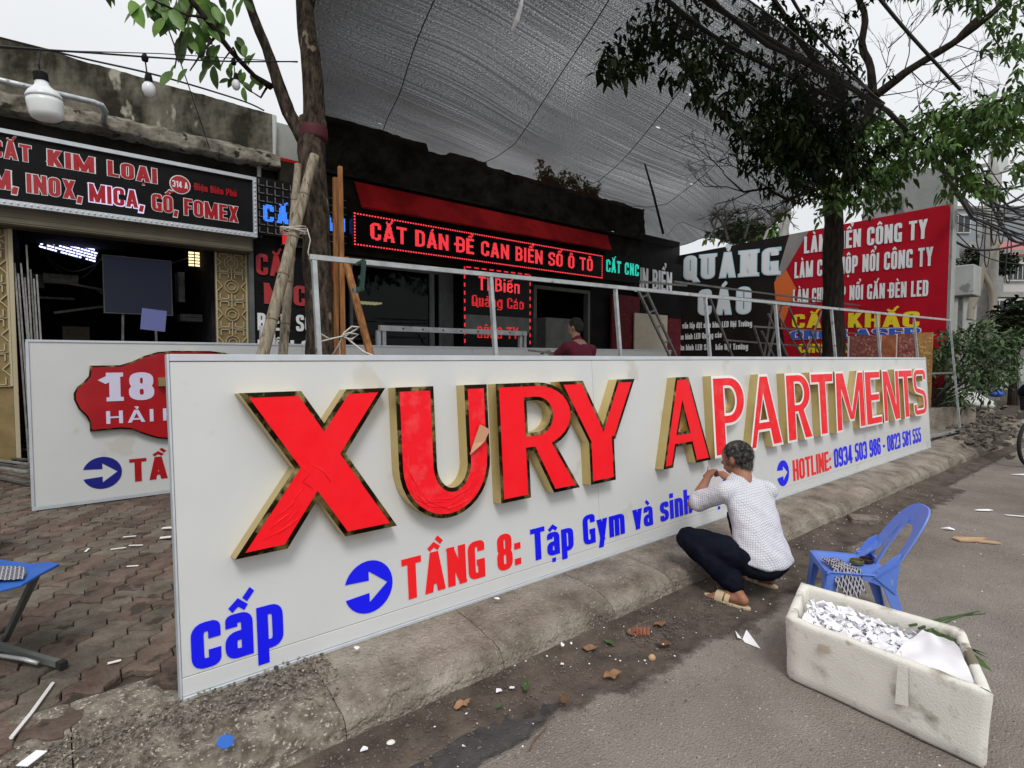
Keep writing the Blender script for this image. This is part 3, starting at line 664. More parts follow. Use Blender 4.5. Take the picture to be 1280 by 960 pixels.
# gravel and crumbs in the gutter and on the broken edge: nobody could count them
mb = MB()
def pebble(x, y, z, r):
    a = R.uniform(0, 6.28); rot = Matrix.Rotation(a, 3, 'Z') @ Matrix.Rotation(R.uniform(0, 3), 3, 'X')
    vs = [rot @ Vector(p)*r*R.uniform(.7, 1.25)+Vector((x, y, z)) for p in ((1, 0, 0), (-1, .1, 0), (0, .9, .1), (.1, -.9, 0), (0, 0, .7), (0, 0, -.6))]
    mb.add(vs, [(0, 2, 4), (2, 1, 4), (1, 3, 4), (3, 0, 4), (2, 0, 5), (1, 2, 5), (3, 1, 5), (0, 3, 5)])
for _ in range(2600):
    x = R.uniform(-.5, 10) if R.random() < .3 else R.uniform(.4, 4.6); y = 2.04-abs(R.gauss(0, .19)); pebble(x, y, .012+max(0, (y-1.7)*.05), R.uniform(.0025, .008)*(1.5 if R.random() < .06 else 1))
for _ in range(2600): x = R.uniform(.3, 6.5); y = R.uniform(.2, 1.75) if R.random() < .5 else R.uniform(1.35, 1.75); pebble(x, y, .002, R.uniform(.0015, .0042))
for _ in range(900):
    x, y = R.uniform(2.3, 3.25), R.gauss(1.83, .09); pebble(x, y, .02, R.uniform(.003, .008))
tag(mb.build('gravel', m_stone), 'loose grey gravel and grit gathered in the gutter below the kerb', 'gravel', kind='stuff')
mb = MB()
for _ in range(2600):
    x = R.uniform(-1.2, .9); y = R.gauss(2.33, .09)
    if 2.12 < y < 2.6: pebble(x, y, .185+.012*nz(x*5, y*5)-.5*max(0, 2.22-y), R.uniform(.003, .011))
tag(mb.build('exposed_pebbles', m_rough), 'exposed pale pebbles of the broken concrete edge at the near kerb', 'pebbles', kind='stuff')
mb = MB()
for _ in range(150): x = R.uniform(.4, 7.5); y = R.uniform(1.55, 2.03); r = R.uniform(.002, .0045); mb.box((x, y, .03), (r*2, r*R.uniform(1, 2.5), .002), Matrix.Rotation(R.uniform(0, 6), 3, 'Z') @ Matrix.Rotation(R.uniform(-.5, .5), 3, 'X'))
for _ in range(30): x = R.uniform(2.2, 6.5); y = R.uniform(.2, 1.5); r = R.uniform(.002, .005); mb.box((x, y, .004), (r*2, r*2, .002), Matrix.Rotation(R.uniform(0, 6), 3, 'Z'))
tag(mb.build('paper_crumbs', m_paper), 'tiny white crumbs of torn film scattered along gutter and street', 'crumbs', kind='stuff')

# ================================================================ MAIN SIGN
SO = Vector((.36, 2.45, .185)); su = Vector((0, .1, 1.33)).normalized(); sn = Vector((0, -1.33, .1)).normalized()
SL, SH = 9.80, 1.336
def sf(u, v, w=0): return SO + Vector((u, 0, 0)) + su*v + sn*w
def plate(mb, u0, u1, v0, v1, w0, w1, fn=None):
    fn = fn or sf
    return mb.add([fn(u, v, w) for w in (w0, w1) for u, v in ((u0, v0), (u1, v0), (u1, v1), (u0, v1))],
                  [(3, 2, 1, 0), (4, 5, 6, 7), (0, 1, 5, 4), (1, 2, 6, 5), (2, 3, 7, 6), (3, 0, 4, 7)])
sign = thing('apartment_sign', 'long white sheet metal sign with big red XURY APARTMENTS letters, standing on the kerb', 'signboard', SO)
seams = [0, 2.43, 4.87, 7.31, SL]
for k in range(4): plate(MB(), seams[k]+.0012, seams[k+1]-.0012, .072, SH-.03, -.04, 0).build('panel', m_panel, sign, bevel=.002)
plate(MB(), 0, SL, .0, .070, -.038, .001).build('lower_edge_strip', m_panel, sign, bevel=.002)
plate(MB(), 0, SL, -.016, -.001, -.045, .012).build('bottom_trim', m_trim, sign, bevel=.002)
plate(MB(), 0, SL, SH-.028, SH, -.045, .004).build('top_trim', m_trim, sign, bevel=.002)
plate(MB(), -.008, -.001, -.01, SH, -.045, .004).build('side_trim', m_trim, sign); plate(MB(), SL+.001, SL+.008, -.01, SH, -.045, .004).build('side_trim', m_trim, sign)
HL = .667; V0 = .505
def Q(*p): return [list(p)]
def arcpts(cx, cy, rx, ry, a0, a1, n=14): return [(cx+rx*math.cos(rad(a0+(a1-a0)*i/n)), cy+ry*math.sin(rad(a0+(a1-a0)*i/n))) for i in range(n+1)]
def band(o, i): return [[o[k], o[k+1], i[k+1], i[k]] for k in range(len(o)-1)]
H = HL
def bigletter(c, w):
    if c == 'X': return [[(.03, H), (.28, H), (.71, 0), (.45, 0)], [(.485, H), (.68, H), (.195, 0), (-.01, 0)]]
    if c == 'U':
        o = [(0, H), (0, .27)]+arcpts(w/2, .27, w/2, .285, 180, 360, 18)[1:]+[(w, H)]
        i = [(.215, H), (.215, .26)]+arcpts((.215+w-.15)/2, .26, (w-.365)/2, .125, 180, 360, 18)[1:]+[(w-.15, H)]
        return band(o, i)
    if c == 'R' or c == 'P':
        st = .205*w/.62+.015; th = .105; yb = .27 if c == 'R' else .25
        sw = st
        o = arcpts(w*.50, (H+yb)/2, w*.46, (H-yb)/2, 90, -90, 14); ii = arcpts(w*.47, (H+yb)/2, w*.46-.165*w/.6, (H-yb)/2-th, 90, -90, 14)
        P = [[(0, H), (sw, H), (sw, 0), (0, 0)]] + band(o, ii) + [[(sw-.01, H), o[0], ii[0], (sw-.01, H-th)], [(sw-.01, yb+th), ii[-1], o[-1], (sw-.01, yb)]]
        if c == 'R': P.append([(w*.38, yb+.04), (w*.66, yb+.06), (w*1.01, 0), (w*.65, 0)])
        return P
    if c == 'Y': return [[(0, H), (.29*w, H), (.60*w, .27), (.60*w, .0), (.33*w, 0), (.33*w, .27)], [(.745*w, H), (w, H), (.68*w, .27), (.45*w, .27)], [(.33*w, .29), (.66*w, .29), (.66*w, 0), (.33*w, 0)]]
    if c == 'A':
        return [[(0, 0), (.19*w, 0), (.56*w, H), (.335*w, H)], [(.335*w, H), (.60*w, H), (w, 0), (.66*w, 0)], [(.14*w, .15), (.8*w, .15), (.76*w, .255), (.2*w, .255)]]
    if c == 'T': return [[(0, H), (w, H), (w, H-.125), (0, H-.125)], [(.33*w, H-.1), (.67*w, H-.1), (.67*w, 0), (.33*w, 0)]]
    if c == 'M': return [[(.03*w, H), (.22*w, H), (.20*w, 0), (0, 0)], [(.80*w, H), (.98*w, H), (w, 0), (.77*w, 0)], [(.05*w, H), (.29*w, H), (.60*w, .10), (.44*w, .10)], [(.76*w, H), (.95*w, H), (.60*w, .10), (.44*w, .10)]]
    if c == 'E': return [[(0, H), (.40*w, H), (.40*w, 0), (0, 0)], [(.35*w, H), (.97*w, H), (.97*w, H-.115), (.35*w, H-.115)], [(.35*w, .395), (.88*w, .395), (.88*w, .28), (.35*w, .28)], [(.35*w, .115), (w, .115), (w, 0), (.35*w, 0)]]
    if c == 'N': return [[(0, H), (.25*w, H), (.25*w, 0), (0, 0)], [(.75*w, H), (w, H), (w, 0), (.75*w, 0)], [(.02, H), (.34*w, H), (.98*w, 0), (.66*w, 0)]]
    if c == 'S':
        pts = rr([(w-.075, .485), (w-.075, H-.052), (.085, H-.052), (.085, .375), (w-.075, .31), (w-.07, .052), (.07, .052), (.07, .185)], .13)
        return stroke_quads(pts, False, .075, -1, 2, False, .70)
def loops_of(V, Fc):
    cnt = set()
    for f in Fc:
        for i in range(len(f)): cnt.add((f[i], f[(i+1) % len(f)]))
    nxt = {}
    for e in cnt:
        if (e[1], e[0]) not in cnt: nxt.setdefault(e[0], []).append(e[1])
    out = []
    while nxt:
        a = next(iter(nxt)); lp = [a]; c = nxt[a].pop(); 
        if not nxt[a]: del nxt[a]
        while c != lp[0] and c in nxt:
            lp.append(c); n = nxt[c].pop()
            if not nxt[c]: del nxt[c]
            c = n
        # drop collinear points
        pl = [V[i] for i in lp]; keep = []
        for i in range(len(pl)):
            A, B, C_ = Vector(pl[i-1]), Vector(pl[i]), Vector(pl[(i+1) % len(pl)]); d0 = (B-A); d1 = (C_-B)
            if d0.length < 1e-5: continue
            if d1.length < 1e-5 or abs(d0.normalized().cross(d1.normalized())) > .004 or d0.dot(d1) < 0: keep.append(pl[i])
        if len(keep) > 2: out.append(keep)
    return out
def offset_loop(lp, d):      # inward for CCW outer loops, outward into the stroke for CW holes
    n = len(lp); out = []
    for i in range(n):
        A, B, C_ = Vector(lp[i-1]), Vector(lp[i]), Vector(lp[(i+1) % n]); d0 = (B-A).normalized(); d1 = (C_-B).normalized()
        n0 = Vector((-d0.y, d0.x)); n1 = Vector((-d1.y, d1.x)); m = n0+n1
        if m.length < .2: m = n0
        m.normalize(); out.append(tuple(B+m*(d/max(.5, m.dot(n0)))))
    return out
def fill_loops(lps):
    vs, es = [], []
    for l in lps:
        b = len(vs); vs += [Vector(p) for p in l]; es += [(b+i, b+(i+1) % len(l)) for i in range(len(l))]
    r = delaunay_2d_cdt(vs, es, [], 2, 1e-5, False)
    V = [tuple(v) for v in r[0]]; out = []
    def inside(p):
        c = False
        for l in lps:
            for i in range(len(l)):
                (x1, y1), (x2, y2) = l[i], l[(i+1) % len(l)]
                if (y1 > p[1]) != (y2 > p[1]) and p[0] < (x2-x1)*(p[1]-y1)/(y2-y1)+x1: c = not c
        return c
    r2 = delaunay_2d_cdt(vs, es, [], 0, 1e-5, False); V = [tuple(v) for v in r2[0]]
    for f in r2[2]:
        cx = sum(V[i][0] for i in f)/len(f); cy = sum(V[i][1] for i in f)/len(f)
        if inside((cx, cy)): out.append(tuple(f))
    return V, out
def channel(c, polys, place, dep, rim, rimmat, facemat, parent, name='letter', label=None):
    V, Fc = union(polys); lps = loops_of(V, Fc); ins = [offset_loop(l, rim) for l in lps]
    host = bpy.data.objects.new(name, None); COL.objects.link(host); host.parent = parent; host.location = place(0, 0, 0)-wloc(parent)
    if label: host['label'] = label
    mb = MB()
    for l in lps:
        n = len(l); b = len(mb.v); mb.v += [place(u, v, .001) for u, v in l]+[place(u, v, dep) for u, v in l]
        mb.f += [(b+i, b+(i+1) % n, b+n+(i+1) % n, b+n+i) for i in range(n)]
    mb.build('side_return', m_gold, host)
    mb = MB()
    for l, k in zip(lps, ins):
        n = len(l); b = len(mb.v); mb.v += [place(u, v, dep+.0005) for u, v in l]+[place(u, v, dep+.0025) for u, v in k]
        mb.f += [(b+i, b+(i+1) % n, b+n+(i+1) % n, b+n+i) for i in range(n)]
    mb.build('rim', rimmat, host)
    V2, F2 = fill_loops(ins); mb = MB(); ext_add(mb, V2, F2, lambda u, v, w: place(u, v, dep-.002+w), .0035); mb.build('letter_face', facemat, host)
    return host
LT = [('X', .20, .70), ('U', .934, .555), ('R', 1.552, .622), ('Y', 2.041, .735), ('A', 3.054, .632), ('P', 3.748, .542), ('A', 4.313, .627), ('R', 5.027, .571),
      ('T', 5.577, .577), ('M', 6.18, .86), ('E', 7.05, .545), ('N', 7.648, .62), ('T', 8.245, .594), ('S', 8.841, .604)]
for k, (c, u0, w) in enumerate(LT):
    wd = k > 4
    channel(c, bigletter(c, w), lambda u, v, q, u0=u0: sf(u0+u, V0+v, q), .075, .021 if not wd else .022, m_white if wd else m_goldm, m_redp if wd or c in 'U' and k == 1 else m_red, sign,
            label=None if k not in (0, 4, 5) else {0: 'big red letter X with dark gold mirror rim', 4: 'first red letter A with dark gold rim', 5: 'red letter P with white rim, next to the kneeling worker'}[k].replace('kneeling', 'squatting'))
# torn flap of brown masking film on the U
mb = MB(); q = [sf(1.375, .86, .085), sf(1.42, .955, .09), sf(1.475, .925, .105), sf(1.44, .865, .10), sf(1.40, .84, .105), sf(1.345, .80, .09)]
mb.add(q, [(0, 1, 2, 3), (0, 3, 4, 5)]); mb.add([p+sn*.002 for p in q], [(3, 2, 1, 0), (5, 4, 3, 0)]); mb.build('torn_film_flap', M('brown_film_back', (.50, .27, .15), .5), sign)
# film wrinkles on U, X faces
mb = MB()
for pts in ([(.99, .72), (1.02, .62), (1.10, .565), (1.2, .55), (1.3, .58)], [(.98, .80), (1.0, .66), (1.07, .59), (1.18, .575)], [(1.03, .70), (1.08, .60), (1.2, .535), (1.34, .56), (1.42, .66)], [(.46, .87), (.5, .81), (.47, .78), (.52, .74)], [(.34, .64), (.42, .69), (.46, .74)], [(.33, .60), (.36, .63), (.42, .66)], [(.30, .56), (.38, .59), (.42, .62)], [(.37, .60), (.44, .66), (.43, .71), (.49, .77)], [(.36, .57), (.42, .61), (.45, .63)], [(.98, .88), (.99, .76), (1.02, .68)], [(1.12, .60), (1.22, .585), (1.32, .62), (1.40, .70)], [(1.44, .80), (1.43, .70), (1.38, .63)], [(.50, .86), (.56, .82), (.60, .76)]):
    mb.tube([sf(u+.008*R.uniform(-1, 1), v, .0775) for u, v in pts], [.0006]+[.0026]*(len(pts)-2)+[.0006], 6)
mb.build('film_wrinkles', m_redp, sign, smooth=True)['kind'] = 'stuff'
def st(body, u0, u1, vb, h, mat, name='lettering', a=.1, w0=.50, fn=sf, par=sign, gap=.075, **k):
    f2 = lambda u, v, w: fn(u0+u, vb+v, w+.002)
    return text_mb(body, f2, u1-u0, h, a=a, w0=w0, d=.002, gap=gap, **k).build(name, mat, par)
def arrow_disc(cx, cy, r, mat, fn, par):
    # disc with a white arrow cut out, point to the right
    o = arcpts(0, 0, r, r*1.0, 0, 360, 40)[:-1]; hole = [(-.82*r, .22*r), (.0, .22*r), (.0, .62*r), (.80*r, 0), (.0, -.62*r), (.0, -.22*r), (-.82*r, -.22*r)]
    # notch runs out through the left side
    hole[0] = (-1.25*r, .30*r); hole[-1] = (-1.25*r, -.30*r)
    out = [p for p in o if not (p[0] < 0 and abs(p[1]) < .30*r)]
    i0 = max(range(len(out)), key=lambda i: (out[i][0] < 0 and out[i][1] < 0)*(out[i][1]+10)); 
    up_ = [p for p in out if p[1] >= 0 or p[0] > 0]
    # build as two convex-ish halves triangulated by CDT
    lp = []
    ang = math.degrees(math.asin(.30))
    lp = arcpts(0, 0, r, r, 180-ang, -180+ang, 48)
    lp = lp + [(-.0, -.24*r), (.0, -.60*r), (.78*r, 0), (.0, .60*r), (.0, .24*r)]
    V, Fc = fill_loops([lp]); mb = MB(); ext_add(mb, V, Fc, lambda u, v, w: fn(cx+u, cy+v, w+.002), .002); return mb.build('arrow_symbol', mat, par)
st('cấp', .035, .385, .085, .245, m_blue, a=.105, w0=.54)
arrow_disc(.786, .226, .123, m_blue, sf, sign)
st('TẦNG 8:', .962, 1.735, .108, .205, m_redv, a=.105)
st('Tập Gym và sinh hoạt', 1.815, 4.03, .108, .19, m_blue, a=.10)
arrow_disc(5.05, .215, .123, m_blue, sf, sign)
st('HOTLINE:', 5.262, 6.175, .108, .205, m_redv, a=.09)
st('0934 503 986 - 0823 581 555', 6.262, 9.36, .112, .21, m_blue, a=.095)

# ================================================================ SECOND SIGN (behind)
S2 = Vector((-.155, 6.25, .20))
def s2(u, v, w=0): return S2+Vector((u, -w, v))
s2L, s2H = 9.2, 1.46
sg2 = thing('number_sign', 'white sheet metal sign with dark red number plaque, standing behind the long sign', 'signboard', S2)
for k in range(4): plate(MB(), .02+k*2.293+.001, .02+(k+1)*2.293-.001, .035, s2H-.02, -.1, 0, s2).build('panel', m_panel, sg2, bevel=.002)
plate(MB(), 0, s2L, 0, .034, -.11, .008, s2).build('bottom_trim', m_trim, sg2, bevel=.002); plate(MB(), 0, s2L, s2H-.02, s2H, -.11, .008, s2).build('top_trim', m_trim, sg2, bevel=.002)
plate(MB(), -.002, .02, .034, s2H-.02, -.11, .008, s2).build('side_trim', m_trim, sg2)
def pl(px, py): p = ony(px, py, 6.2); return (p.x-S2.x, p.z-S2.z)
out = [pl(*p) for p in [(112.5, 457), (150, 456.5), (165, 452), (180, 445), (197, 440), (216, 438.5)]]
xc = out[-1][0]+.16
bl = [pl(*p) for p in [(216, 549.5), (197, 548), (180, 543), (165, 537), (150, 536), (112.5, 539.5), (112, 529), (108, 521), (98, 511), (92.5, 500), (92, 492), (96, 484), (104, 478), (111, 470)]]
rt_ = [(2*xc-u, v) for u, v in (out[::-1]+bl[::-1])]
lp = [(u, v) for u, v in out]+[(2*xc-u, v) for u, v in out[::-1]]+[(2*xc-u, v) for u, v in bl[::-1]][0:0]
R_ = [(2*xc-u, v) for u, v in bl]            # mirrored lower/left outline = right side
loop = out + [(2*xc-u, v) for u, v in out[::-1]] + R_[::-1] + bl
loop = [p for i, p in enumerate(loop) if i == 0 or (Vector(p)-Vector(loop[i-1])).length > .004]
ar = sum(loop[i-1][0]*loop[i][1]-loop[i][0]*loop[i-1][1] for i in range(len(loop)))
if ar < 0: loop = loop[::-1]
host = bpy.data.objects.new('plaque', None); COL.objects.link(host); host.parent = sg2; host.location = s2(*loop[0])-S2; host['label'] = 'dark red scalloped plaque numbered 18'
n = len(loop); mb = MB(); mb.v += [s2(u, v, .001) for u, v in loop]+[s2(u, v, .05) for u, v in loop]; mb.f += [(i, (i+1) % n, n+(i+1) % n, n+i) for i in range(n)]; mb.build('side_return', m_goldm, host)
ins = offset_loop(loop, .014); mb = MB(); mb.v += [s2(u, v, .0505) for u, v in loop]+[s2(u, v, .052) for u, v in ins]; mb.f += [(i, (i+1) % n, n+(i+1) % n, n+i) for i in range(n)]; mb.build('rim', m_goldm, host)
V, Fc = fill_loops([ins]); mb = MB(); ext_add(mb, V, Fc, lambda u, v, w: s2(u, v, .048+w), .003); mb.build('plaque_face', m_dred, host)
def s2p(u, v, w=0): return s2(u, v, .052+w)
a1, b1 = pl(127, 502), pl(193, 500); t1 = pl(127, 466)
st('18', a1[0], b1[0], a1[1], t1[1]-a1[1], m_lilac, 'numerals', a=.13, w0=.62, fn=s2p, par=host, serif=True, gap=.2)
a1, b1 = pl(133, 530), pl(192, 528); t1 = pl(133, 514)
st('HẢI', a1[0], b1[0], a1[1], t1[1]-a1[1], m_lilac, fn=s2p, par=host, a=.085, w0=.72, gap=.2)
h0 = pl(204, 528); st('H', h0[0], h0[0]+(b1[0]-a1[0])*.34, a1[1], t1[1]-a1[1], m_lilac, fn=s2p, par=host, a=.085, w0=.72, gap=.2)
# small gold 7 standing proud between the numerals and the rest
mb = MB(); p0 = pl(197, 472); mb.poly([(p0[0], p0[1]), (p0[0]+.32, p0[1]), (p0[0]+.22, p0[1]-.35), (p0[0]+.12, p0[1]-.35), (p0[0]+.19, p0[1]-.08), (p0[0], p0[1]-.08)], lambda u, v, w: s2p(u, v, w), .05); mb.build('raised_numeral', m_gold, host)
c = pl(128.5, 592); arrow_disc(c[0], c[1], .145, m_navy, s2, sg2)
a1 = pl(163, 604); t1 = pl(163, 575)
st('TẦNG', a1[0], a1[0]+.62, a1[1]+.0, t1[1]-a1[1], m_redp if False else m_dred, fn=s2, par=sg2, a=.1)

# ================================================================ LEFT SHOP (x < 2.9) and its fittings
YF = 9.5
def rough_edge_block(name, x0, x1, y0, y1, z0, ztop, mat, par, n=60, jag=.02, front=.02):
    """wall-top block whose upper edge and face are worn; ztop is a function of x"""
    m = MB(); nx, nzz = n, 14
    for j in range(nzz+1):
        for i in range(nx+1):
            x = x0+(x1-x0)*i/nx; zt = ztop(x); z = z0+(zt-z0)*j/nzz
            m.v.append(Vector((x, y0-front*(nz(x*2.1, z*3, 2)+.5*nz(x*7, z*8, 3)+.3*nz(x*17, z*17, 3)), z)))
    for j in range(nzz):
        for i in range(nx): a = j*(nx+1)+i; m.f.append((a, a+1, a+nx+2, a+nx+1))
    b = len(m.v)
    for i in range(nx+1): x = x0+(x1-x0)*i/nx; m.v.append(Vector((x, y1, ztop(x)-.02)))
    for i in range(nx): a = nzz*(nx+1)+i; m.f.append((a, a+1, b+i+1, b+i))
    for col, xx in ((0, x0), (nx, x1)):
        e = len(m.v); m.v += [Vector((xx, y1, z0)), ]; m.f.append(tuple([j*(nx+1)+col for j in range(nzz+1)]+[b+col, e]))
    return m.build(name, mat, par, smooth=False)
shop = thing('workshop', 'old concrete shop at left, open front below the CẮT KIM LOẠI board', 'shop', (-1, YF, .2))
rough_edge_block('parapet', -6, 2.88, YF, YF+.3, 4.72, lambda x: 5.46-.02*max(0, x)+.02*nz(x*3, 1)+.012*nz(x*11, 1), m_conc, shop, 150)
def ledge(u, v):
    x = -6+8.9*u; pr = [(YF-.02, 4.80), (YF-.10, 4.76), (YF-.22, 4.70), (YF-.24, 4.60), (YF-.235, 4.52), (YF-.02, 4.50)]; k = v*5; i = min(int(k), 4); f = k-i
    y = pr[i][0]*(1-f)+pr[i+1][0]*f; z = pr[i][1]*(1-f)+pr[i+1][1]*f; r_ = nz(x*3, v*3, 7)*.03+nz(x*10, v*7, 7)*.018
    return (x, y-r_*(1 if .1 < v < .9 else 0), z+r_*.9)
grid(220, 16, ledge).build('ledge', m_ledge, shop, smooth=True)
MB().bx(-6, 2.88, YF+.01, YF+.28, 3.36, 4.72).build('upper_wall', m_dark, shop)
m = MB(); m.bx(-6, 2.45, YF-.30, YF+.005, 3.12, 3.37)
m.build('shutter_box', m_shut, shop, bevel=.02)
for z in (3.16, 3.22, 3.28): MB().bx(-6, 2.45, YF-.306, YF-.301, z, z+.012).build('shutter_slat_rib', m_shut, shop)
# room behind the opening
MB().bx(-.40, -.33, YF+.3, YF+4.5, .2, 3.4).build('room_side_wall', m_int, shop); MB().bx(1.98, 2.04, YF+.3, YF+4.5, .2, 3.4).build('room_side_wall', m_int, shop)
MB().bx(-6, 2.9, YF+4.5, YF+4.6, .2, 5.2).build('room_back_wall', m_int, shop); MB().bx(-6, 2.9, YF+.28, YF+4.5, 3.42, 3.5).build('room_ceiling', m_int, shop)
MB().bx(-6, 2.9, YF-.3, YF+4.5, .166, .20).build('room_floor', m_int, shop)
MB().bx(-6, 2.9, YF+.3, YF+4.6, 4.9, 4.98).build('roof', m_dark, shop)
MB().bx(2.43, 2.50, YF-.12, YF+.1, .2, 3.36).build('door_post', m_frame, shop); MB().bx(-.365, -.32, YF-.05, YF+.1, .2, 3.12).build('door_post', m_lat, shop)
# ochre panels with cream lattice
def lattice(x0, x1, z0, z1, y, par):
    pn = MB().bx(x0, x1, y, y+.04, z0, z1).build('ochre_panel', m_yel, par); m = MB(); w = x1-x0; cx = (x0+x1)/2; yy = y-.012
    def seg(a, b, t=.013): m.beam((a[0], yy, a[1]), (b[0], yy, b[1]), t, .016, up=(0, 1, 0))
    m.bx(x0, x0+.02, y-.022, y-.001, z0, z1); m.bx(x1-.02, x1, y-.022, y-.001, z0, z1)
    z = z0; ph = .43
    while z < z1-.1:
        h = min(ph, z1-z)
        for k in range(12): a, b = 2*math.pi*k/12, 2*math.pi*(k+1)/12; [seg((cx+r_*math.cos(a), z+h/2+r_*math.sin(a)), (cx+r_*math.cos(b), z+h/2+r_*math.sin(b)), .009) for r_ in (w*.22, w*.12)]
        for sx in (-1, 1):
            seg((cx+sx*w*.46, z), (cx+sx*w*.46, z+h*.3)); seg((cx+sx*w*.46, z+h*.3), (cx+sx*w*.30, z+h*.5)); seg((cx+sx*w*.30, z+h*.5), (cx+sx*w*.46, z+h*.7)); seg((cx+sx*w*.46, z+h*.7), (cx+sx*w*.46, z+h))
            seg((cx+sx*w*.36, z+h*.05), (cx+sx*w*.36, z+h*.25)); seg((cx+sx*w*.36, z+h*.05), (cx+sx*w*.1, z+h*.05)); seg((cx+sx*w*.1, z+h*.05), (cx+sx*w*.1, z+h*.2)); seg((cx+sx*w*.36, z+h*.95), (cx+sx*w*.1, z+h*.95)); seg((cx+sx*w*.1, z+h*.95), (cx+sx*w*.1, z+h*.8)); seg((cx+sx*w*.36, z+h*.95), (cx+sx*w*.36, z+h*.75))
        seg((cx, z), (cx, z+h*.28)); seg((cx, z+h*.72), (cx, z+h)); seg((cx-w*.46, z), (cx+w*.46, z), .008)
        z += ph
    m.build('cream_lattice', m_lat, pn)
lattice(1.98, 2.43, .25, 3.12, YF+.02, shop); lattice(-.84, -.37, 1.15, 3.12, YF+.02, shop)
MB().bx(-.84, -.37, YF+.02, YF+.06, .2, 1.14).build('lower_panel', m_yel, shop); MB().bx(-6, -.85, YF+.0, YF+.25, .2, 3.12).build('front_wall', m_conc, shop)
MB().tube([(2.62, YF-.08, 3.4), (2.62, YF-.08, 4.5), (2.86, YF-.1, 4.6), (2.86, YF-.1, 5.35)], .035, 8).build('downpipe', m_wall, shop, smooth=True)
# things inside the workshop
def leds(o, x, y, z, nx, ny, s, mat):
    pass
lt = thing('tube_light', 'bright bluish white lattice light high at the back of the dark workshop', 'lamp', (.55, YF+2.4, 3.2))
c = at(87, 309, 9.6); MB().box(c+Vector((0, .04, 0)), (.80, .03, .30), Matrix.Rotation(.22, 3, 'Y')).build('housing', m_black, lt)
m = MB(); ro = Matrix.Rotation(.22, 3, 'Y')
for k in range(6):
    for q in range(16):
        if R.random() < .82: m.box(c+ro @ Vector((-.36+q*.048, 0, -.12+k*.048)), (.034 if (q+k) % 3 else .05, .02, .022), ro)
m.build('glowing_tubes', e_white, lt)['kind'] = 'stuff'
wl = thing('wall_lamp', 'small warm lit grille lamp near the right side of the workshop opening', 'lamp', at(251, 326, 9.4)); c = at(251, 326, 9.4)
m = MB(); [m.bx(c.x-.19, c.x+.19, c.y-.02, c.y, c.z-.10+k*.05, c.z-.07+k*.05) for k in range(5)]; m.build('glowing_slats', e_warm, wl)
m = MB(); [m.bx(c.x-.2+k*.095, c.x-.185+k*.095, c.y-.03, c.y-.021, c.z-.11, c.z+.14) for k in range(5)]; m.build('grille_bars', m_black, wl)
tv = thing('display_screen', 'large dark blue framed display screen standing inside the workshop', 'screen', at(174, 366, 8.2)); a, b = at(139, 324, 8.3), at(207, 392, 8.3)
c = (a+b)/2; MB().box(c, (.86, .05, .84)).build('screen_casing', m_black, tv); MB().box(c+Vector((0, -.03, 0)), (.82, .006, .80)).build('screen_glass', e_screen, tv)
m = MB(); m.box(c+Vector((0, -.032, .41)), (.86, .012, .015)).box(c+Vector((-.42, -.032, 0)), (.015, .012, .8)).box(c+Vector((.42, -.032, 0)), (.015, .012, .8)).box(c+Vector((0, -.032, -.41)), (.86, .012, .012)); m.build('frame', m_frame, tv)
m = MB(); m.beam(c+Vector((-.2, .02, -.42)), (c.x-.25, c.y+.1, .2), .03).beam(c+Vector((.2, .02, -.42)), (c.x+.25, c.y+.1, .2), .03); m.build('stand', m_dsteel, tv)
o = MB().box(at(192, 400, 8.0), (.30, .02, .30), Matrix.Rotation(.1, 3, 'Y')).build('blue_sheet', M('pale_blue_sheet', (.13, .15, .36), .5)); tag(o, 'pale blue square sheet propped in front of the dark screen in the workshop', 'sheet')
for k, (px, py, dx, dz) in enumerate([(118, 360, .7, -.10), (112, 385, .9, .2), (135, 372, .35, -.3), (60, 372, .7, .02)]):
    c = at(px, py, 8.9+.1*k); lb = ['upper thin metal bar among the stock in the dark workshop', 'lower thin metal bar among the stock in the dark workshop', 'short steep metal bar beside the dark screen in the workshop', 'thin metal bar at the left wall of the dark workshop'][k]
    o = MB().beam(c-Vector((dx/2, 0, dz/2)), c+Vector((dx/2, .1, dz/2)), .035).build('metal_bar', m_dsteel); tag(o, lb, 'metal bar')
wb = thing('work_table', 'dark work table with clutter inside the workshop', 'table', (.6, YF+1.4, .2)); MB().bx(.1, 1.2, YF+1.1, YF+1.8, .95, 1.0).build('table_top', m_dsteel, wb)
for x, y in ((.14, YF+1.15), (1.15, YF+1.15), (.14, YF+1.75), (1.15, YF+1.75)): MB().bx(x-.02, x+.02, y-.02, y+.02, .2, .949).build('leg', m_dsteel, wb)
st_ = thing('stock_rack', 'dark rack of upright metal profiles at the left edge of the workshop opening', 'rack', (.0, YF-.1, .2))
for k in range(8): x = -.26+k*.03; MB().beam((x+R.uniform(-.02, .06), YF-.35-R.uniform(0, .1), .2), (x-.05, YF+.02, 2.95-R.uniform(0, .5)), .018).build('profile', m_dsteel, st_)

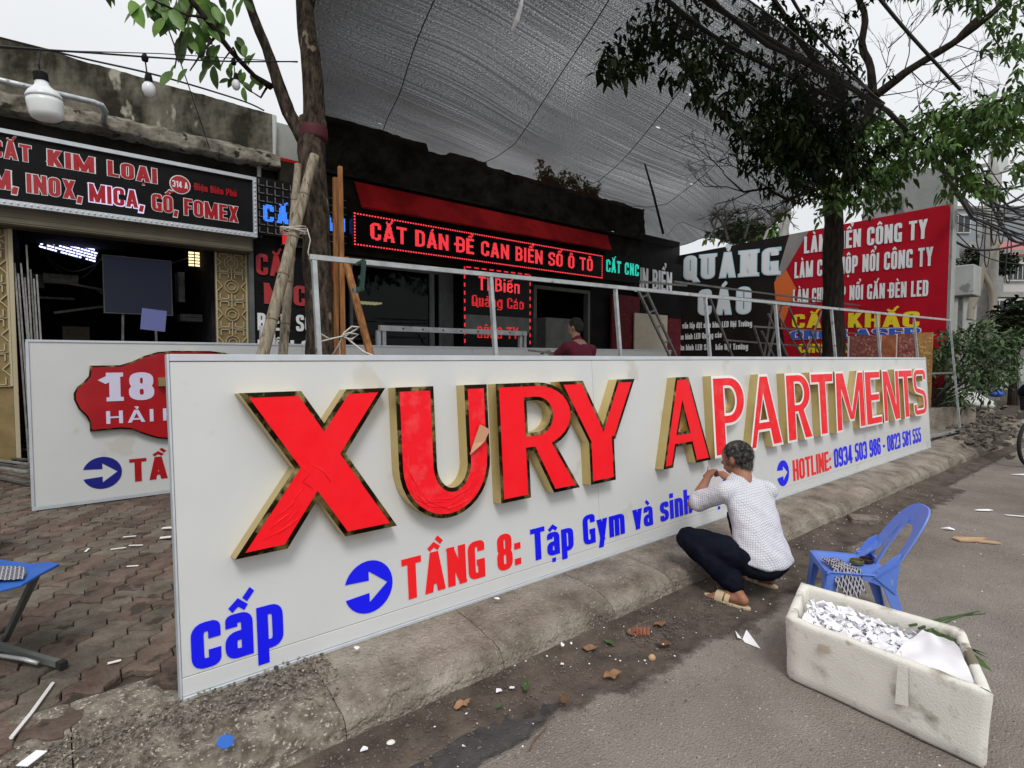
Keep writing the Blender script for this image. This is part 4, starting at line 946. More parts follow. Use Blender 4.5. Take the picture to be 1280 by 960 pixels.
for k, (px, py, w_, h_, mt_, lb_) in enumerate([(40, 352, .30, .22, 'frame', 'grey box on the left wall shelf inside the workshop'), (76, 350, .45, .16, 'dsteel', 'dark machine casing under the tube light in the workshop'), (95, 420, .35, .30, 'shut', 'brown carton on the floor left of the dark screen'), (240, 398, .40, .12, 'frame', 'low grey case right of the pale blue sheet'), (225, 360, .10, .50, 'dsteel', 'thin upright machine column right of the dark screen')]):
    c = at(px, py, 8.9+.15*k); o = MB().box(c, (w_, .3, h_)).box(c+Vector((0, -.16, h_*.2)), (w_*.6, .02, h_*.3)).build('stock_box', {'frame': m_frame, 'dsteel': m_dsteel, 'shut': m_shut}[mt_], bevel=.006); tag(o, lb_, 'box')
for k, (x0_, y0_, x1_, y1_, s_) in enumerate([(45, 305, 120, 330, 22), (60, 325, 130, 318, 30), (150, 318, 235, 322, 12)]):
    a, b = at(x0_, y0_, 9.1), at(x1_, y1_, 9.1); o = MB().tube([a.lerp(b, t/10)-Vector((0, 0, s_*.012*math.sin(math.pi*t/10))) for t in range(11)], .012, 5).build('sagging_cable', m_dsteel, smooth=True); tag(o, ['upper sagging cable under the tube light', 'lower sagging cable crossing behind the machine casing', 'slack cable above the dark screen'][k], 'cable')

# fascia board of the left shop
BY = 9.14
bd = thing('metal_cutting_board', 'black shop board with red letters CẮT KIM LOẠI and studded white frame', 'signboard', (0, BY, 3.36))
bz0, bz1 = 3.37, 4.20; bx0, bx1 = -3.2, 2.44
MB().bx(bx0, bx1, BY, BY+.12, bz0, bz1).build('backboard', m_black, bd)
for (x0, x1, z0, z1) in ((bx0, bx1, bz0-.03, bz0+.035), (bx0, bx1, bz1-.01, bz1+.04), (bx1-.001, bx1+.05, bz0-.03, bz1+.04)): MB().bx(x0, x1, BY-.035+(.002 if x0 != bx0 else 0), BY+.12, z0, z1).build('frame', m_trim, bd)
m = MB()
for k in range(90): x = bx0+.04+k*.062; m.lathe((x, BY-.04, bz0+.003), [(.013, 0), (.012, .006), (.004, .01)], 6, axis=(0, -1, 0))
for k in range(13): m.lathe((bx1+.025, BY-.04, bz0+.03+k*.064), [(.013, 0), (.012, .006), (.004, .01)], 6, axis=(0, -1, 0))
m.build('frame_studs', m_bulb, bd)
def on_y(y): return lambda u, v, w=0: Vector((u, y-w, v))
def tx(body, y, pxl, pxr, pyb, pyt, mat, par, name='lettering', zb=None, zh=None, **k):
    """lettering on the wall plane y, spanning two picture columns; height from the picture rows at its left end"""
    a = ony(pxl, pyb, y); b = ony(pxr, 400, y); h = ony(pxl, pyt, y).z-a.z
    k.setdefault('a', .11); k.setdefault('w0', .56)
    f = lambda u, v, w: Vector((a.x+u, y-w-.004, (zb if zb is not None else a.z)+v)); return text_mb(body, f, b.x-a.x, zh or h, d=.006, **k).build(name, mat, par)
def outlined(body, *args, mato=m_prt, gr=.035, **k):
    y = args[0]; args2 = list(args); tx(body, *args2, **k); args3 = list(args); args3[0] = y+.003; args3[5] = mato; tx(body, *args3, name='letter_outline', grow=gr, **k)
outlined('CẮT', BY, -12, 47, 210, 191, m_dred, bd, zb=3.90, zh=.20)
outlined('KIM', BY, 60, 124, 217, 198, m_dred, bd, zb=3.90, zh=.20)
outlined('LOẠI', BY, 135, 201, 232, 210, m_dred, bd, zb=3.90, zh=.20)
outlined('NHÔM,', BY, -70, 29, 248, 222, m_dred, bd, zb=3.53, zh=.23)
outlined('INOX,', BY, 34, 108, 250, 226, m_dred, bd, zb=3.53, zh=.23)
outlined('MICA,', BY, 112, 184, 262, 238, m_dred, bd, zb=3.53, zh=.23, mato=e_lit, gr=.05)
outlined('GỖ,', BY, 190, 226, 262, 238, m_dred, bd, zb=3.53, zh=.23)
outlined('FOMEX', BY, 230, 301, 262, 238, m_dred, bd, zb=3.53, zh=.23)
c = ony(225, 231, BY); m = MB(); m.lathe((c.x, BY-.001, c.z), [(.13, 0), (.13, .006)], 24, axis=(0, -1, 0)); m.build('number_disc', m_prt, bd); m = MB(); m.lathe((c.x, BY-.0075, c.z), [(.118, 0), (.118, .003)], 24, axis=(0, -1, 0)); m.build('number_disc_face', m_dred, bd)
f_ = lambda u, v, w: Vector((c.x-.095+u, BY-.012-w, c.z-.045+v)); text_mb('314 A', f_, .19, .09, d=.003).build('number', m_prt, bd)
tx('Điện Biên Phủ', BY, 243, 299, 238, 228, m_dred, bd, zb=c.z-.04, zh=.10)
# conduit with lamp above the board
o = MB().tube([(-3, 8.9, 4.72), (.52, 8.9, 4.72), (.60, 8.92, 4.71), (.64, 9.0, 4.68), (.64, 9.3, 4.62)], .036, 10).build('conduit_pipe', m_steel, smooth=True); tag(o, 'grey steel conduit running along the ledge of the left shop', 'pipe')

# ================================================================ FESTOON STRING
wire_pts = [at(-60, 52, 2.2), at(0, 58, 2.35), at(50, 62, 2.55), at(115, 66, 2.9), at(180, 71, 3.3), at(240, 75, 3.65), at(295, 77, 4.0), at(372, 77, 4.38)]
ws = thing('festoon_string', 'thin black festoon wire with hanging lamps strung from the near tree to the left', 'string light', wire_pts[3])
MB().tube(wire_pts, .005, 6).build('wire', m_cable, ws, smooth=True)
MB().tube([at(-60, 57, 2.4), at(60, 63, 2.8), at(200, 67, 3.6), at(372, 78, 4.4)], .003, 5).build('support_wire', m_cable, ws, smooth=True)
for (px, py, t, s) in ((186, 108, 3.3, 1.0), (295, 104, 4.0, .8)):
    top = at(px-5 if px < 200 else px-3, 72 if px < 200 else 77, t); c = at(px, py, t)
    sk = MB().tube([top, top+(c-top)*.6], .004, 6).lathe(c+Vector((0, 0, .02)), [(.02*s, -.005), (.022*s, .02), (.016*s, .05)], 10).lathe(top, [(.016, -.02), (.02, 0), (.008, .025)], 8).build('socket', m_black, ws)
    MB().lathe(c, [(.006, -.062*s), (.024*s, -.052*s), (.036*s, -.026*s), (.034*s, .0), (.022*s, .02)], 14).build('bulb', m_bulbc, sk, smooth=True)
bl_ = thing('lamp_bulb', 'big white plastic lamp bulb hanging below the wire at upper left', 'lamp', at(55, 140, 2.5)); c = at(56, 128, 2.5)
ax = Vector((.10, 0, -1)).normalized()
K_ = .74
MB().lathe(c, [(.03*K_, -.105*K_), (.060*K_, -.100*K_), (.078*K_, -.088*K_), (.084*K_, -.068*K_), (.090*K_, -.01*K_), (.089*K_, .018*K_)], 24, axis=-ax).build('diffuser', m_bulb, bl_, smooth=True)
MB().lathe(c, [(.092*K_, .018*K_), (.090*K_, .034*K_), (.074*K_, .060*K_), (.050*K_, .082*K_), (.036*K_, .10*K_), (.032*K_, .125*K_)], 24, axis=-ax).build('body', m_bulbc, bl_, smooth=True)
MB().lathe(c, [(.027, .09), (.028, .095), (.028, .125), (.014, .135)], 12, axis=-ax).tube([c-ax*.13, c-ax*.16, at(50, 62, 2.55)], .004, 6).build('socket', m_black, bl_)

# ================================================================ MIDDLE SHOP (x 2.9 .. 12.3)
mid = thing('sticker_shop', 'dark low shop building under the black net with red LED signs', 'shop', (7, YF, .2))
def ptop(x):
    s = 5.42+.03*nz(x*1.5, 5)+.02*nz(x*8, 5)
    if x < 5.55: return s+.08
    if x < 6.0: return s-.05
    if x < 6.9: return s+.03
    return s-.04+.03*nz(x*4, 9)
rough_edge_block('parapet', 3.45, 12.05, 9.2, 9.75, 4.62, ptop, m_dark, mid, 170, front=.05)
MB().bx(3.45, 12.05, 9.17, 9.298, 4.57, 4.619).build('parapet_underside', m_dark, mid)
MB().bx(2.9, 3.45, YF, YF+.25, 3.42, 5.3).build('upper_wall', m_wall, mid)
MB().bx(2.9, 12.04, 9.3, 9.6, 3.30, 4.64).build('fascia_wall', m_dark, mid)
for x0, x1 in ((2.52, 4.05), (10.35, 12.3)): MB().bx(x0, x1, YF, YF+.2, .2, 3.29).build('wall', m_black, mid)
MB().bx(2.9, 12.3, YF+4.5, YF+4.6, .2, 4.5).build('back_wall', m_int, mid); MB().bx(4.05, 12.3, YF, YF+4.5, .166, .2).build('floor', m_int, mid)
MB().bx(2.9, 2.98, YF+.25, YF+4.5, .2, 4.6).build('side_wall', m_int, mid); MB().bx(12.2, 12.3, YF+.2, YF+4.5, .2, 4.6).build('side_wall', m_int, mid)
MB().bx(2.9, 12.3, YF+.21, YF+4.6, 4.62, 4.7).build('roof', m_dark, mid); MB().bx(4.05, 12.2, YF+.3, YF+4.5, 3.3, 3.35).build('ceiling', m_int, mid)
# awning: red sloping sheet under the parapet
aw = MB(); aw.add([(4.1, 9.19, 4.52), (10.6, 9.19, 4.50), (10.45, 8.92, 4.10), (4.1, 8.92, 4.04)], [(0, 1, 2, 3)]); aw.add([(4.1, 9.195, 4.50), (10.6, 9.195, 4.48), (10.45, 8.925, 4.08), (4.1, 8.925, 4.02)], [(3, 2, 1, 0)])
o = aw.build('awning', m_awn, mid, label='dark red sloping awning above the LED sign')
m = MB(); q = ony(352, 198, YF-.1); m.add([(q.x, YF-.06, q.z+.03), (q.x+.42, YF-.06, q.z+.02), (q.x+.15, YF-.06, q.z-.34), (q.x, YF-.06, q.z-.36)], [(0, 1, 2, 3)]); m.add([v+Vector((0, .03, 0)) for v in m.v[:4]], [(3, 2, 1, 0)]); tag(m.build('red_sheet', m_awn), 'small red sheet corner on the wall behind the near tree', 'sheet')
tx('In Phun Khổ Lớn', 9.1, 436, 590, 205, 197, m_dred, mid, zb=4.40, zh=.07) if False else None
# joinery: aluminium frames and dark glass
def pane(x0, x1, z0, z1, nm='window'):
    f = MB(); t = .05; y0, y1 = YF-.01, YF+.08
    f.bx(x0, x0+t, y0, y1, z0, z1); f.bx(x1-t, x1, y0, y1, z0, z1); f.bx(x0+t, x1-t, y0+.002, y1-.002, z1-t, z1); f.bx(x0+t, x1-t, y0+.002, y1-.002, z0, z0+t)
    fo = f.build(nm, m_frame, mid); MB().bx(x0+t, x1-t, YF+.025, YF+.035, z0+t, z1-t).build('pane', m_glassf, fo)
m_glassf = m_glass
def glass_clear():
    g = bpy.data.materials.new('window_glass'); g.use_nodes = True; n = g.node_tree; t = n.nodes.new('ShaderNodeBsdfTransparent'); t.inputs[0].default_value = (.35, .4, .38, 1)
    gl = n.nodes.new('ShaderNodeBsdfGlossy'); gl.inputs['Roughness'].default_value = .03; x = n.nodes.new('ShaderNodeMixShader'); x.inputs[0].default_value = .014
    n.links.new(t.outputs[0], x.inputs[1]); n.links.new(gl.outputs[0], x.inputs[2]); n.links.new(x.outputs[0], n.nodes['Material Output'].inputs['Surface']); return g
m_glassf = glass_clear()
pane(4.12, 5.80, .2, 3.20); pane(5.80, 6.02, .2, 3.20)
MB().bx(6.02, 6.30, YF, YF+.1, .2, 3.29).build('grey_panel', m_frame, mid); MB().bx(4.05, 6.3, YF-.03, YF+.2, 3.2, 3.295).build('lintel', m_shut, mid)
# right doorway: open, framed
m = MB(); m.bx(8.42, 8.52, YF-.05, YF+.1, .2, 3.16); m.bx(10.2, 10.28, YF-.05, YF+.1, .2, 3.16); m.bx(8.52, 10.2, YF-.048, YF+.098, 3.08, 3.16); m.build('door_frame', m_frame, mid)
for x0, x1 in ((6.3, 8.42),): MB().bx(x0, x1, YF+.05, YF+.2, .2, 3.29).build('wall', m_black, mid)
for nm, px, py, d, w_, h_, mt, lb in (('cabinet', 645+48, 412, 12.9, .9, .5, m_frame, 'grey cabinet inside the right doorway of the middle shop'), ('cardboard_box', 510, 435, 11.2, .6, .35, m_frame, 'pale box on the floor behind the shop window')):
    c = at(px, py, d); tag(MB().box((c.x, c.y, (c.z+h_/2+.2)/2), (w_, .4, c.z+h_/2-.2)).build(nm, mt, bevel=.01), lb, nm.replace('_', ' '))
dl = thing('ceiling_lamp', 'small warm lit lamp seen through the middle shop window', 'lamp', at(462, 380, 10.8)); c = at(460, 379, 10.8)
m = MB(); [m.box(c+Vector((-.2+k*.08, 0, .0)), (.04, .3, .03)) for k in range(6)]; m.build('glowing_bars', e_warm, dl); MB().box(c+Vector((0, 0, .03)), (.5, .34, .02)).build('housing', m_black, dl)

# LED sign, horizontal
LY = 8.98
led = thing('led_sign', 'long black LED sign with dotted border and one line of glowing red text', 'LED sign', (7.1, LY, 3.4))
lz0, lz1 = ony(441, 307.5, LY).z+.0, ony(441, 263.5, LY).z; lx0, lx1 = ony(441, 300, LY).x, ony(754, 300, LY).x
MB().bx(lx0, lx1, LY, LY+.14, lz0, lz1).build('cabinet', m_blackg, led, bevel=.008)
m = MB(); nL = 118
for k in range(nL):
    x = lx0+.04+(lx1-lx0-.08)*k/(nL-1)
    for z in (lz0+.035, lz1-.035): m.bx(x-.013, x+.013, LY-.008, LY-.001, z-.011, z+.011)
for k in range(11):
    z = lz0+.035+(lz1-lz0-.07)*k/10
    for x in (lx0+.035, lx1-.035): m.bx(x-.011, x+.011, LY-.008, LY-.001, z-.013, z+.013)
m.build('border_lights', e_red, led)
def ledtext(body, x0, x1, zb, h, y, mat, par, pitch=.0155, **k):
    """lettering made of separate light points: rasterise the glyph union"""
    k.setdefault('a', .085); cl = clusters(body); adv = 0; g = []
    for c_ in cl: w = glyph_mesh(c_, k['a'], k.get('w0', .56))[0]; g.append((c_, adv)); adv += w+.11
    sx = (x1-x0)/(adv-.11); m_ = MB()
    for c_, o_ in g:
        if c_ == ' ': continue
        w, V, Fc = glyph_mesh(c_, k['a'], k.get('w0', .56))
        tri = [[(x0+(o_+V[i][0])*sx, zb+V[i][1]*h) for i in f] for f in Fc]
        done = set()
        for t in tri:
            xs = [p[0] for p in t]; ys = [p[1] for p in t]
            for ix in range(int(min(xs)/pitch), int(max(xs)/pitch)+2):
                for iy in range(int(min(ys)/pitch), int(max(ys)/pitch)+2):
                    if (ix, iy) in done: continue
                    px_, py_ = (ix)*pitch, (iy)*pitch; s_ = [(t[(q+1) % len(t)][0]-t[q][0])*(py_-t[q][1])-(t[(q+1) % len(t)][1]-t[q][1])*(px_-t[q][0]) for q in range(len(t))]
                    if all(v >= -1e-9 for v in s_) or all(v <= 1e-9 for v in s_): done.add((ix, iy))
        for ix, iy in done:
            X, Z, r_ = ix*pitch, iy*pitch, pitch*.40; b = len(m_.v); m_.v += [Vector((X-r_, y-.004, Z-r_)), Vector((X+r_, y-.004, Z-r_)), Vector((X+r_, y-.004, Z+r_)), Vector((X-r_, y-.004, Z+r_))]; m_.f.append((b, b+1, b+2, b+3))
    m_.uv = 1
    o_ = m_.build('lit_lettering', mat, par); o_['kind'] = 'stuff'; return o_
ltx0, ltx1 = ony(463, 300, LY).x, ony(741, 300, LY).x
ledtext('CẮT DÁN ĐỀ CAN BIỂN SỐ Ô TÔ', ltx0, ltx1, lz0+.155, .285, LY, e_red, led, a=.10, w0=.60)
# vertical LED sign
VY = 9.0; v0, v1 = ony(579.5, 400, VY).x, ony(663.5, 400, VY).x; vz1 = ony(579, 331, VY).z
vl = thing('vertical_led_sign', 'tall narrow black LED sign with red dashed border below the long LED sign', 'LED sign', (v0, VY, 1.2))
MB().bx(v0, v1, VY, VY+.12, 1.15, vz1).build('cabinet', m_blackg, vl, bevel=.006)
m = MB()
for k in range(14):
    z = vz1-.06-k*.155
    for x in (v0+.025, v1-.025): m.bx(x-.014, x+.014, VY-.008, VY-.001, z-.045, z+.03)
for k in range(9): x = v0+.12+k*(v1-v0-.24)/8; m.bx(x-.055, x+.055, VY-.008, VY-.001, vz1-.045, vz1-.02)
m.build('border_lights', e_redd, vl)
za = ony(600, 362, VY).z; ledtext('Tì Biển', ony(597, 0, VY).x, ony(650, 0, VY).x, za+.0, .26, VY, e_red, vl, pitch=.018)
zb = ony(600, 382, VY).z; ledtext('Quảng Cáo', ony(588, 0, VY).x, ony(655, 0, VY).x, zb-.02, .22, VY, e_redd, vl, pitch=.024)
zc = ony(600, 404, VY).z; MB().bx(v0+.04, v1-.04, VY-.003, VY-.001, zc-.16, zc+.16).build('grey_screen_band', m_frame, vl)
ledtext('CÔNG TY', ony(595, 0, VY).x, ony(648, 0, VY).x, zc-.30, .24, VY, e_redd, vl, pitch=.02)
# cyan sign
cy0 = ony(757, 320, 9.1); cy1 = ony(800, 325, 9.1); cs = thing('cyan_sign', 'small black sign glowing cyan CẮT CNC at the right end of the middle shop', 'sign', (cy0.x, 9.1, cy0.z))
MB().bx(cy0.x-.05, cy1.x+.05, 9.12, 9.2, cy0.z-.56, cy0.z+.10).build('backboard', m_black, cs)
ledtext('CẮT CNC', cy0.x+.03, cy1.x-.03, cy0.z-.37, .30, 9.115, e_cyan, cs, a=.11, pitch=.02)
# white-lettered dark banner at the end
ib = thing('dark_banner', 'dark banner with tall pale letters IN BIỂN beside the cyan sign', 'banner', (12.6, 9.3, 3))
MB().bx(12.06, 13.95, 9.30, 9.34, 2.65, 4.15).build('sheet', m_black, ib); MB().bx(12.06, 13.98, 9.42, 9.5, 4.16, 4.82).build('upper_sheet', m_black, ib); tx('IN BIỂN', 9.29, 799, 839, 360, 334, m_prt, ib, a=.1)
# board between the shops
lb = thing('shutter_board', 'black slatted board with red and white letters behind the near tree', 'signboard', (3.2, 9.35, 1.2))
for k in range(13): z = 1.0+k*.19; MB().bx(2.52, 4.0, 9.40, 9.43, z, z+.182).build('slat', m_black, lb)
MB().bx(2.52, 4.0, 9.44, 9.47, .9, 3.5).build('backboard', m_dsteel, lb)
tx('CẮT CNC', 9.39, 320, 425, 340, 313, m_dred, lb, zb=2.82, zh=.33); tx('MICA', 9.39, 330, 404, 380, 352, m_dred, lb, zb=2.37, zh=.33)
tx('BIỂN SỐ', 9.39, 322, 391, 413, 390, m_prt, lb, zb=1.95, zh=.27); tx('BIỂN SỐ', 9.39, 322, 400, 430, 418, m_prt, lb, zb=1.60, zh=.2)
bb = thing('blue_sign', 'black perforated sign glowing blue CẮT just left of the near tree', 'sign', (3.2, 9.2, 3.4))
MB().bx(2.52, 4.0, 9.24, 9.30, 3.42, 4.30).build('backboard', m_black, bb)
m = MB()
for i in range(12):
    for j in range(7): m.bx(2.55+i*.12, 2.565+i*.12+.0, 9.225, 9.238, 3.45+j*.12, 3.54+j*.12); m.bx(2.567+i*.12, 2.64+i*.12, 9.226, 9.238, 3.45+j*.12, 3.462+j*.12)
m.build('perforated_sheet', m_dsteel, bb)
z_ = ony(324, 274, 9.22).z; x_ = ony(323, 0, 9.22).x
ledtext('CẮT LAO', x_, ony(428, 0, 9.22).x, z_-.02, .26, 9.22, e_blue, bb, a=.12, pitch=.02); 
ledtext('N', ony(347, 0, 9.22).x, ony(359, 0, 9.22).x, z_-.33, .2, 9.22, e_redd, bb, a=.12, pitch=.02)
o = MB().bx(*[2.56, 2.78, 9.3, 9.38], 1.72, 2.02).build('white_box', m_panel); tag(o, 'small white wall box below the black slatted board', 'box')
# maroon tiled plaque with patterns and beige board
mp_ = thing('maroon_plaque_wall', 'maroon panel with pale floral pattern and beige board, right of the doorway', 'panel', (12.2, 9.4, 1.4))
x0, x1 = ony(766, 400, 9.3).x, ony(852, 400, 9.3).x
MB().bx(x0, x1, 9.32, 9.38, 1.2, 3.12).build('panel', m_maroon, mp_); a = ony(793, 391, 9.25); b = ony(834, 391, 9.25); MB().bx(a.x, b.x, 9.24, 9.27, 1.2, a.z).build('beige_board', m_beige, mp_)
# shrubs on the parapet
def leafmesh(name, mat, L=.1, Wd=.04):
    me = bpy.data.meshes.new(name); us = (0, .1, .25, .42, .6, .78, .92, 1); ws = (.04, .52, .86, 1, .93, .66, .28, .02); v = []; f = []
    for u, w in zip(us, ws): z = -.10*L*u*u; v += [(L*u, Wd*.5*w, z+.12*Wd*w), (L*u, 0, z), (L*u, -Wd*.5*w, z+.12*Wd*w)]
    for i in range(7): a = i*3; f += [(a, a+1, a+4, a+3), (a+1, a+2, a+5, a+4)]
    me.from_pydata(v, [], f); me.materials.append(mat)
    for p in me.polygons: p.use_smooth = True
    return me
def leaf_into(mb, p, d, L, Wd, droop=.3):
    d = Vector(d).normalized(); s = d.cross(Vector((R.gauss(0, .5), R.gauss(0, .5), 1))).normalized(); n = s.cross(d)
    vs = [p, p+d*L*.35+s*Wd*.5, p+d*L*.7+s*Wd*.38-Vector((0, 0, L*droop*.3)), p+d*L-Vector((0, 0, L*droop)), p+d*L*.7-s*Wd*.38-Vector((0, 0, L*droop*.3)), p+d*L*.35-s*Wd*.5]
    mb.add(vs, [(0, 1, 5), (1, 2, 4, 5), (2, 3, 4)])
def rdir(up=0): return Vector((R.gauss(0, 1), R.gauss(0, 1), R.gauss(up, .8))).normalized()
for k, (px, py, w_, h_, lb_) in enumerate([(690, 232, .75, .62, 'dark leafy shrub growing on the parapet left of another'), (735, 245, .75, .5, 'lower dark leafy shrub growing on the parapet at its right')]):
    c = ony(px, py, 9.62); c.z = 5.36; t = thing('parapet_shrub', lb_, 'shrub', c, 'shrubs rooted on the shop parapet'); fm = MB(); sm_ = MB()
    for q in range(16):
        tip = c+Vector((R.gauss(0, w_*.5), R.uniform(-.25, .1), h_*R.uniform(.4, 1))); sm_.tube([c, (c+tip)/2+Vector((R.gauss(0, .04), 0, .04)), tip], [.01, .007, .003], 4)
        for z in range(48): leaf_into(fm, c.lerp(tip, R.uniform(.3, 1.05))+rdir()*.07, rdir(), .11, .042)
    fm.build('foliage', m_leaf, t); sm_.build('stems', m_bark2, t)

# ================================================================ SHADE NET
net = thing('shade_net', 'large sagging black shade net stretched overhead from the parapet to the street cables', 'net', (6, 6, 4.6))
def netp(u, v):
    fl, fr, bl2, br = Vector((1.35, 2.7, 4.7)), Vector((7.65, 2.4, 4.5)), Vector((3.55, 9.9, 5.72)), Vector((13.9, 9.75, 4.72))
    p = fl.lerp(fr, u).lerp(bl2.lerp(br, u), v); bow = Vector((0, 0, 0))
    if v > .5: # back edge held up by the parapet, dropping beyond its end
        xx = p.x; hold = 5.50 if xx < 11.3 else max(4.66, 5.50-(xx-11.3)*.84)
        p.z = p.z*(1-(v-.5)*2)+hold*(v-.5)*2
    p.z -= .85*math.sin(math.pi*v)*.42 + .55*math.sin(math.pi*min(1, u))*math.sin(math.pi*v)*.3 + .55*max(0, u-.75)*4*math.sin(math.pi*min(1, v*1.35) if v < .74 else 0)*.9
    p.x += -.18*math.sin(math.pi*v)*(1-u)+ .25*math.sin(math.pi*v)*u*.4
    p.z += .03*nz(p.x*1.0, p.y*.8, 3)
    g = (u-.2)**2*60+(v-.33)**2*50; p.z += .16*math.exp(-g)
    return p
NU, NV = 130, 80; me = bpy.data.meshes.new('net_sheet'); vs = [netp(i/NU, j/NV) for j in range(NV+1) for i in range(NU+1)]
nb = wloc(net); me.from_pydata([v-nb for v in vs], [], [(j*(NU+1)+i, j*(NU+1)+i+1, (j+1)*(NU+1)+i+1, (j+1)*(NU+1)+i) for j in range(NV) for i in range(NU)])
uvl = me.uv_layers.new(name='UVMap')
for lp_ in me.loops: i = lp_.vertex_index; uvl.data[lp_.index].uv = ((i % (NU+1))/NU*8, (i//(NU+1))/NV*8)
me.materials.append(m_net)
for p in me.polygons: p.use_smooth = True
o = bpy.data.objects.new('net_sheet', me); COL.objects.link(o); o.parent = net
for u in (.13, .335, .54, .745, .92):
    MB().tube([netp(u, v/40)-Vector((0, 0, .004)) for v in range(41)], .006, 4).build('seam', m_cable, net, smooth=True)
for e in (lambda t: netp(t, 0), lambda t: netp(0, t), lambda t: netp(1, t)): MB().tube([e(t/50) for t in range(51)], .009, 5).build('edge_cord', m_cable, net, smooth=True)
tp = netp(.24, .18); mb = MB(); mb.tube([at(640, 38, 4.3), at(646, 25, 4.25), at(651, 8, 4.2), at(655, -15, 4.2)], [.006, .02, .014, .01], 6); tag(mb.build('net_tie', m_paper), 'pale rag tie gathering the middle of the black net', 'tie')
sl_ = MB().tube([ony(806, 205, 8.6), ony(816, 240, 8.9), ony(829, 292, 9.3)], [.02, .03, .035], 6).build('net_prop', m_bark2, smooth=True); tag(sl_, 'thin dark stick propping up the net beyond the parapet end', 'pole')

# ================================================================ NEAR TREE (between the signs)
T1 = Vector((1.56, 4.3, .2))
def limb(pts, rs, n=10, wob=.02, sub=5, sd=0):
    P_, Q_ = [], []
    for i in range(len(pts)-1):
        for k in range(sub): t = k/sub; p = Vector(pts[i]).lerp(Vector(pts[i+1]), t); P_.append(p); Q_.append(rs[i]*(1-t)+rs[i+1]*t)
    P_.append(Vector(pts[-1])); Q_.append(rs[-1])
    P_ = [p+Vector((nz(p.z*2+sd, 1), nz(p.z*2+sd, 7), 0))*wob*(0 if i in (0,) else 1) for i, p in enumerate(P_)]
    return P_, [q*(1+.12*nz(p.z*6+sd, p.x*3)) for p, q in zip(P_, Q_)]
def bark_tube(mb, pts, rs, n=12, amp=.1):
    b = len(mb.v); mb.tube(pts, rs, n)
    for i in range(b, len(mb.v)): v = mb.v[i]; k = i-b; c = pts[min(k//n, len(pts)-1)]; mb.v[i] = c+(v-c)*(1+amp*nz(v.x*22, v.y*22, v.z*7))
t1 = thing('street_tree', 'slim street tree with dark bark rising left of the net, bamboo props against it', 'tree', T1)
m = MB(); c1 = [T1+Vector((0, 0, -.05)), at(402, 440, 4.36), at(396, 300, 4.36), at(389, 190, 4.38), at(391, 150, 4.4)]
p, r = limb(c1, [.13, .112, .106, .10, .105]); bark_tube(m, p, r, 14)
m.build('trunk', m_bark, t1, smooth=True)
for pts, rs, nm in (([at(393, 170, 4.4), at(392, 110, 4.42), at(385, 50, 4.45), at(380, -10, 4.5), at(372, -90, 4.6)], [.09, .080, .073, .068, .06], 'limb'),
                    ([at(382, 175, 4.4), at(360, 140, 4.38), at(345, 95, 4.36), at(325, 40, 4.33), at(309, -5, 4.3), at(290, -70, 4.3)], [.07, .050, .042, .037, .033, .028], 'limb')):
    m = MB(); p, r = limb(pts, rs, wob=.03); bark_tube(m, p, r, 10); m.build(nm, m_bark, t1, smooth=True)
tw = [[at(338, 108, 4.37), at(318, 95, 4.2), at(290, 66, 4.0), at(262, 30, 3.85), at(238, 0, 3.75), at(220, -30, 3.7)], [at(305, 82, 4.1), at(285, 60, 4.0), at(262, 42, 3.9)], [at(336, 106, 4.4), at(326, 122, 4.3), at(312, 113, 4.2)],
      [at(296, 70, 4.0), at(292, 60, 3.95), at(280, 75, 3.9)], [at(255, 22, 3.8), at(235, 20, 3.7), at(200, 5, 3.6), at(175, -8, 3.5)], [at(240, 5, 3.8), at(225, 50, 3.7), at(218, 85, 3.65)], [at(270, 45, 3.9), at(250, 70, 3.8), at(237, 88, 3.7)]]
for q in tw:
    m = MB(); p, r = limb(q, [.028 if q is tw[0] else .010]+[.018 if q is tw[0] else .007]*(len(q)-2)+[.004], wob=.015, sub=3); m.tube(p, r, 6); m.build('twig', m_bark2, t1, smooth=True)
m = MB(); c = at(392, 168, 4.4); m.lathe(c, [(.104, -.05), (.108, -.02), (.107, .03), (.103, .055)], 14); m.build('maroon_band', M('maroon_tape', (.07, .008, .012), .7), t1, smooth=True)
lm = [leafmesh('leaf', m_leaf2, .17, .080), leafmesh('leaf', m_leaf, .15, .072), leafmesh('leaf', m_leaf2, .14, .066)]
LP_ = [(166, 6), (205, 10), (190, -3), (215, 22), (225, 8), (238, 32), (240, 40), (258, 8), (265, 20), (270, 14), (283, 8), (296, 2), (246, 48), (254, 42), (236, 58), (246, 60), (262, 54), (268, 62), (272, 20), (200, 25), (208, 30), (182, 8),
       (215, 95), (236, 92), (258, 90), (264, 88), (222, 86), (305, 62), (320, 72), (316, 75), (303, 92), (286, 90), (290, 84), (282, 78), (268, 73), (306, 96), (312, 100), (300, 108), (288, 105), (305, 115), (275, 36), (250, 28), (228, 18), (212, 4), (232, -4),
       (248, 2), (222, -6), (196, -8), (302, 8), (280, -2), (300, 100), (318, 104), (294, 52), (230, 2), (242, 16), (220, 14), (252, 16), (262, 34), (234, 46), (210, 12), (190, 12), (205, 0)]
LP_ += [(x+R.uniform(-12, 12), y+R.uniform(-9, 9)) for x, y in LP_[:22]]+[(x+R.uniform(-10, 10), y+R.uniform(-8, 8)) for x, y in LP_[40:60]]
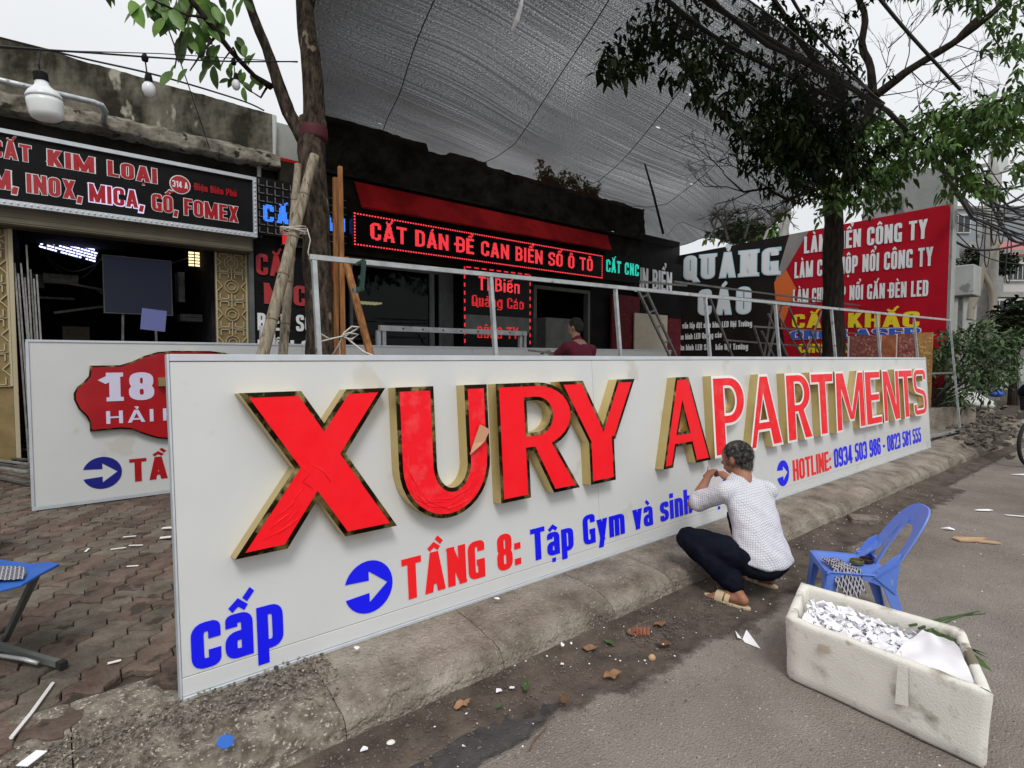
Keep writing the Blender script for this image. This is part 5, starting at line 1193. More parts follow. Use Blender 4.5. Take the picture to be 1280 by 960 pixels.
for k, (px, py) in enumerate(LP_):
    t = 3.5+.8*(px-160)/170+R.uniform(-.12, .12); a = R.uniform(0, 6.28)
    o = bpy.data.objects.new('leaf', lm[k % 3]); COL.objects.link(o); o.parent = t1; o.location = at(px+R.uniform(-3, 3), py-6, t)-T1
    ip = rad(R.choice([R.gauss(-70, 28), R.gauss(-115, 25)])); d = RT*math.cos(ip)+UP*math.sin(ip)+FW*R.uniform(-.4, .4)
    d.normalize(); up_ = (-FW+UP*.5+Vector((R.gauss(0, .35), R.gauss(0, .35), R.gauss(0, .3)))).normalized(); yv = up_.cross(d).normalized(); zv = d.cross(yv)
    o.rotation_euler = Matrix((d, yv, zv)).transposed().to_euler(); s = R.uniform(.75, 1.1)*(1.0 if px < 280 else .7); o.scale = (s, s, s)
m = MB()
for _ in range(700): # crown above the frame
    p = at(R.uniform(120, 420), R.uniform(-260, -20), R.uniform(3.6, 5)); leaf_into(m, p, rdir(-.6), .14, .055)
m.build('upper_leaves', m_leaf, t1)['kind'] = 'stuff'

# bamboo props and timbers
def bamboo(a, b, r, lbl):
    t = thing('bamboo_pole', lbl, 'bamboo pole', a, 'bamboo poles leaning on the near tree'); a, b = Vector(a), Vector(b); n = 9; pts, rs = [], []; d = (b-a)
    for k in range(n*6+1):
        u = k/(n*6); ph = (k % 6)/6; pts.append(a+d*u+Vector((.010*math.sin(u*5), .006*math.sin(u*7), 0))); rs.append(r*(1-.25*u)*(1.0-.03*math.sin(ph*math.pi)))
    MB().tube(pts, rs, 12).build('culm', m_bamboo, t, smooth=True)
    for k in range(1, n): u = k/n+R.uniform(-.012, .012); c = a+d*u; MB().lathe(c+Vector((.010*math.sin(u*5), .006*math.sin(u*7), 0)), [(r*(1-.25*u)*.98, -.008), (r*(1-.25*u)*1.09, -.002), (r*(1-.25*u)*1.06, .003), (r*(1-.25*u)*.98, .009)], 12, axis=d).build('node_ring', m_bnode, t, smooth=True)
def ground_from(top, low, z=.2): top, low = Vector(top), Vector(low); d = low-top; return top+d*((z-top.z)/d.z)
ta, tb = at(395, 195, 4.15), at(326, 447, 3.75); bamboo(ground_from(ta, tb), ta, .047, 'front bamboo pole leaning right against the near tree, paler and thicker')
ta2, tb2 = at(374, 215, 4.30), at(352, 447, 4.02); bamboo(ground_from(ta2+Vector((.0, 0, 0)), tb2), ta2+(ta2-tb2)*.04, .039, 'rear bamboo pole leaning against the near tree, thinner and greyer')
m = MB(); c = at(367, 287, 4.02)
for k in range(4): m.tube([c+Vector((.088*math.cos(a_), .10*math.sin(a_), -.02+.009*k+.01*math.sin(a_*2+k))) for a_ in [2*math.pi*q/16 for q in range(17)]], .0038, 5, caps=False)
m.tube([at(384, 286, 3.95), at(388, 300, 3.95), at(385, 315, 3.95), at(389, 330, 3.95)], .004, 5); tag(m.build('lashing_rope', m_rope, smooth=True), 'old rope lashing the two bamboo poles together', 'rope')
def timber(a, b, w, h, lbl): o = MB().beam(a, b, w, h, up=(0, 1, 0)).build('timber_plank', m_plank, bevel=.004); return tag(o, lbl, 'plank', 'timber planks beside the near tree')
a = at(430, 447, 4.25); timber((a.x, a.y, .2), at(425, 208, 4.25), .034, .03, 'tallest upright timber plank behind the steel frame'); a = at(421, 447, 4.3); timber((a.x-.0, a.y+.03, .2), at(419, 222, 4.28), .035, .03, 'thin upright timber plank, slightly shorter, touching the tallest one')
ta, tb = at(431, 322, 3.9), at(464, 447, 3.78); timber(ground_from(ta, tb), ta, .045, .03, 'timber plank slanting down to the right from the steel frame')
m = MB(); k0 = at(430, 421, 3.7)
def rope(*pp, r=.006, m_=None): (m_ or m).tube([at(x, y, t) for x, y, t in pp], r, 5)
rope((397, 415, 3.5), (412, 424, 3.6), (430, 421, 3.7), (445, 412, 3.7), (449, 409, 3.7), (440, 408, 3.7), (430, 416, 3.68), (424, 430, 3.68), (414, 447, 3.7)); rope((397, 428, 3.5), (412, 424, 3.6), (430, 420, 3.68), (440, 428, 3.68), (455, 440, 3.6), (475, 448, 3.5)); rope((427, 420, 3.68), (436, 416, 3.66), (448, 418, 3.7), (440, 424, 3.68), (430, 422, 3.68))
m.ball(k0, .02, 8, 6); tag(m.build('knotted_rope', m_rope, smooth=True), 'pale knotted rope tied from the steel frame post round the near tree', 'rope')

# ================================================================ STEEL FRAMES
fr = thing('steel_frame', 'long galvanised square tube frame standing behind the main sign, reaching past its right end', 'metal frame', (1.28, 3.35, .2))
def fline(x, z): yy = 3.47-.0605*(x-1.28); return Vector((x, yy-.20*(2.1-z)/1.9, z))
zt = lambda x: 2.125+.006*(x-1.28)
m = MB().beam(fline(1.25, zt(1.25)), fline(12.55, zt(12.55)), .031, .031, up=(0, 0, 1)); m.build('top_rail', m_steel, fr)
MB().beam(fline(1.25, .22), fline(12.55, .22), .04).build('bottom_rail', m_steel, fr)
MB().beam(fline(9.6, 1.25), fline(12.55, 1.25), .03).build('mid_rail', m_dsteel, fr)
xs_ = [1.275, 2.585, 3.93, 5.26, 6.62, 8.02, 9.42, 10.85, 12.52]
for i, x in enumerate(xs_): MB().beam(fline(x, .24), fline(x, zt(x)-.02), .029).build('post', m_steel, fr)
sf2 = thing('low_steel_frame', 'small galvanised frame with screw holes standing behind the second sign', 'metal frame', (6, 6.6, .2))
a, b = at(477, 410, 7.9), at(657, 416, 10.4)
a.y = 6.7; a = ony(474, 410, 6.7); b = ony(657, 417, 6.7)
MB().beam(a, b, .07).build('top_rail', m_steel, sf2)
for q in (a, b, a.lerp(b, .03), a.lerp(b, .965)): MB().beam((q.x, 6.73, .2), (q.x, 6.73, q.z-.03), .05).build('post', m_steel, sf2)
m = MB(); [m.lathe(a.lerp(b, t)+Vector((0, -.037, 0)), [(.012, 0), (.012, .004)], 8, axis=(0, -1, 0)) for t in (.13, .25, .38, .5, .62, .74, .86)]; m.build('screw', m_black, sf2)
g = thing('green_clamp', 'dark green clamp hanging on the frame rail by the slanting plank', 'clamp', at(451, 340, 3.55)); m_green = M('green_paint', (.015, .05, .035), .6)
m = MB().beam(at(455, 326, 3.55), at(452, 362, 3.55), .02, .03).beam(at(441, 364, 3.55), at(455, 360, 3.55), .02, .03).beam(at(449, 345, 3.55), at(455, 352, 3.55), .02).beam(at(455, 326, 3.55), at(447, 330, 3.6), .02); m.build('jaw', m_green, g); MB().tube([at(444, 358, 3.5), at(443, 370, 3.5)], .008, 6).build('screw', m_dsteel, g)
# stacked truss frames between sign and banner
def dpt(px, py, y): return ony(px, py, y)
TR = [((796, 360), (838, 447)), ((806, 360), (846, 447)), ((887, 372), (916, 447)), ((966, 380), (955, 447)), ((960, 392), (985, 447)), ((943, 410), (955, 447)), ((952, 414), (968, 447)), ((966, 382), (1003, 447)), ((978, 378), (960, 447)), ((986, 384), (1012, 447)),
      ((1028, 388), (1005, 447)), ((1078, 385), (1092, 447)), ((1012, 412), (1028, 447)), ((1068, 405), (1082, 447)), ((1050, 415), (1064, 447))]
tr = thing('truss_frames', 'tangle of thin dull steel truss frames standing between main sign and banner', 'metal frame', (9, 4.4, .2))
for k, (p0, p1) in enumerate(TR):
    yy = 4.6+.12*(k % 4); a = ony(*p0, yy); b = ony(*p1, yy); b = ground_from(a, b) if abs(b.z-a.z) > .1 else b; MB().beam(a, b, .028).build('strut', m_dsteel, tr)
for p0, p1, yy in (((842, 352), (1075, 382), 4.75), ((838, 366), (1020, 380), 4.95), ((942, 408), (1085, 418), 4.6), ((800, 352), (858, 357), 4.6), ((905, 425), (1100, 440), 4.9), ((960, 380), (1072, 386), 4.6)):
    MB().beam(ony(*p0, yy), ony(*p1, yy), .028).build('rail', m_dsteel, tr)
for k in range(4): a = at(803+k*9, 378+k*18, 7.5); MB().beam(ony(801+k*9.5, 372+k*19, 4.6), ony(811+k*9, 368+k*19, 4.72), .02).build('rung', m_dsteel, tr)
# patterned sample sheets leaning at the banner foot
for k, (p0, p1, mt, lb_) in enumerate([((1062, 420), (1100, 420), m_rust2, 'rust red patterned cut sheet leaning below the banner, leftmost'), ((1102, 420), (1120, 420), m_rust, 'plain narrow rusty sheet between two patterned sheets'), ((1122, 420), (1145, 420), m_rust2, 'narrow maroon patterned sheet with white edge, second from right'), ((1143, 420), (1166, 420), m_rust3, 'ochre patterned cut sheet at the right end below the banner')]):
    X = 12.6+k*.05; a, b = onx(*p0, X), onx(*p1, X); t = thing('sample_sheet', lb_, 'sheet', (X, (a.y+b.y)/2, .2), 'patterned cut sheets leaning below the banner')
    MB().bx(X, X+.03, b.y, a.y, .2, a.z+.02*k).build('sheet', mt, t); MB().bx(X-.004, X+.034, a.y, a.y+.03, .2, a.z+.02*k).build('edge', m_white, t)
    if mt is not m_rust:
        m = MB()
        for q in range(70): m.tube([(X-.006, b.y+R.random()*(a.y-b.y), 1.1+R.random()*(a.z-1.2)), (X-.006, b.y+R.random()*0+R.uniform(.0, 1)*(a.y-b.y), 1.1+R.random()*(a.z-1.2))][:1]*1+[], .01, 4) if False else m.ball((X-.002, b.y+.03+R.random()*(a.y-b.y-.06), 1.0+R.random()*(a.z-1.05)), (.004, R.uniform(.01, .03), R.uniform(.01, .03)), 6, 4)
        m.build('relief_pattern', M('pattern_pink_%d' % k, (.50, .20, .17) if mt is m_rust2 else (.62, .38, .14), .7), t)['kind'] = 'stuff'

# ================================================================ BANNER WALL (x = 14)
BX = 14.0
bw = thing('banner_wall', 'grey rendered wall rising behind the upper right of the red banner', 'wall', (BX+.3, 5, .2))
MB().bx(BX+.12, BX+.42, 3.16, 4.8, .2, 5.42).build('tall_wall', m_wall, bw); MB().bx(BX+.12, BX+.3, 4.8, 9.6, .2, 4.3).build('low_wall', m_wall, bw)
ban = thing('advertising_banner', 'big banner, black QUẢNG CÁO side and red side with white and yellow text', 'banner', (BX, 6.3, .2))
zt0, zt1 = 4.45, 4.59
def bz(y): return zt0+(zt1-zt0)*(9.56-y)/(9.56-3.18)
def fbx(y, z, w=0): return Vector((BX-w, y, z))
def quadx(ps, mt, nm, dx): m = MB(); m.poly(ps, lambda u, v, w: fbx(u, v, w+dx), .004); return m.build(nm, mt, ban)
pA, pB, pC = onx(1008, 290, BX), onx(983, 345, BX), onx(945, 400, BX)
y0, y1 = 9.62, 3.18
MB().bx(BX, BX+.05, y1, y0, 1.0, 4.44).build('backing_frame', m_dsteel, ban)
def bp(px, py): q = onx(px, py, BX); return (q.y, min(q.z, bz(q.y)-.001))
k1, k2, k3, k4 = bp(1012, 284), bp(983.5, 336), bp(996, 361), bp(978, 410); kb = bp(984, 447)
quadx([(y0, bz(y0)), (y0, .9), (5.2, .9), (5.2, bz(5.2))], m_bank, 'black_sheet', .0)
quadx([(k1[0], bz(k1[0])), k2, k3, k4, kb, (kb[0], .9), (y1, .9), (y1, bz(y1))], m_banr, 'red_sheet', .006)
quadx([(bp(987, 288)[0], bz(bp(987, 288)[0])), bp(969, 352), bp(983, 336.5), (k1[0]+.01, bz(k1[0]))], m_bang, 'grey_stripe', .006)
quadx([bp(983, 337), bp(968, 353), bp(970, 380), bp(977.5, 410), bp(995.5, 361)], m_bano, 'orange_stripe', .0061)
def bt(body, pl_, pr_, ptop, mt, dx=.02, **k):
    a, b, h = onx(*pl_, BX-dx), onx(*pr_, BX-dx), onx(*ptop, BX-dx); L_ = a.y-b.y; sl = (b.z-a.z)/L_
    k.setdefault('a', .10); k.setdefault('w0', .48)
    return text_mb(body, lambda u, v, w: Vector((BX-dx-w, a.y-u, a.z+sl*u+v)), L_, h.z-a.z, d=.004, **k).build('lettering', mt, ban)
bt('QUẢNG', (855, 350), (972, 343), (855, 321), m_cyan, .018, serif=True, gap=.2, grow=.03); bt('QUẢNG', (855, 350), (972, 343), (855, 321), m_prt, .024, serif=True, gap=.2)
bt('CÁO', (873, 394), (938, 392), (873, 363), m_cyan, .018, serif=True, gap=.2, grow=.03); bt('CÁO', (873, 394), (938, 392), (873, 363), m_prt, .024, serif=True, gap=.2)
bt('Tư vấn lắp đặt màn hình LED Hội Trường', (846, 411), (940, 408), (846, 404), m_prt); bt('Màn hình LED Quảng cáo', (846, 425), (902, 422), (846, 418), m_prt); bt('Màn hình LED Sân khấu Hội Trường', (846, 438), (935, 437), (846, 431), m_prt)
bt('LÀM BIỂN CÔNG TY', (1005, 317), (1159, 298), (1005, 296), m_prt); bt('LÀM CHỮ HỘP NỔI CÔNG TY', (993, 348), (1166, 332), (993, 328), m_prt); bt('LÀM CHỮ HỘP NỔI GẮN ĐÈN LED', (991, 379), (1160, 370), (991, 362), m_prt)
bt('CẮT KHẮC', (990, 410), (1149, 409), (990, 393), m_yelt, a=.12, w0=.62); bt('CNC LASER', (988, 424), (1150, 421), (988, 414), m_prt, .018, a=.12, w0=.62, grow=.05); bt('CNC LASER', (988, 424), (1150, 421), (988, 414), m_cblue, .024, a=.12, w0=.62)
bt('CHUYÊN NGHIỆP', (998, 441), (1150, 441), (998, 430), m_yelt)

# ================================================================ STREET TREE 2
T2 = ony(1040, 440, 4.05); T2.z = .2
t2 = thing('roadside_tree', 'dark trunked street tree in front of the red banner with a broad leafy crown', 'tree', T2)
m = MB(); p, r = limb([T2, ony(1042, 440, 4.05), ony(1041, 340, 4.05), ony(1042, 262, 4.0), ony(1048, 240, 3.95)], [.23, .19, .165, .15, .14]); bark_tube(m, p, r, 14); m.build('trunk', m_bark2, t2, smooth=True)
tD = (T2.dot(FW))
LB = [([(1046, 250), (1020, 215), (985, 190), (930, 165), (880, 120), (840, 60)], [.10, .075, .06, .045, .03, .015], [9.6, 8.7, 7.8, 6.9, 6.2, 5.6]),
      ([(1050, 245), (1075, 180), (1092, 110), (1080, 40), (1068, -30)], [.11, .08, .065, .055, .04], [9.7, 9.6, 9.5, 9.4, 9.3]),
      ([(1088, 125), (1130, 92), (1190, 55), (1240, 15), (1290, -30)], [.075, .065, .055, .045, .035], [9.5, 9.2, 8.9, 8.6, 8.4]),
      ([(1052, 240), (1100, 190), (1160, 150), (1220, 140), (1290, 110)], [.08, .06, .045, .035, .025], [9.6, 9.2, 8.6, 8.2, 7.8]),
      ([(1046, 252), (1010, 240), (985, 250), (960, 235), (930, 240), (905, 215)], [.05, .035, .025, .02, .014, .007], [9.6, 9.2, 8.9, 8.7, 8.5, 8.3]),
      ([(1055, 235), (1060, 150), (1010, 60), (960, -10)], [.07, .05, .04, .03], [9.5, 9.0, 8.4, 8.0]), ([(1195, 52), (1225, 20), (1232, -30)], [.05, .04, .03], [8.9, 8.9, 8.9])]
for pts, rs, ds in LB:
    m = MB(); p, r = limb([at(x, y, d) for (x, y), d in zip(pts, ds)], rs, wob=.12, sub=6, sd=pts[0][0]); bark_tube(m, p, r, 8); m.build('limb', m_bark2, t2, smooth=True)
def twigs(mb, px, py, d, ang, L, depth, r=.010):
    e = (px+L*math.cos(ang), py-L*math.sin(ang)); mid_ = ((px+e[0])/2+R.uniform(-.08, .08)*L, (py+e[1])/2+R.uniform(-.08, .08)*L)
    mb.tube([at(px, py, d), at(*mid_, d), at(*e, d+R.uniform(-.15, .15))], [r, r*.8, r*.55], 4, caps=False)
    if depth:
        for k in range(R.choice((2, 3))): f = R.uniform(.45, 1); twigs(mb, px+(e[0]-px)*f, py+(e[1]-py)*f, d, ang+R.gauss(0, .55), L*R.uniform(.5, .8), depth-1, r*.65)
m = MB()
for px, py, a_, L in ((1092, 110, 1.0, 50), (1130, 90, 1.4, 50), (1150, 82, .2, 60), (1170, 66, 1.1, 40), (1100, 120, .3, 70), (1080, 60, 2.2, 50), (1080, 90, 2.6, 50), (1140, 90, -.6, 50), (1190, 55, -.3, 60), (1060, 130, 1.9, 60), (1150, 130, .8, 60), (1180, 100, .5, 60), (1120, 170, .7, 60), (1210, 40, .6, 40), (1075, 20, .9, 50), (1110, 60, .8, 50)): twigs(m, px, py, 9.2, a_, L, 3)
for px, py, a_, L in ((960, 235, 2.6, 60), (930, 240, 3.0, 50), (985, 250, 3.4, 45), (1000, 245, 3.6, 50), (950, 238, 2.1, 45), (905, 215, 2.4, 40), (940, 238, 3.5, 50)): twigs(m, px, py, 8.6, a_, L, 3)
m.build('bare_twigs', m_bark2, t2)['kind'] = 'stuff'
# crown: leaf clusters (centre px, py, depth, spread px x/y, leaves)
CR = [(800, 60, 5.5, 34, 26, 26), (775, 85, 5.4, 20, 14, 12), (835, 40, 5.6, 45, 25, 24), (870, 85, 5.9, 38, 32, 28), (880, 120, 6.1, 20, 14, 10), (840, 20, 5.6, 40, 20, 20), (900, 60, 6.3, 40, 30, 22), (930, 105, 6.6, 36, 34, 26), (955, 150, 7.2, 36, 38, 32), (990, 130, 7.8, 36, 34, 30), (990, 185, 8.2, 45, 30, 34), (960, 205, 8.0, 30, 15, 14),
      (1030, 150, 8.6, 36, 34, 34), (1030, 200, 9.0, 45, 30, 44), (1050, 240, 9.2, 48, 22, 30), (1010, 100, 8.2, 36, 30, 20), (1060, 110, 8.8, 30, 30, 16), (1000, 230, 8.8, 30, 14, 16), (1040, 185, 9.0, 55, 30, 30), (1085, 215, 9.0, 36, 26, 28), (1020, 175, 8.8, 50, 40, 40), (985, 160, 8.0, 50, 40, 34),
      (975, 20, 8.0, 45, 24, 22), (1010, 50, 8.4, 40, 26, 16), (940, 30, 7.6, 26, 14, 10), (1040, 60, 8.8, 26, 20, 8), (1100, 160, 9.2, 30, 24, 16), (1075, 170, 9, 30, 24, 22),
      (1130, 200, 8.8, 30, 18, 20), (1150, 170, 8.6, 34, 22, 26), (1185, 150, 8.3, 32, 22, 28), (1215, 175, 8.2, 30, 20, 24), (1240, 140, 8.0, 34, 18, 28), (1265, 165, 7.9, 28, 20, 22), (1270, 120, 7.8, 26, 14, 16), (1210, 210, 8.2, 22, 12, 12), (1230, 235, 8.2, 20, 10, 10), (1180, 190, 8.5, 24, 12, 12), (1100, 240, 9.2, 20, 12, 8),
      (1255, 20, 8.4, 20, 22, 12), (1275, 60, 8.2, 12, 16, 6), (1205, 5, 8.6, 24, 10, 6), (1270, 210, 7.8, 14, 8, 4), (1190, 240, 8.4, 12, 8, 4), (1060, -20, 9, 120, 20, 40), (1220, -30, 8.5, 80, 22, 30)]
for bright, mt, nm in ((0, m_leafd, 'crown'), (1, m_leaf, 'sunlit_crown')):  # lit and shaded parts of one crown, set apart by leaf colour
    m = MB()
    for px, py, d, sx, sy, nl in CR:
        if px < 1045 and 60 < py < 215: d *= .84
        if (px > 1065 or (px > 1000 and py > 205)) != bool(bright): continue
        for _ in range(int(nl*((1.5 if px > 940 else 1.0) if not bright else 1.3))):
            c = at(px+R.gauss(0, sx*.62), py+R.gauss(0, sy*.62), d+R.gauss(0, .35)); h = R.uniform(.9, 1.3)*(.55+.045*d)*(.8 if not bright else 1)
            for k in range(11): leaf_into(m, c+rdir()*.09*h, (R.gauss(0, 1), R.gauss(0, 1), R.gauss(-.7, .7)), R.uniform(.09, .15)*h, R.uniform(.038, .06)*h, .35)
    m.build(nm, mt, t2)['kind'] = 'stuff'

# ================================================================ CABLES AND POLE
def cable(pts, r, lbl, nm='cable', cat='cable', n=5, sub=10, grp=None):
    P_ = []
    for i in range(len(pts)-1):
        p0, p1, p2, p3 = pts[max(i-1, 0)], pts[i], pts[i+1], pts[min(i+2, len(pts)-1)]
        for k in range(sub): t = k/sub; P_.append(.5*((2*p1)+(p2-p0)*t+(2*p0-5*p1+4*p2-p3)*t*t+(3*p1-p0-3*p2+p3)*t**3))
    P_.append(pts[-1]); o = MB().tube(P_, r, n).build(nm, m_cable, smooth=True); return tag(o, lbl, cat, grp)
bun = thing('cable_bundle', 'thick bundle of black street cables running along the net edge', 'cables', at(1000, 100, 6))
for k in range(7):
    j = lambda: R.uniform(-3, 3); pts = [at(790+k*8, -70+j(), 4.0), at(880+k*3, 0+j()+k*1.5, 4.9), at(960+j(), 48+j()+k*1.5, 5.6), at(1040+j(), 95+j(), 6.4), at(1108+j(), 138+j(), 7.2), at(1165+j(), 195+j(), 9), at(1215+j(), 262+k*2, 11.5), at(1290, 270+k*7, 12)]
    P_ = []
    for i in range(len(pts)-1):
        for q in range(8): P_.append(pts[i].lerp(pts[i+1], q/8))
    P_.append(pts[-1]); MB().tube(P_, .013+.005*(k % 3), 6).build('cable', m_cable, bun, smooth=True)
for pts, r, lb in (([(1085, -20, 6.5), (1130, 35, 7), (1200, 112, 8)], .022, 'single black cable slanting down over the sky right of the bare branches'), ([(980, -20, 6), (1010, 30, 6.4), (1060, 85, 7), (1110, 140, 7.6)], .018, 'black cable just above the thick bundle'),
                   ([(1220, 10, 9), (1250, 60, 9), (1262, 85, 9)], .012, 'thin cable at the upper right sky'), ([(810, -20, 4.6), (900, 50, 5.4), (1020, 112, 6.6), (1105, 150, 7.3)], .022, 'thick black support cable along the front edge of the net'),
                   ([(0, 47, 6.5), (100, 72, 6.8), (200, 95, 7.2), (300, 125, 8.2), (330, 138, 8.6)], .012, 'thin black cable lying along the top of the left parapet'), ([(205, 22, 4.2), (228, 85, 5.5), (250, 150, 7.5), (272, 215, 8.7)], .006, 'fine wire hanging from the leaves down to the left board')):
    cable([at(*p) for p in pts], r, lb)
pole = thing('utility_pole', 'concrete utility pole with crossarms and tangled cables at the far right', 'utility pole', (0, 0, 0)); pb = at(1232, 440, 21); pole.location = (pb.x, pb.y, .1)
MB().tube([(pb.x, pb.y, .1), (pb.x-.0, pb.y, 5), at(1245, 185, 21)], [.34, .28, .2], 10).build('shaft', m_pole, pole, smooth=True)
for k, (py) in enumerate((205, 262, 278, 292)): MB().beam(at(1222, py+3, 21), at(1266, py-3, 21), .12).build('crossarm', m_pole, pole)
MB().beam(at(1252, 190, 20.8), at(1255, 215, 20.8), .35, .35).build('transformer', m_bulb, pole)
for pts in ([(1250, 300), (1232, 330), (1216, 372), (1212, 400)], [(1244, 310), (1228, 340), (1222, 365), (1214, 385)], [(1228, 340), (1240, 365), (1241, 395)]):
    cable([at(x, y, 20.5) for x, y in pts], .11, 'x').parent = None
for o in [o for o in S.objects if o.get('label') == 'x']:
    o.name = 'cable_riser'; del o['label']; del o['category']; w = o.location.copy(); o.parent = pole; o.location = w-pole.location; o.data.materials.clear(); o.data.materials.append(m_pipe)
for k in range(20):
    y0_ = R.uniform(205, 300); xa = R.uniform(1130, 1235); cable_p = [at(xa, y0_-R.uniform(0, 60), 19), at((xa+1300)/2, y0_+R.uniform(5, 30), 19), at(1330, y0_+R.uniform(-50, 40), 19)]
    o = cable(cable_p, .018 if k % 3 else .04, 'y'); del o['label']; del o['category']; w = o.location.copy(); o.parent = pole; o.location = w-pole.location; o.name = 'overhead_cable'
for k in range(5):
    c = at(1225+k*9, 285+R.uniform(-10, 40), 19.2); pts = [c+Vector((.5*math.cos(a_)*R.uniform(.7, 1.2), 0, .8*math.sin(a_))) for a_ in (0, 1, 2, 3, 4, 5, 6)]; o = cable(pts, .018, 'z'); del o['label']; del o['category']; w = o.location.copy(); o.parent = pole; o.location = w-pole.location; o.name = 'cable_coil'
eb = thing('electric_box', 'grey metal electric cabinet mounted beside the utility pole', 'cabinet', at(1207, 350, 18)); c = at(1207, 352, 18); MB().box(c, (.95, .6, .95)).build('casing', m_wall, eb, bevel=.02); MB().box(at(1194, 352, 18.3), (.5, .5, .95)).build('side_casing', m_dsteel, eb, bevel=.02)
MB().beam(c+Vector((0, .1, -.5)), (c.x, c.y+.1, .1), .12).build('post', m_dsteel, eb)

# ================================================================ FAR RIGHT BACKGROUND
def far_house(nm, lbl, pxl, pxr, ptop, d, mt, wins=(), dep=6, pbot=None):
    a, b = at(pxl, ptop, d), at(pxr, ptop, d); c = (a+b)/2; w = (b-a).length; t = thing(nm, lbl, 'building', (c.x, c.y, .1))
    rx = (b-a); rx.z = 0; rx.normalize(); fy = Vector((-rx.y, rx.x, 0)); fy = fy if fy.dot(FW) > 0 else -fy
    rot = Matrix((rx, fy, Vector((0, 0, 1)))).transposed(); z1 = a.z
    MB().box(c+fy*dep/2+Vector((0, 0, (.1-z1)/2)), (w, dep, z1-.1), rot).build('wall', mt, t); MB().box(c+fy*dep/2+Vector((0, 0, .12)), (w+.3, dep+.3, .22), rot).build('roof_slab', m_pole, t)
    for (px, py, ww, hh) in wins:
        q = at(px, py, d); q = q-fy*.02; f_ = MB().box(q, (ww+.2, .12, hh+.2), rot).build('window', m_bldw, t); MB().box(q-fy*.065, (ww, .03, hh), rot).build('pane', m_win, f_)
        for s in (-.25, 0, .25): MB().box(q-fy*.09+rx*ww*s, (.04, .02, hh), rot).build('bar', m_bldw, f_)
    return t
far_house('grey_house', 'tall grey windowless rendered house far behind the utility pole', 1170, 1330, 262, 42, m_bld, [(1196, 280, 1.8, 1.2)])
far_house('pale_house', 'lower pale house with flat roof beyond the fence', 1150, 1262, 328, 34, m_bldw, [(1200, 335, 1.0, .8), (1262, 345, 1.2, .9)])
far_house('pink_roof_house', 'small house with pinkish roof at the far right edge', 1256, 1340, 318, 30, m_bldw, [(1270, 340, 1, .8)])
q1, q2 = at(1252, 319, 29.8), at(1330, 316, 29.8); m = MB(); m.add([q1, q2, q2+Vector((.5, .8, .9)), q1+Vector((.9, .8, .9))], [(0, 1, 2, 3)]); m.add([v-Vector((0, 0, .06)) for v in m.v[:4]], [(3, 2, 1, 0)]); tag(m.build('pink_roof', m_roofp), 'pinkish sloping tin roof on the far right house', 'roof')
far_house('low_block', 'long low weathered block behind the white fence', 1170, 1340, 372, 24, m_wall, [(1255, 385, 1.2, .6)], 4)
# roof tank, water heater
c = at(1212, 315, 33); tk = thing('roof_tank', 'small roof water tank standing on the pale house', 'tank', c); MB().ball(c, (.8, .5, .6), 12, 8).build('tank', m_dsteel, tk, smooth=True); MB().beam(c+Vector((-.5, 0, -.5)), c+Vector((-.5, 0, -1)), .08).beam(c+Vector((.5, 0, -.5)), c+Vector((.5, 0, -1)), .08).build('stand', m_dsteel, tk)
# white picket fence behind the bush
fc = thing('white_fence', 'weathered white vertical bar fence behind the bush at right', 'fence', onz(1200, 500, .2))
fa, fb = onz(1150, 512, .2), onz(1248, 500, .2); dv = (fb-fa); nP = 34
for k in range(nP): q = fa+dv*(k/(nP-1)); MB().beam(q, (q.x, q.y, 2.05+.1*math.sin(k*.5)), .07, .03).build('picket', m_pole, fc)
for z in (.5, 1.9): MB().beam((fa.x, fa.y+.04, z), (fb.x, fb.y+.04, z), .05).build('rail', m_pole, fc)
# planter with the bush
pb_ = thing('planter', 'low concrete planter box holding the bush beyond the sign', 'planter', onz(1170, 540, .2)); q0 = onz(1162, 533, .2); q1 = onz(1215, 533, .2)
ux = Vector((q1.x-q0.x, q1.y-q0.y, 0)); 
for a, b in (((q0.x-1.0, q0.y+.2), (q1.x, q1.y)), ((q1.x, q1.y), (q1.x+.6, q1.y+1.4)), ((q0.x-1.0, q0.y+.2), (q0.x-.4, q0.y+1.6))): MB().beam((*a, .38), (*b, .38), .12, .40).build('side', m_kerb, pb_)
m = MB(); m.add([(q0.x-1, q0.y+.2, .5), (q1.x, q1.y, .5), (q1.x+.6, q1.y+1.4, .5), (q0.x-.4, q0.y+1.6, .5)], [(0, 1, 2, 3)]); m.build('soil', m_gutter, pb_)
bu = thing('green_bush', 'loose green bush in the planter right of the banner', 'bush', (q1.x-.3, q1.y+.7, .5)); bc = Vector((q1.x-.3, q1.y+.7, .5)); bd_ = (bc-C0).dot(FW)
m = MB(); sm_ = MB()
for px, py, sx, sy, nl in ((1190, 425, 16, 12, 22), (1210, 440, 24, 16, 34), (1235, 430, 22, 16, 32), (1255, 440, 22, 18, 32), (1180, 460, 14, 18, 22), (1215, 470, 24, 18, 34), (1240, 475, 20, 16, 26), (1200, 500, 16, 12, 16), (1265, 420, 14, 10, 12), (1225, 410, 18, 6, 12), (1170, 440, 9, 14, 12), (1262, 460, 14, 10, 12)):
    for _ in range(nl):
        c = at(px+R.gauss(0, sx*.6), py+R.gauss(0, sy*.6), bd_+R.gauss(0, .45))
        for k in range(12): leaf_into(m, c+rdir()*.09, (R.gauss(0, 1), R.gauss(0, 1), R.gauss(-.3, .7)), R.uniform(.09, .15), R.uniform(.03, .05), .3)
    sm_.tube([bc+Vector((R.uniform(-.2, .2), 0, 0)), bc.lerp(at(px, py, bd_), .5)+rdir()*.1, at(px, py, bd_)], [.03, .02, .008], 5)
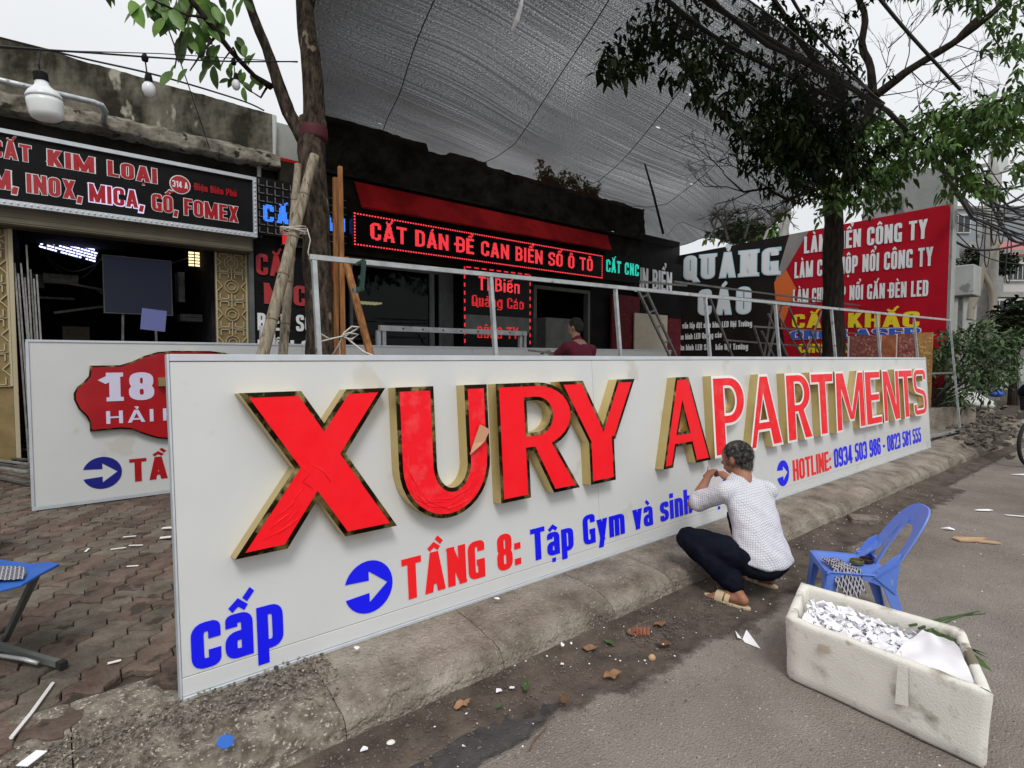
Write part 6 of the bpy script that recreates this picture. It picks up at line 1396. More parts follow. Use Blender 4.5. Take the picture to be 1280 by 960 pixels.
m.build('foliage', m_bushl, bu); sm_.build('stems', m_bark2, bu)
# trees far behind
for k, (px, py, d, w_, h_, nm, lb_, mt, dep) in enumerate([(930, 290, 24, 36, 10, 'yellow_green_tree', 'pale yellow green treetop above the black part of the banner', m_leaf2, 0), (1235, 330, 26, 30, 12, 'hedge', 'dark hedge on a terrace below the far houses', m_leafd, 0), (1270, 405, 16, 16, 22, 'dark_shrub', 'dark shrub behind the bush at the right edge', m_leafd, 0)]):
    c = at(px, py, d); t = thing(nm, lb_, 'tree' if k == 0 else 'shrub', (c.x, c.y, .15)); m = MB()
    for _ in range(130):
        q = at(px+R.gauss(0, w_*.5), py+R.gauss(0, h_*.5), d+R.gauss(0, .5))
        for z in range(12): leaf_into(m, q+rdir()*.2, rdir(), .28, .11)
    m.build('crown', mt, t); MB().tube([(c.x, c.y, .15), c], [.14, .06], 6).build('trunk', m_bark2, t)
m = MB()
def tw2(px, py, a_, L, dep): 
    e = (px+L*math.cos(a_), py-L*math.sin(a_)); m.tube([at(px, py, 22), at(*e, 22)], [.02+.012*dep, .012+.01*dep], 4, caps=False)
    if dep:
        for _ in range(3): f = R.uniform(.4, 1); tw2(px+(e[0]-px)*f, py+(e[1]-py)*f, a_+R.gauss(0, .6), L*.7, dep-1)
for px in (890, 910, 930, 955, 975, 985): tw2(px, 300, R.uniform(1.2, 1.9), 22, 3)
pz = at(985, 300, 22); bt_ = thing('bare_tree', 'bare pale branches behind the banner under the net edge', 'tree', (pz.x, pz.y, .15)); m.tube([at(978, 300, 22), at(986, 262, 22)], [.16, .10], 6); m.tube([(pz.x, pz.y, .15), at(978, 302, 22)], [.25, .16], 6); m.build('branches', m_pole, bt_)
m = MB()
for _ in range(420):
    c = onz(R.gauss(1232, 20), R.gauss(535, 13), .2); s_ = R.uniform(.02, .11)*R.uniform(.4, 1); m.box(c+Vector((0, 0, R.uniform(0, .08))), (s_*1.5, s_, s_*.6), Matrix.Rotation(R.uniform(0, 6), 3, 'Z') @ Matrix.Rotation(R.uniform(-.9, .9), 3, 'X'), R.uniform(.5, 1))
tag(m.build('rubble', m_stone), 'heap of broken grey concrete rubble at the end of the kerb', 'rubble', kind='stuff')
# rubble and sacks at the right
for k, (px, py, s, lb_) in enumerate([(1232, 520, .38, 'large pale rock slab under the white sacks'), (1215, 530, .30, 'flat grey rock left of the rubble heap'), (1250, 545, .34, 'angular grey rock left of the wheel'), (1238, 558, .26, 'broken kerb lump at the end of the kerb'), (1225, 543, .2, 'small rock in front of the flat rock'), (1262, 530, .3, 'rock behind the top of the wheel')]):
    c = onz(px, py, .12); s *= .62; m = MB(); m.ball(c+Vector((0, 0, s*.2)), (s, s*.7, s*.5), 9, 6, Matrix.Rotation(k, 3, 'Z'))
    m.v = [c+(v-c)*(1+.7*nz(v.x*4+k, v.y*4, v.z*5)) for v in m.v]; tag(m.build('rock', m_stone), lb_, 'rock', 'rocks of the rubble heap')
def mound(u, v): c = onz(1200, 530, .1); x, y = c.x-1.2+u*4.2, c.y-.9+v*4.2; h = math.exp(-((u-.5)**2+(v-.5)**2)*9); return (x, y, .13+.42*h+.06*nz(x*2, y*2)*h*3)
tag(grid(40, 40, mound).build('earth_mound', m_gutter, smooth=True), None, None, kind='structure')
c = onz(1228, 505, .35); sk = MB()
for k in range(3): sk.ball(c+Vector((.35*k-.2, .25*k, .08*k)), (.45, .32, .14), 14, 8, Matrix.Rotation(k*.7, 3, 'Z'))
o = sk.build('white_sacks', m_bldw); remesh(o, .03, 4, lambda p: .03*nz(p.x*6, p.y*6, p.z*6)); tag(o, 'crumpled off white sacks heaped behind the wheel at right', 'sacks')
c = onz(1245, 492, .5); o = MB().ball(c, (.28, .2, .1), 10, 6).build('blue_bag', m_cblue, smooth=True); tag(o, 'small crumpled blue bag lying on the white sacks', 'bag')
ys = at(1268, 455, 17); o = MB().box(ys, (.9, .05, .7)).build('yellow_board', m_yelt); tag(o, 'small yellow and red shop board at the right edge', 'sign'); MB().beam(ys+Vector((0, .05, 0)), (ys.x, ys.y+.05, .1), .06).build('post', m_dsteel, o)
MB().box(ys+Vector((0, -.02, .32)), (.9, .05, .2)).build('red_header', m_banr, o)

# ================================================================ PEOPLE
def cap(mb, a, b, ra, rb, n=14):
    a, b = Vector(a), Vector(b); d = b-a; L_ = d.length; k = 5; prof_ = []
    for i in range(k+1): t = math.pi/2*i/k; prof_.append((max(.0008, ra*math.sin(t)), -ra*math.cos(t)))
    for i in range(k+1): t = math.pi/2*i/k; prof_.append((max(.0008, rb*math.cos(t)), L_+rb*math.sin(t)))
    return mb.lathe(a, prof_, n, axis=d)
def ell(mb, c, r, fwd=(0, 1, 0), up=(0, 0, 1)):
    f = Vector(fwd).normalized(); u = Vector(up); u = (u-f*u.dot(f)).normalized(); x = f.cross(u); return mb.ball(c, r, 20, 14, Matrix((x, f, u)).transposed())
# --- squatting worker
man = thing('person', 'man squatting at the sign in pale checked shirt, navy trousers and tan sandals', 'person', (3.35, 1.78, 0))
nk = Vector((3.475, 1.86, .735)); hd = Vector((3.495, 1.895, .838)); pel = Vector((3.40, 1.68, .255))
shL, shR = Vector((3.29, 1.87, .650)), Vector((3.60, 1.745, .638)); elL, haL = Vector((3.27, 2.07, .535)), Vector((3.53, 2.13, .665)); elR, haR = Vector((3.80, 1.96, .50)), Vector((3.88, 2.17, .60))
knL, anL = Vector((3.16, 2.03, .335)), Vector((3.20, 1.735, .095)); knR, anR = Vector((3.72, 2.0, .38)), Vector((3.60, 1.82, .10))
fwd = Vector((.28, .96, 0)).normalized()
face = Vector((-.05, .98, -.12)).normalized(); fs = face.cross(Vector((0, 0, 1))).normalized(); fu = fs.cross(face)
m = MB()
ell(m, hd+fu*.018, (.083, .098, .092), face); ell(m, hd+face*.025-fu*.045, (.056, .070, .062), face); cap(m, nk-Vector((.01, .03, .05)), hd-fu*.03-face*.02, .060, .056)
for s in (-1, 1): ell(m, hd+fs*.088*s-fu*.004-face*.008, (.009, .017, .027), face)
ell(m, hd+face*.098-fu*.025, (.012, .018, .016), face); ell(m, hd+face*.088-fu*.062, (.024, .010, .008), face)
cap(m, shL, elL, .050, .040); cap(m, elL, elL.lerp(haL, .55), .041, .036); cap(m, elL.lerp(haL, .5), haL, .036, .025); cap(m, shR, elR, .05, .04); cap(m, elR, haR, .04, .025)
cap(m, nk-Vector((0, .02, .08)), pel, .06, .08)
for base, dr, sd_ in ((haL, (haL-elL).normalized(), 1), (haR, (haR-elR).normalized(), -1)):
    sdv = dr.cross(Vector((0, .3, 1))).normalized(); pal = sdv.cross(dr); c = base+dr*.04; ell(m, c, (.038, .048, .019), dr, pal)
    for q in range(4):
        o_ = (q-1.5)*.019; L_ = (.038, .046, .043, .033)[q]; p0 = c+dr*.036+sdv*o_; p1 = p0+dr*L_*.75-pal*.008; p2 = p1+dr*L_*.35-pal*L_*.6; p3 = p2-pal*L_*.45-dr*.008
        cap(m, p0-dr*.01, p1, .0095, .009, 8); cap(m, p1, p2, .009, .0085, 8); cap(m, p2, p3, .0085, .0075, 8)
    p0 = c+sdv*(-.032)*sd_-dr*.012; cap(m, p0, p0-sdv*.018*sd_+dr*.028-pal*.012, .012, .010, 8); cap(m, p0-sdv*.018*sd_+dr*.028-pal*.012, p0-sdv*.008*sd_+dr*.048-pal*.026, .010, .008, 8)
cap(m, knL, anL, .06, .036); cap(m, knR, anR, .06, .036)
hL, tL = Vector((3.160, 1.655, .052)), Vector((3.147, 1.865, .035)); hR, tR = Vector((3.60, 1.70, .055)), Vector((3.60, 1.90, .035))
for an, h_, t_ in ((anL, hL, tL), (anR, hR, tR)):
    cap(m, an, h_+Vector((0, .01, .012)), .037, .030); cap(m, h_, h_.lerp(t_, .6), .030, .030); cap(m, h_.lerp(t_, .6), t_-Vector((0, .03, .006)), .031, .022); cap(m, an, h_.lerp(t_, .55), .033, .024)
    for q in range(5): o_ = (q-2)*.0165; b0 = t_+Vector((o_, -.035, -.008)); cap(m, b0, b0+Vector((0, .042-abs(q-1)*.007, -.004)), .011 if q else .013, .009, 8)
body = m.build('body', m_skin, man); remesh(body, .0058, 4)
m = MB()
mid_ = Vector((3.44, 1.745, .49))
SPN = [((3.412, 1.662, .250), .172, .136), ((3.412, 1.664, .266), .188, .150), ((3.418, 1.680, .33), .182, .143), ((3.430, 1.715, .42), .170, .130), ((3.442, 1.750, .52), .168, .122), ((3.455, 1.785, .60), .170, .110), ((3.462, 1.810, .655), .158, .094), ((3.470, 1.830, .70), .125, .084), ((3.477, 1.845, .735), .080, .070), ((3.482, 1.852, .752), .068, .062)]
sdx = Vector((fwd.y, -fwd.x, 0)); b0_ = len(m.v)
for (c_, rx_, ry_) in SPN:
    for k in range(28): a_ = 2*math.pi*k/28; m.v.append(Vector(c_)+sdx*rx_*(1.06 if rx_ > .13 else 1)*math.copysign(abs(math.cos(a_))**.85, math.cos(a_))+(fwd+Vector((0, 0, .25))).normalized()*ry_*math.sin(a_))
for i_ in range(len(SPN)-1):
    for k in range(28): m.f.append((b0_+i_*28+k, b0_+i_*28+(k+1) % 28, b0_+(i_+1)*28+(k+1) % 28, b0_+(i_+1)*28+k))
m.f.append(tuple(b0_+k for k in range(27, -1, -1))); e_ = b0_+(len(SPN)-1)*28; m.f.append(tuple(e_+k for k in range(28)))
cap(m, nk-Vector((.04, .02, .075)), shL, .062, .066); cap(m, nk-Vector((-.04, .03, .08)), shR, .062, .064)
cap(m, shL, shL.lerp(elL, .78), .067, .070); cap(m, shR, shR.lerp(elR, .72), .067, .068)
sh = m.build('shirt', m_shirt, man)
def folds(p): return .013*nz(p.x*8+p.z*6, p.y*6, p.z*3)+.007*nz(p.x*16+p.z*12, p.y*13, p.z*8)+.004*math.sin((p.z*1.4+p.x*2.1)*28)*max(0, .55-p.z)*2
remesh(sh, .010, 5, folds)
m = MB()
for sx, kn in ((-1, knL), (1, knR)): h_ = pel+Vector((.085*sx, -.01*sx+.02, .0)); cap(m, h_, kn, .104, .078)
ell(m, pel+Vector((.0, -.015, -.045)), (.176, .138, .088), fwd)
cap(m, knL, knL.lerp(anL, .55), .080, .072); cap(m, knL.lerp(anL, .45), anL+Vector((0, 0, .025)), .074, .060); cap(m, knR, knR.lerp(anR, .5), .08, .07); cap(m, knR.lerp(anR, .45), anR+Vector((0, 0, .03)), .072, .060)
tr_ = m.build('trousers', m_trou, man); remesh(tr_, .011, 4, lambda p: .014*nz(p.x*9, p.y*7, p.z*8)+.009*nz(p.x*20+p.z*14, p.y*18, p.z*9)+.004*nz(p.x*45, p.y*30, p.z*40))
m = MB(); ell(m, hd+fu*.028-face*.012, (.087, .099, .094), face); ell(m, hd-face*.045-fu*.035, (.066, .054, .064), face)
hr = m.build('hair', m_hair, man); remesh(hr, .006, 2, lambda p: .0012*nz(p.x*90, p.y*90, p.z*50)+.003*nz(p.x*18, p.y*18, p.z*18))
m = MB(); hn = [v.co.copy() for v in hr.data.vertices]; nn = [v.normal.copy() for v in hr.data.vertices]; off = wloc(hr)
for k in range(6000):
    i = R.randrange(len(hn)); p = hn[i]+off; n_ = nn[i]
    if (p-hd).dot(face) > .045 and (p-hd).dot(fu) < .05: continue
    d = (n_*.5+Vector((R.gauss(0, .3), R.gauss(0, .3), -.7))).normalized(); s_ = d.cross(n_).normalized()*.0007; m.add([p-s_, p+s_, p+d*.017+n_*.002], [(0, 1, 2)])
m.build('hair_strands', m_hair, hr)
for an, h_, t_, nm in ((anL, hL, tL, 1), (anR, hR, tR, 2)):
    d = (t_-h_); d.z = 0; L_ = d.length; d.normalize(); s_ = Vector((-d.y, d.x, 0)); sd_ = bpy.data.objects.new('sandal', None); COL.objects.link(sd_); sd_.parent = man; sd_.location = h_-man.location
    ol = []
    for k in range(28):
        a = 2*math.pi*k/28; u = math.cos(a); v = math.sin(a); w = .044 if u > .1 else .036+.008*max(0, (u+.4)); ol.append((L_/2+u*(L_/2+.045), v*w))
    base = Vector((h_.x, h_.y, 0)); m = MB(); m.poly(ol, lambda u, v, w: base+d*u+s_*v+Vector((0, 0, w+.004+.012*max(0, (.06-u)/.06)*0)), .020); m.build('sole', m_sandal, sd_, bevel=.004)
    m = MB()
    for c0, wd in ((.66, .05), (.42, .03)):
        P_ = [base+d*(L_*c0)+s_*(.046*math.cos(a))+Vector((0, 0, .02+.050*math.sin(a))) for a in [math.pi*k/10 for k in range(11)]]
        for k in range(10): m.add([P_[k]-d*wd*.5, P_[k]+d*wd*.5, P_[k+1]+d*wd*.5, P_[k+1]-d*wd*.5], [(0, 1, 2, 3)]); 
    m.add([v+Vector((0, 0, .003)) for v in m.v], m.f[:]); m.build('strap', m_sandal, sd_, smooth=True)
kf_ = MB().beam(haL+Vector((.03, .02, .03)), haL+Vector((.12, .07, .05)), .006, .012).build('scraper', m_dsteel); tag(kf_, 'small knife held in the squatting man\'s left hand against the letter', 'knife')
# --- second worker behind the long sign
P2 = ony(722, 430, 5.15); mx_ = P2.x; w2 = thing('person', 'black haired man in maroon T-shirt behind the long sign, head and shoulders visible', 'person', (mx_, 5.1, .2))
h2 = ony(719, 409, 5.2); sc = ony(722, 440, 5.15); f2 = Vector((-.35, .93, -.2)).normalized(); s2_ = f2.cross(Vector((0, 0, 1))).normalized(); u2 = s2_.cross(f2)
m = MB(); ell(m, h2+u2*.01, (.076, .095, .10), f2); ell(m, h2+f2*.03-u2*.055, (.055, .068, .06), f2); cap(m, h2-Vector((0, .02, .2)), h2-u2*.04, .06, .052)
for s in (-1, 1): ell(m, h2+s2_*.077*s-u2*.01, (.011, .02, .03), f2)
ell(m, h2+f2*.10-u2*.03, (.012, .018, .018), f2)
sL2, sR2 = h2+Vector((-.20, -.05, -.27)), h2+Vector((.20, -.10, -.30)); hnd = ony(686, 440, 5.75); e2 = sL2.lerp(hnd, .5)+Vector((-.06, 0, -.10)); cap(m, sL2, e2, .052, .042); cap(m, e2, hnd, .04, .028); ell(m, hnd+Vector((0, .05, .0)), (.04, .055, .022), (0, 1, 0))
for q in range(4): b0 = hnd+Vector(((q-1.5)*.02, .09, .0)); cap(m, b0, b0+Vector((0, .04, -.005)), .010, .009, 8); cap(m, b0+Vector((0, .04, -.005)), b0+Vector((0, .055, -.03)), .009, .008, 8)
cap(m, hnd+Vector((.04, .03, 0)), hnd+Vector((.06, .075, -.01)), .012, .01, 8)
eR2 = sR2+Vector((.06, .10, -.27)); cap(m, sR2, eR2, .052, .04); cap(m, eR2, eR2+Vector((-.03, .2, -.1)), .04, .028); ell(m, eR2+Vector((-.035, .26, -.12)), (.04, .055, .022), (0, 1, -.3))
hp = Vector((mx_+.02, 5.0, .98)); cap(m, h2-Vector((0, .06, .28)), hp, .13, .13)
for s in (-1, 1): k_ = Vector((mx_+.1*s, 5.12, .62)); cap(m, hp+Vector((.09*s, 0, -.05)), k_, .09, .065); cap(m, k_, (mx_+.1*s, 4.98, .27), .06, .04); cap(m, (mx_+.1*s, 4.96, .235), (mx_+.1*s, 5.16, .225), .038, .03)
b2 = m.build('body', m_skinl, w2); remesh(b2, .011, 3)
m = MB(); ell(m, h2-Vector((.0, .08, .36)), (.20, .12, .16), (f2.x, f2.y, 0)); cap(m, h2-Vector((0, .08, .36)), hp, .165, .155); cap(m, sL2+Vector((.08, -.02, 0)), sL2, .085, .078); cap(m, sL2, sL2.lerp(e2, .62), .078, .068); cap(m, sR2-Vector((.08, .02, 0)), sR2, .085, .078); cap(m, sR2, sR2.lerp(eR2, .62), .078, .068); cap(m, h2-Vector((0, .04, .24)), h2-Vector((0, .03, .17)), .09, .068)
remesh(m.build('t_shirt', m_tee, w2), .014, 4, folds)
m = MB(); cap(m, hp, hp+Vector((0, 0, -.08)), .16, .16)
for s in (-1, 1): k_ = Vector((mx_+.1*s, 5.12, .62)); cap(m, hp+Vector((.08*s, 0, -.05)), k_, .11, .085); cap(m, k_, (mx_+.1*s, 4.98, .30), .083, .065)
remesh(m.build('trousers', m_trou, w2), .016, 3)
m = MB(); ell(m, h2+u2*.025-f2*.018, (.085, .097, .106), f2); ell(m, h2-f2*.045-u2*.03, (.066, .055, .062), f2); remesh(m.build('hair', m_hair2, w2), .009, 2, lambda p: .006*nz(p.x*40, p.y*40, p.z*30))
rod = MB().beam(ony(660, 438, 5.6), ony(760, 449, 5.0), .025).build('metal_rod', m_dsteel); tag(rod, 'thin dark metal rod the maroon shirted man leans over', 'rod')

# ================================================================ PLASTIC CHAIR
ch = thing('plastic_chair', 'low blue plastic chair with open arched back beside the foam box', 'chair', (3.70, 1.27, 0))
cF = Vector((-.58, .815, 0)); cS = Vector((.815, .58, 0)); CO = onz(1061, 703, .305); CO.z = 0
def cp(s, f, z): return CO+cS*(s*.93)+cF*(f*.90)+Vector((0, 0, z))
SZ = .305
def seatf(u, v): s, f = (u-.5)*.38*(1+.06*v), (v-.5)*.36; e = max(abs(u-.5), abs(v-.5))*2; return cp(s, f, SZ-.014*(1-e**4)-(.016 if v > .97 else 0))
m = grid(17, 17, seatf); b = len(m.v); m.v += [v-Vector((0, 0, .007)) for v in m.v]; m.f += [tuple(b+i for i in f[::-1]) for f in m.f[:]]
bor = [i for i in range(17)]+[16+17*j for j in range(1, 17)]+[17*16+15-i for i in range(16)]+[17*(15-j) for j in range(15)]
m.f += [(bor[i], bor[(i+1) % len(bor)], b+bor[(i+1) % len(bor)], b+bor[i]) for i in range(len(bor))]; m.build('seat', m_plastic, ch, smooth=True)
# aprons: front arched, sides
def apron(p0, p1, h0, h1, n=12):
    m_ = MB(); p0, p1 = Vector(p0), Vector(p1); nrm = (p1-p0).cross(Vector((0, 0, 1))).normalized()*.004
    for i in range(n+1):
        t = i/n; a = p0.lerp(p1, t); hh = h0+(h1-h0)*(1-math.sin(math.pi*t)**.6); m_.v += [a+nrm, a-nrm, a+nrm-Vector((0, 0, hh)), a-nrm-Vector((0, 0, hh))]
    for i in range(n):
        q = i*4; m_.f += [(q, q+4, q+6, q+2), (q+1, q+3, q+7, q+5), (q+2, q+6, q+7, q+3), (q, q+1, q+5, q+4)]
    return m_
for a, b_ in (((-.19, .18), (.19, .18)), ((.19, .18), (.178, -.18)), ((-.178, -.18), (-.19, .18)), ((.178, -.18), (-.178, -.18))): apron(cp(*a, SZ-.002), cp(*b_, SZ-.002), .035, .11).build('apron', m_plastic, ch)
def leg(s, f, ds, df, top=SZ-.01):      # channel section leg flaring outwards
    m_ = MB(); sg, fg = (1 if s > 0 else -1), (1 if f > 0 else -1)
    for z, w, k in ((top, .085, 0), (.2, .066, .35), (.1, .052, .68), (.0, .042, 1)):
        c = (s+ds*k, f+df*k); o_ = [(0, 0), (-w*sg, 0), (-w*sg, -.008*fg), (-.010*sg, -.010*fg), (-.008*sg, -w*fg), (0, -w*fg)]; m_.v += [cp(c[0]+x, c[1]+y, z) for x, y in o_]
    for i in range(3):
        for k in range(6): m_.f.append((i*6+k, i*6+(k+1) % 6, (i+1)*6+(k+1) % 6, (i+1)*6+k))
    m_.f += [tuple(range(5, -1, -1)), tuple(range(18, 24))]; return m_.build('leg', m_plastic, ch, bevel=.002)
leg(.185, .18, .02, .03); leg(-.185, .18, -.02, .03); leg(.180, -.185, .02, -.09, SZ+.02); leg(-.180, -.185, -.02, -.09, SZ+.02)
# backrest: a broad curved band arching from one rear corner to the other, open in the middle
def backp(t, w):      # t 0..1 along the arch, w 0..1 across the band (outer..inner)
    a = math.pi*t; half = .205-.085*w; hgt = .375-.11*w
    s = -half*math.copysign(abs(math.cos(a))**.62, math.cos(a)); z = abs(math.sin(a))**.75*hgt; f = -.150-.21*(z/.335)-.05*(1-(s/.205)**2)*(.2+z)+.07*max(0, 1-z/.10)
    return cp(s, f, SZ-.012+z)
m = MB(); nT, nW_ = 44, 5
for i in range(nT+1):
    for j in range(nW_+1): m.v.append(backp(i/nT, j/nW_))
for i in range(nT):
    for j in range(nW_): a = i*(nW_+1)+j; m.f.append((a, a+1, a+nW_+2, a+nW_+1))
b = len(m.v); f0 = list(m.f); m.v += [v-cF*.009 for v in m.v]; m.f += [tuple(b+i for i in f[::-1]) for f in f0]
for j in (0, nW_):
    for i in range(nT): a, c_ = i*(nW_+1)+j, (i+1)*(nW_+1)+j; m.f.append((a, c_, b+c_, b+a))
m.build('backrest', m_plastic, ch, smooth=False)
for s in (-.048, .048):
    m = MB(); pts = [cp(s*.8, -.165, SZ-.005), cp(s, -.24, SZ+.12), cp(s*1.1, -.31, SZ+.22), cp(s*.9, -.345, SZ+.275)]
    for a, c_ in zip(pts, pts[1:]): m.beam(a, c_, .036, .007, up=tuple(cF))
    if s > 0: m.build('back_slat', m_plastic, ch)
# side flank joining rear legs to the back
for sg in (-1, 1):
    m = MB(); m.poly([(-.08, SZ-.01), (-.20, SZ-.10), (-.215, SZ+.04), (-.225, SZ+.13), (-.17, SZ+.10), (-.12, SZ+.03)], lambda u, v, w: cp(sg*(.188+w), u, v), .006); m.build('side_flank', m_plastic, ch, bevel=.001)
# cloth and tin lids on the seat
def clf(u, v):
    s = -.16+.26*u+.03*nz(v*4, u*3); f = .215-.17*v+.05*math.sin(u*3); z = SZ+.018+.018*abs(nz(u*5, v*5, 3))+.010*math.sin(u*17+v*9)
    if f > .185: z -= (f-.185)*2.2+.01
    if s < -.17: z -= (-.17-s)*2.5
    return cp(s, f, z)
def clg(u, v):
    s = -.225+.22*u+.02*nz(v*4, u*3); f = .13-.02*u-.17*v*(1-.4*u)+.06*u; z = SZ+.014+.020*abs(nz(u*6, v*6, 3))+.006*math.sin(u*21+v*9)
    if s < -.175: z -= (-.175-s)*2.6
    return cp(s, f, z)
cl_ = grid(30, 24, clg); tag(cl_.build('checked_cloth', m_ptex, smooth=True), 'black and white checked cloth draped over the blue chair seat', 'cloth')
for (s, f, lb_) in ((.015, -.05, 'olive tin lid lying on the chair seat beside the cloth'), (.06, -.12, 'small dark open tin at the rear of the chair seat')):
    c = cp(s, f, SZ-.006); t = MB().lathe(c, [(.036, 0), (.038, .004), (.038, .02), (.036, .022), (.033, .021), (.032, .010), (.001, .010)], 18).build('tin', M('olive_tin_%d' % int(s*100), (.16, .15, .05) if s < .03 else (.05, .03, .03), .4, metal=.5), smooth=False); tag(t, lb_, 'tin')

# ================================================================ FOAM BOX
fb_ = thing('foam_box', 'dirty white styrofoam box full of torn film scraps on the street', 'box', (2.84, .87, 0))
bc_ = [Vector((2.605, 1.165, 0)), Vector((3.085, 1.30, 0)), Vector((3.10, .60, 0)), Vector((2.565, .405, 0))]   # front-left, back-left, back-right, front-right
ctr = sum(bc_, Vector())/4; BH = .30; WT = .040
def boxring(z, off, flare=0, wob=0):
    out = []; n = 22
    for i in range(4):
        a, b_ = bc_[i], bc_[(i+1) % 4]
        for k in range(n):
            t = k/n; p = a.lerp(b_, t); d = (ctr-p); 
            # inward offset with rounded corners
            e1 = (bc_[i]-bc_[i-1]).normalized() if False else None
            nrm = Vector((-(b_-a).y, (b_-a).x, 0)).normalized(); nrm = nrm if nrm.dot(ctr-p) > 0 else -nrm
            r_ = .028; dist = min(t, 1-t)*(b_-a).length; cin = 0
            if dist < r_: cin = (r_-math.sqrt(max(0, r_*r_-(r_-dist)**2)))*.6
            q = p+(ctr-p).normalized()*cin+nrm*off
            if off: # pull corners along both walls
                t2 = min(max(t, off/(b_-a).length*1.1), 1-off/(b_-a).length*1.1); q = a.lerp(b_, t2)+nrm*off
            q = q-(ctr-q).normalized()*(-.015*(1-z/BH))*1 + Vector((nz(q.x*9, q.y*9, z*9), nz(q.x*9, q.y*9, z*9+5), 0))*wob
            out.append(Vector((q.x, q.y, z+(.006*nz(q.x*14, q.y*14, z*3)+.003*nz(q.x*50, q.y*50) if z > .02 else 0)*(1 if wob else .4))))
    return out
rings = [boxring(0.004, 0.012, wob=.004), boxring(.02, 0, wob=.005)]+[boxring(.02+.25*k/7, 0, wob=.005) for k in range(1, 8)]+[boxring(BH-.012, 0.0, wob=.006), boxring(BH, .006, wob=.004), boxring(BH+.001, .034, wob=.004), boxring(BH-.012, WT, wob=.003)]+[boxring(BH-.03-.22*k/5, WT+.002, wob=.003) for k in range(6)]
m = MB(); NN = len(rings[0])
for r_ in rings: m.v += r_
for i in range(len(rings)-1):
    for k in range(NN): m.f.append((i*NN+k, i*NN+(k+1) % NN, (i+1)*NN+(k+1) % NN, (i+1)*NN+k))
m.f.append(tuple(range(NN-1, -1, -1))); m.f.append(tuple((len(rings)-1)*NN+k for k in range(NN))); m.build('shell', m_foam, fb_, smooth=True)
# brown tape remnants and a peeling strip on the near face
A_, D_ = bc_[0], bc_[3]; fn_ = Vector((-1, -.05, 0)).normalized()
def ff(u, z, w=0): return A_.lerp(D_, u)+Vector((0, 0, z))+fn_*(w+.0075)
m_stain = M('grey_brown_stain', (.14, .12, .09), .95, (.42, .39, .33), 22, 10, .3, 60, contrast=(.3, .6))
for (u0, u1, z0, z1, mt) in ((.20, .27, .205, .245, m_tape), (.60, .66, .12, .285, m_foam)):
    m = MB(); m.poly([(u0, z0), (u1, z0+.01), (u1-.008, z1), (u0+.006, z1-.006)], lambda u, v, w: ff(u, v, w), .002); m.build('tape_strip', mt, fb_)
# contents
m = MB()
def bil(u, v, z): return bc_[0].lerp(bc_[3], u).lerp(bc_[1].lerp(bc_[2], u), v)+Vector((0, 0, z))
for k in range(300):
    u, v = R.uniform(.10, .72), R.uniform(.14, .80); p = bil(u, v, .205+.045*(1-abs(u-.3))+.02*R.random()); r_ = R.uniform(.014, .032); rot = Matrix.Rotation(R.uniform(0, 6), 3, 'Z') @ Matrix.Rotation(R.uniform(-.8, .8), 3, 'X')
    q = [Vector((-r_, -r_*.6, 0)), Vector((0, -r_*.7, r_*.5)), Vector((r_, -r_*.3, .0)), Vector((r_*.8, r_*.6, r_*.3)), Vector((0, r_*.8, -r_*.3)), Vector((-r_*.9, r_*.5, r_*.4))]; q = [rot @ x+p for x in q]; m.add(q, [(0, 1, 4, 5), (1, 2, 3, 4)])
o = m.build('film_scraps', m_paper); tag(o, 'heap of torn white masking film scraps inside the foam box', 'scraps', kind='stuff')
m = MB(); m.poly([(0, 0), (1, 0), (1, 1), (0, 1)], lambda u, v, w: bil(.06+.86*u, .1+.8*v, .10+w*.10), .9); m.build('packed_filling', m_paper, fb_)
def shp(u, v): p = [bil(.56, .10, BH-.035), bil(.95, .10, BH-.045), bil(.88, .40, BH+.06), bil(.76, .72, BH+.0)]; q = p[0].lerp(p[1], u).lerp(p[3].lerp(p[2], u), v); return q+Vector((0, 0, .02*nz(u*3, v*3, 2)+.025*math.sin(v*math.pi)*u))
tag(grid(14, 14, shp).build('paper_sheet', m_paper, smooth=True), 'large crumpled white paper sheet lying over the right side of the foam box', 'paper')
o = MB().lathe(bil(.06, .42, .20), [(.022, 0), (.022, .07), (.01, .075)], 12, axis=(.5, -.6, .45)).build('red_roll', m_dred); tag(o, 'small red tube poking out at the left inside the foam box', 'tube')
bl2 = thing('leafy_stalks', 'cut green stalks with long leaves sticking out of the foam box at its back right', 'leaves', bil(.85, .8, .2)); m = MB()
for k in range(3): a_ = bil(.70+.05*k, .86, .27); e_ = at(1231-7*k, 767-3*k+5*(k == 2), (bil(.85, .95, .3)-C0).dot(FW)+.12); m.tube([a_, a_.lerp(e_, .5)+Vector((0, 0, .012)), e_], [.006, .005, .003], 6)
m.build('stalks', m_bushl, bl2, smooth=True); lmm = leafmesh('leaf', m_leaf, .17, .045)
for k in range(15):
    o = bpy.data.objects.new('leaf', lmm); COL.objects.link(o); o.parent = bl2; o.location = bil(.76+.14*R.random(), .66+.2*R.random(), .25+.03*R.random())-bl2.location; o.rotation_euler = (R.uniform(-.5, .5), R.uniform(-.15, .5), R.choice((R.uniform(-.6, .9), R.uniform(-1.8, -.9))))

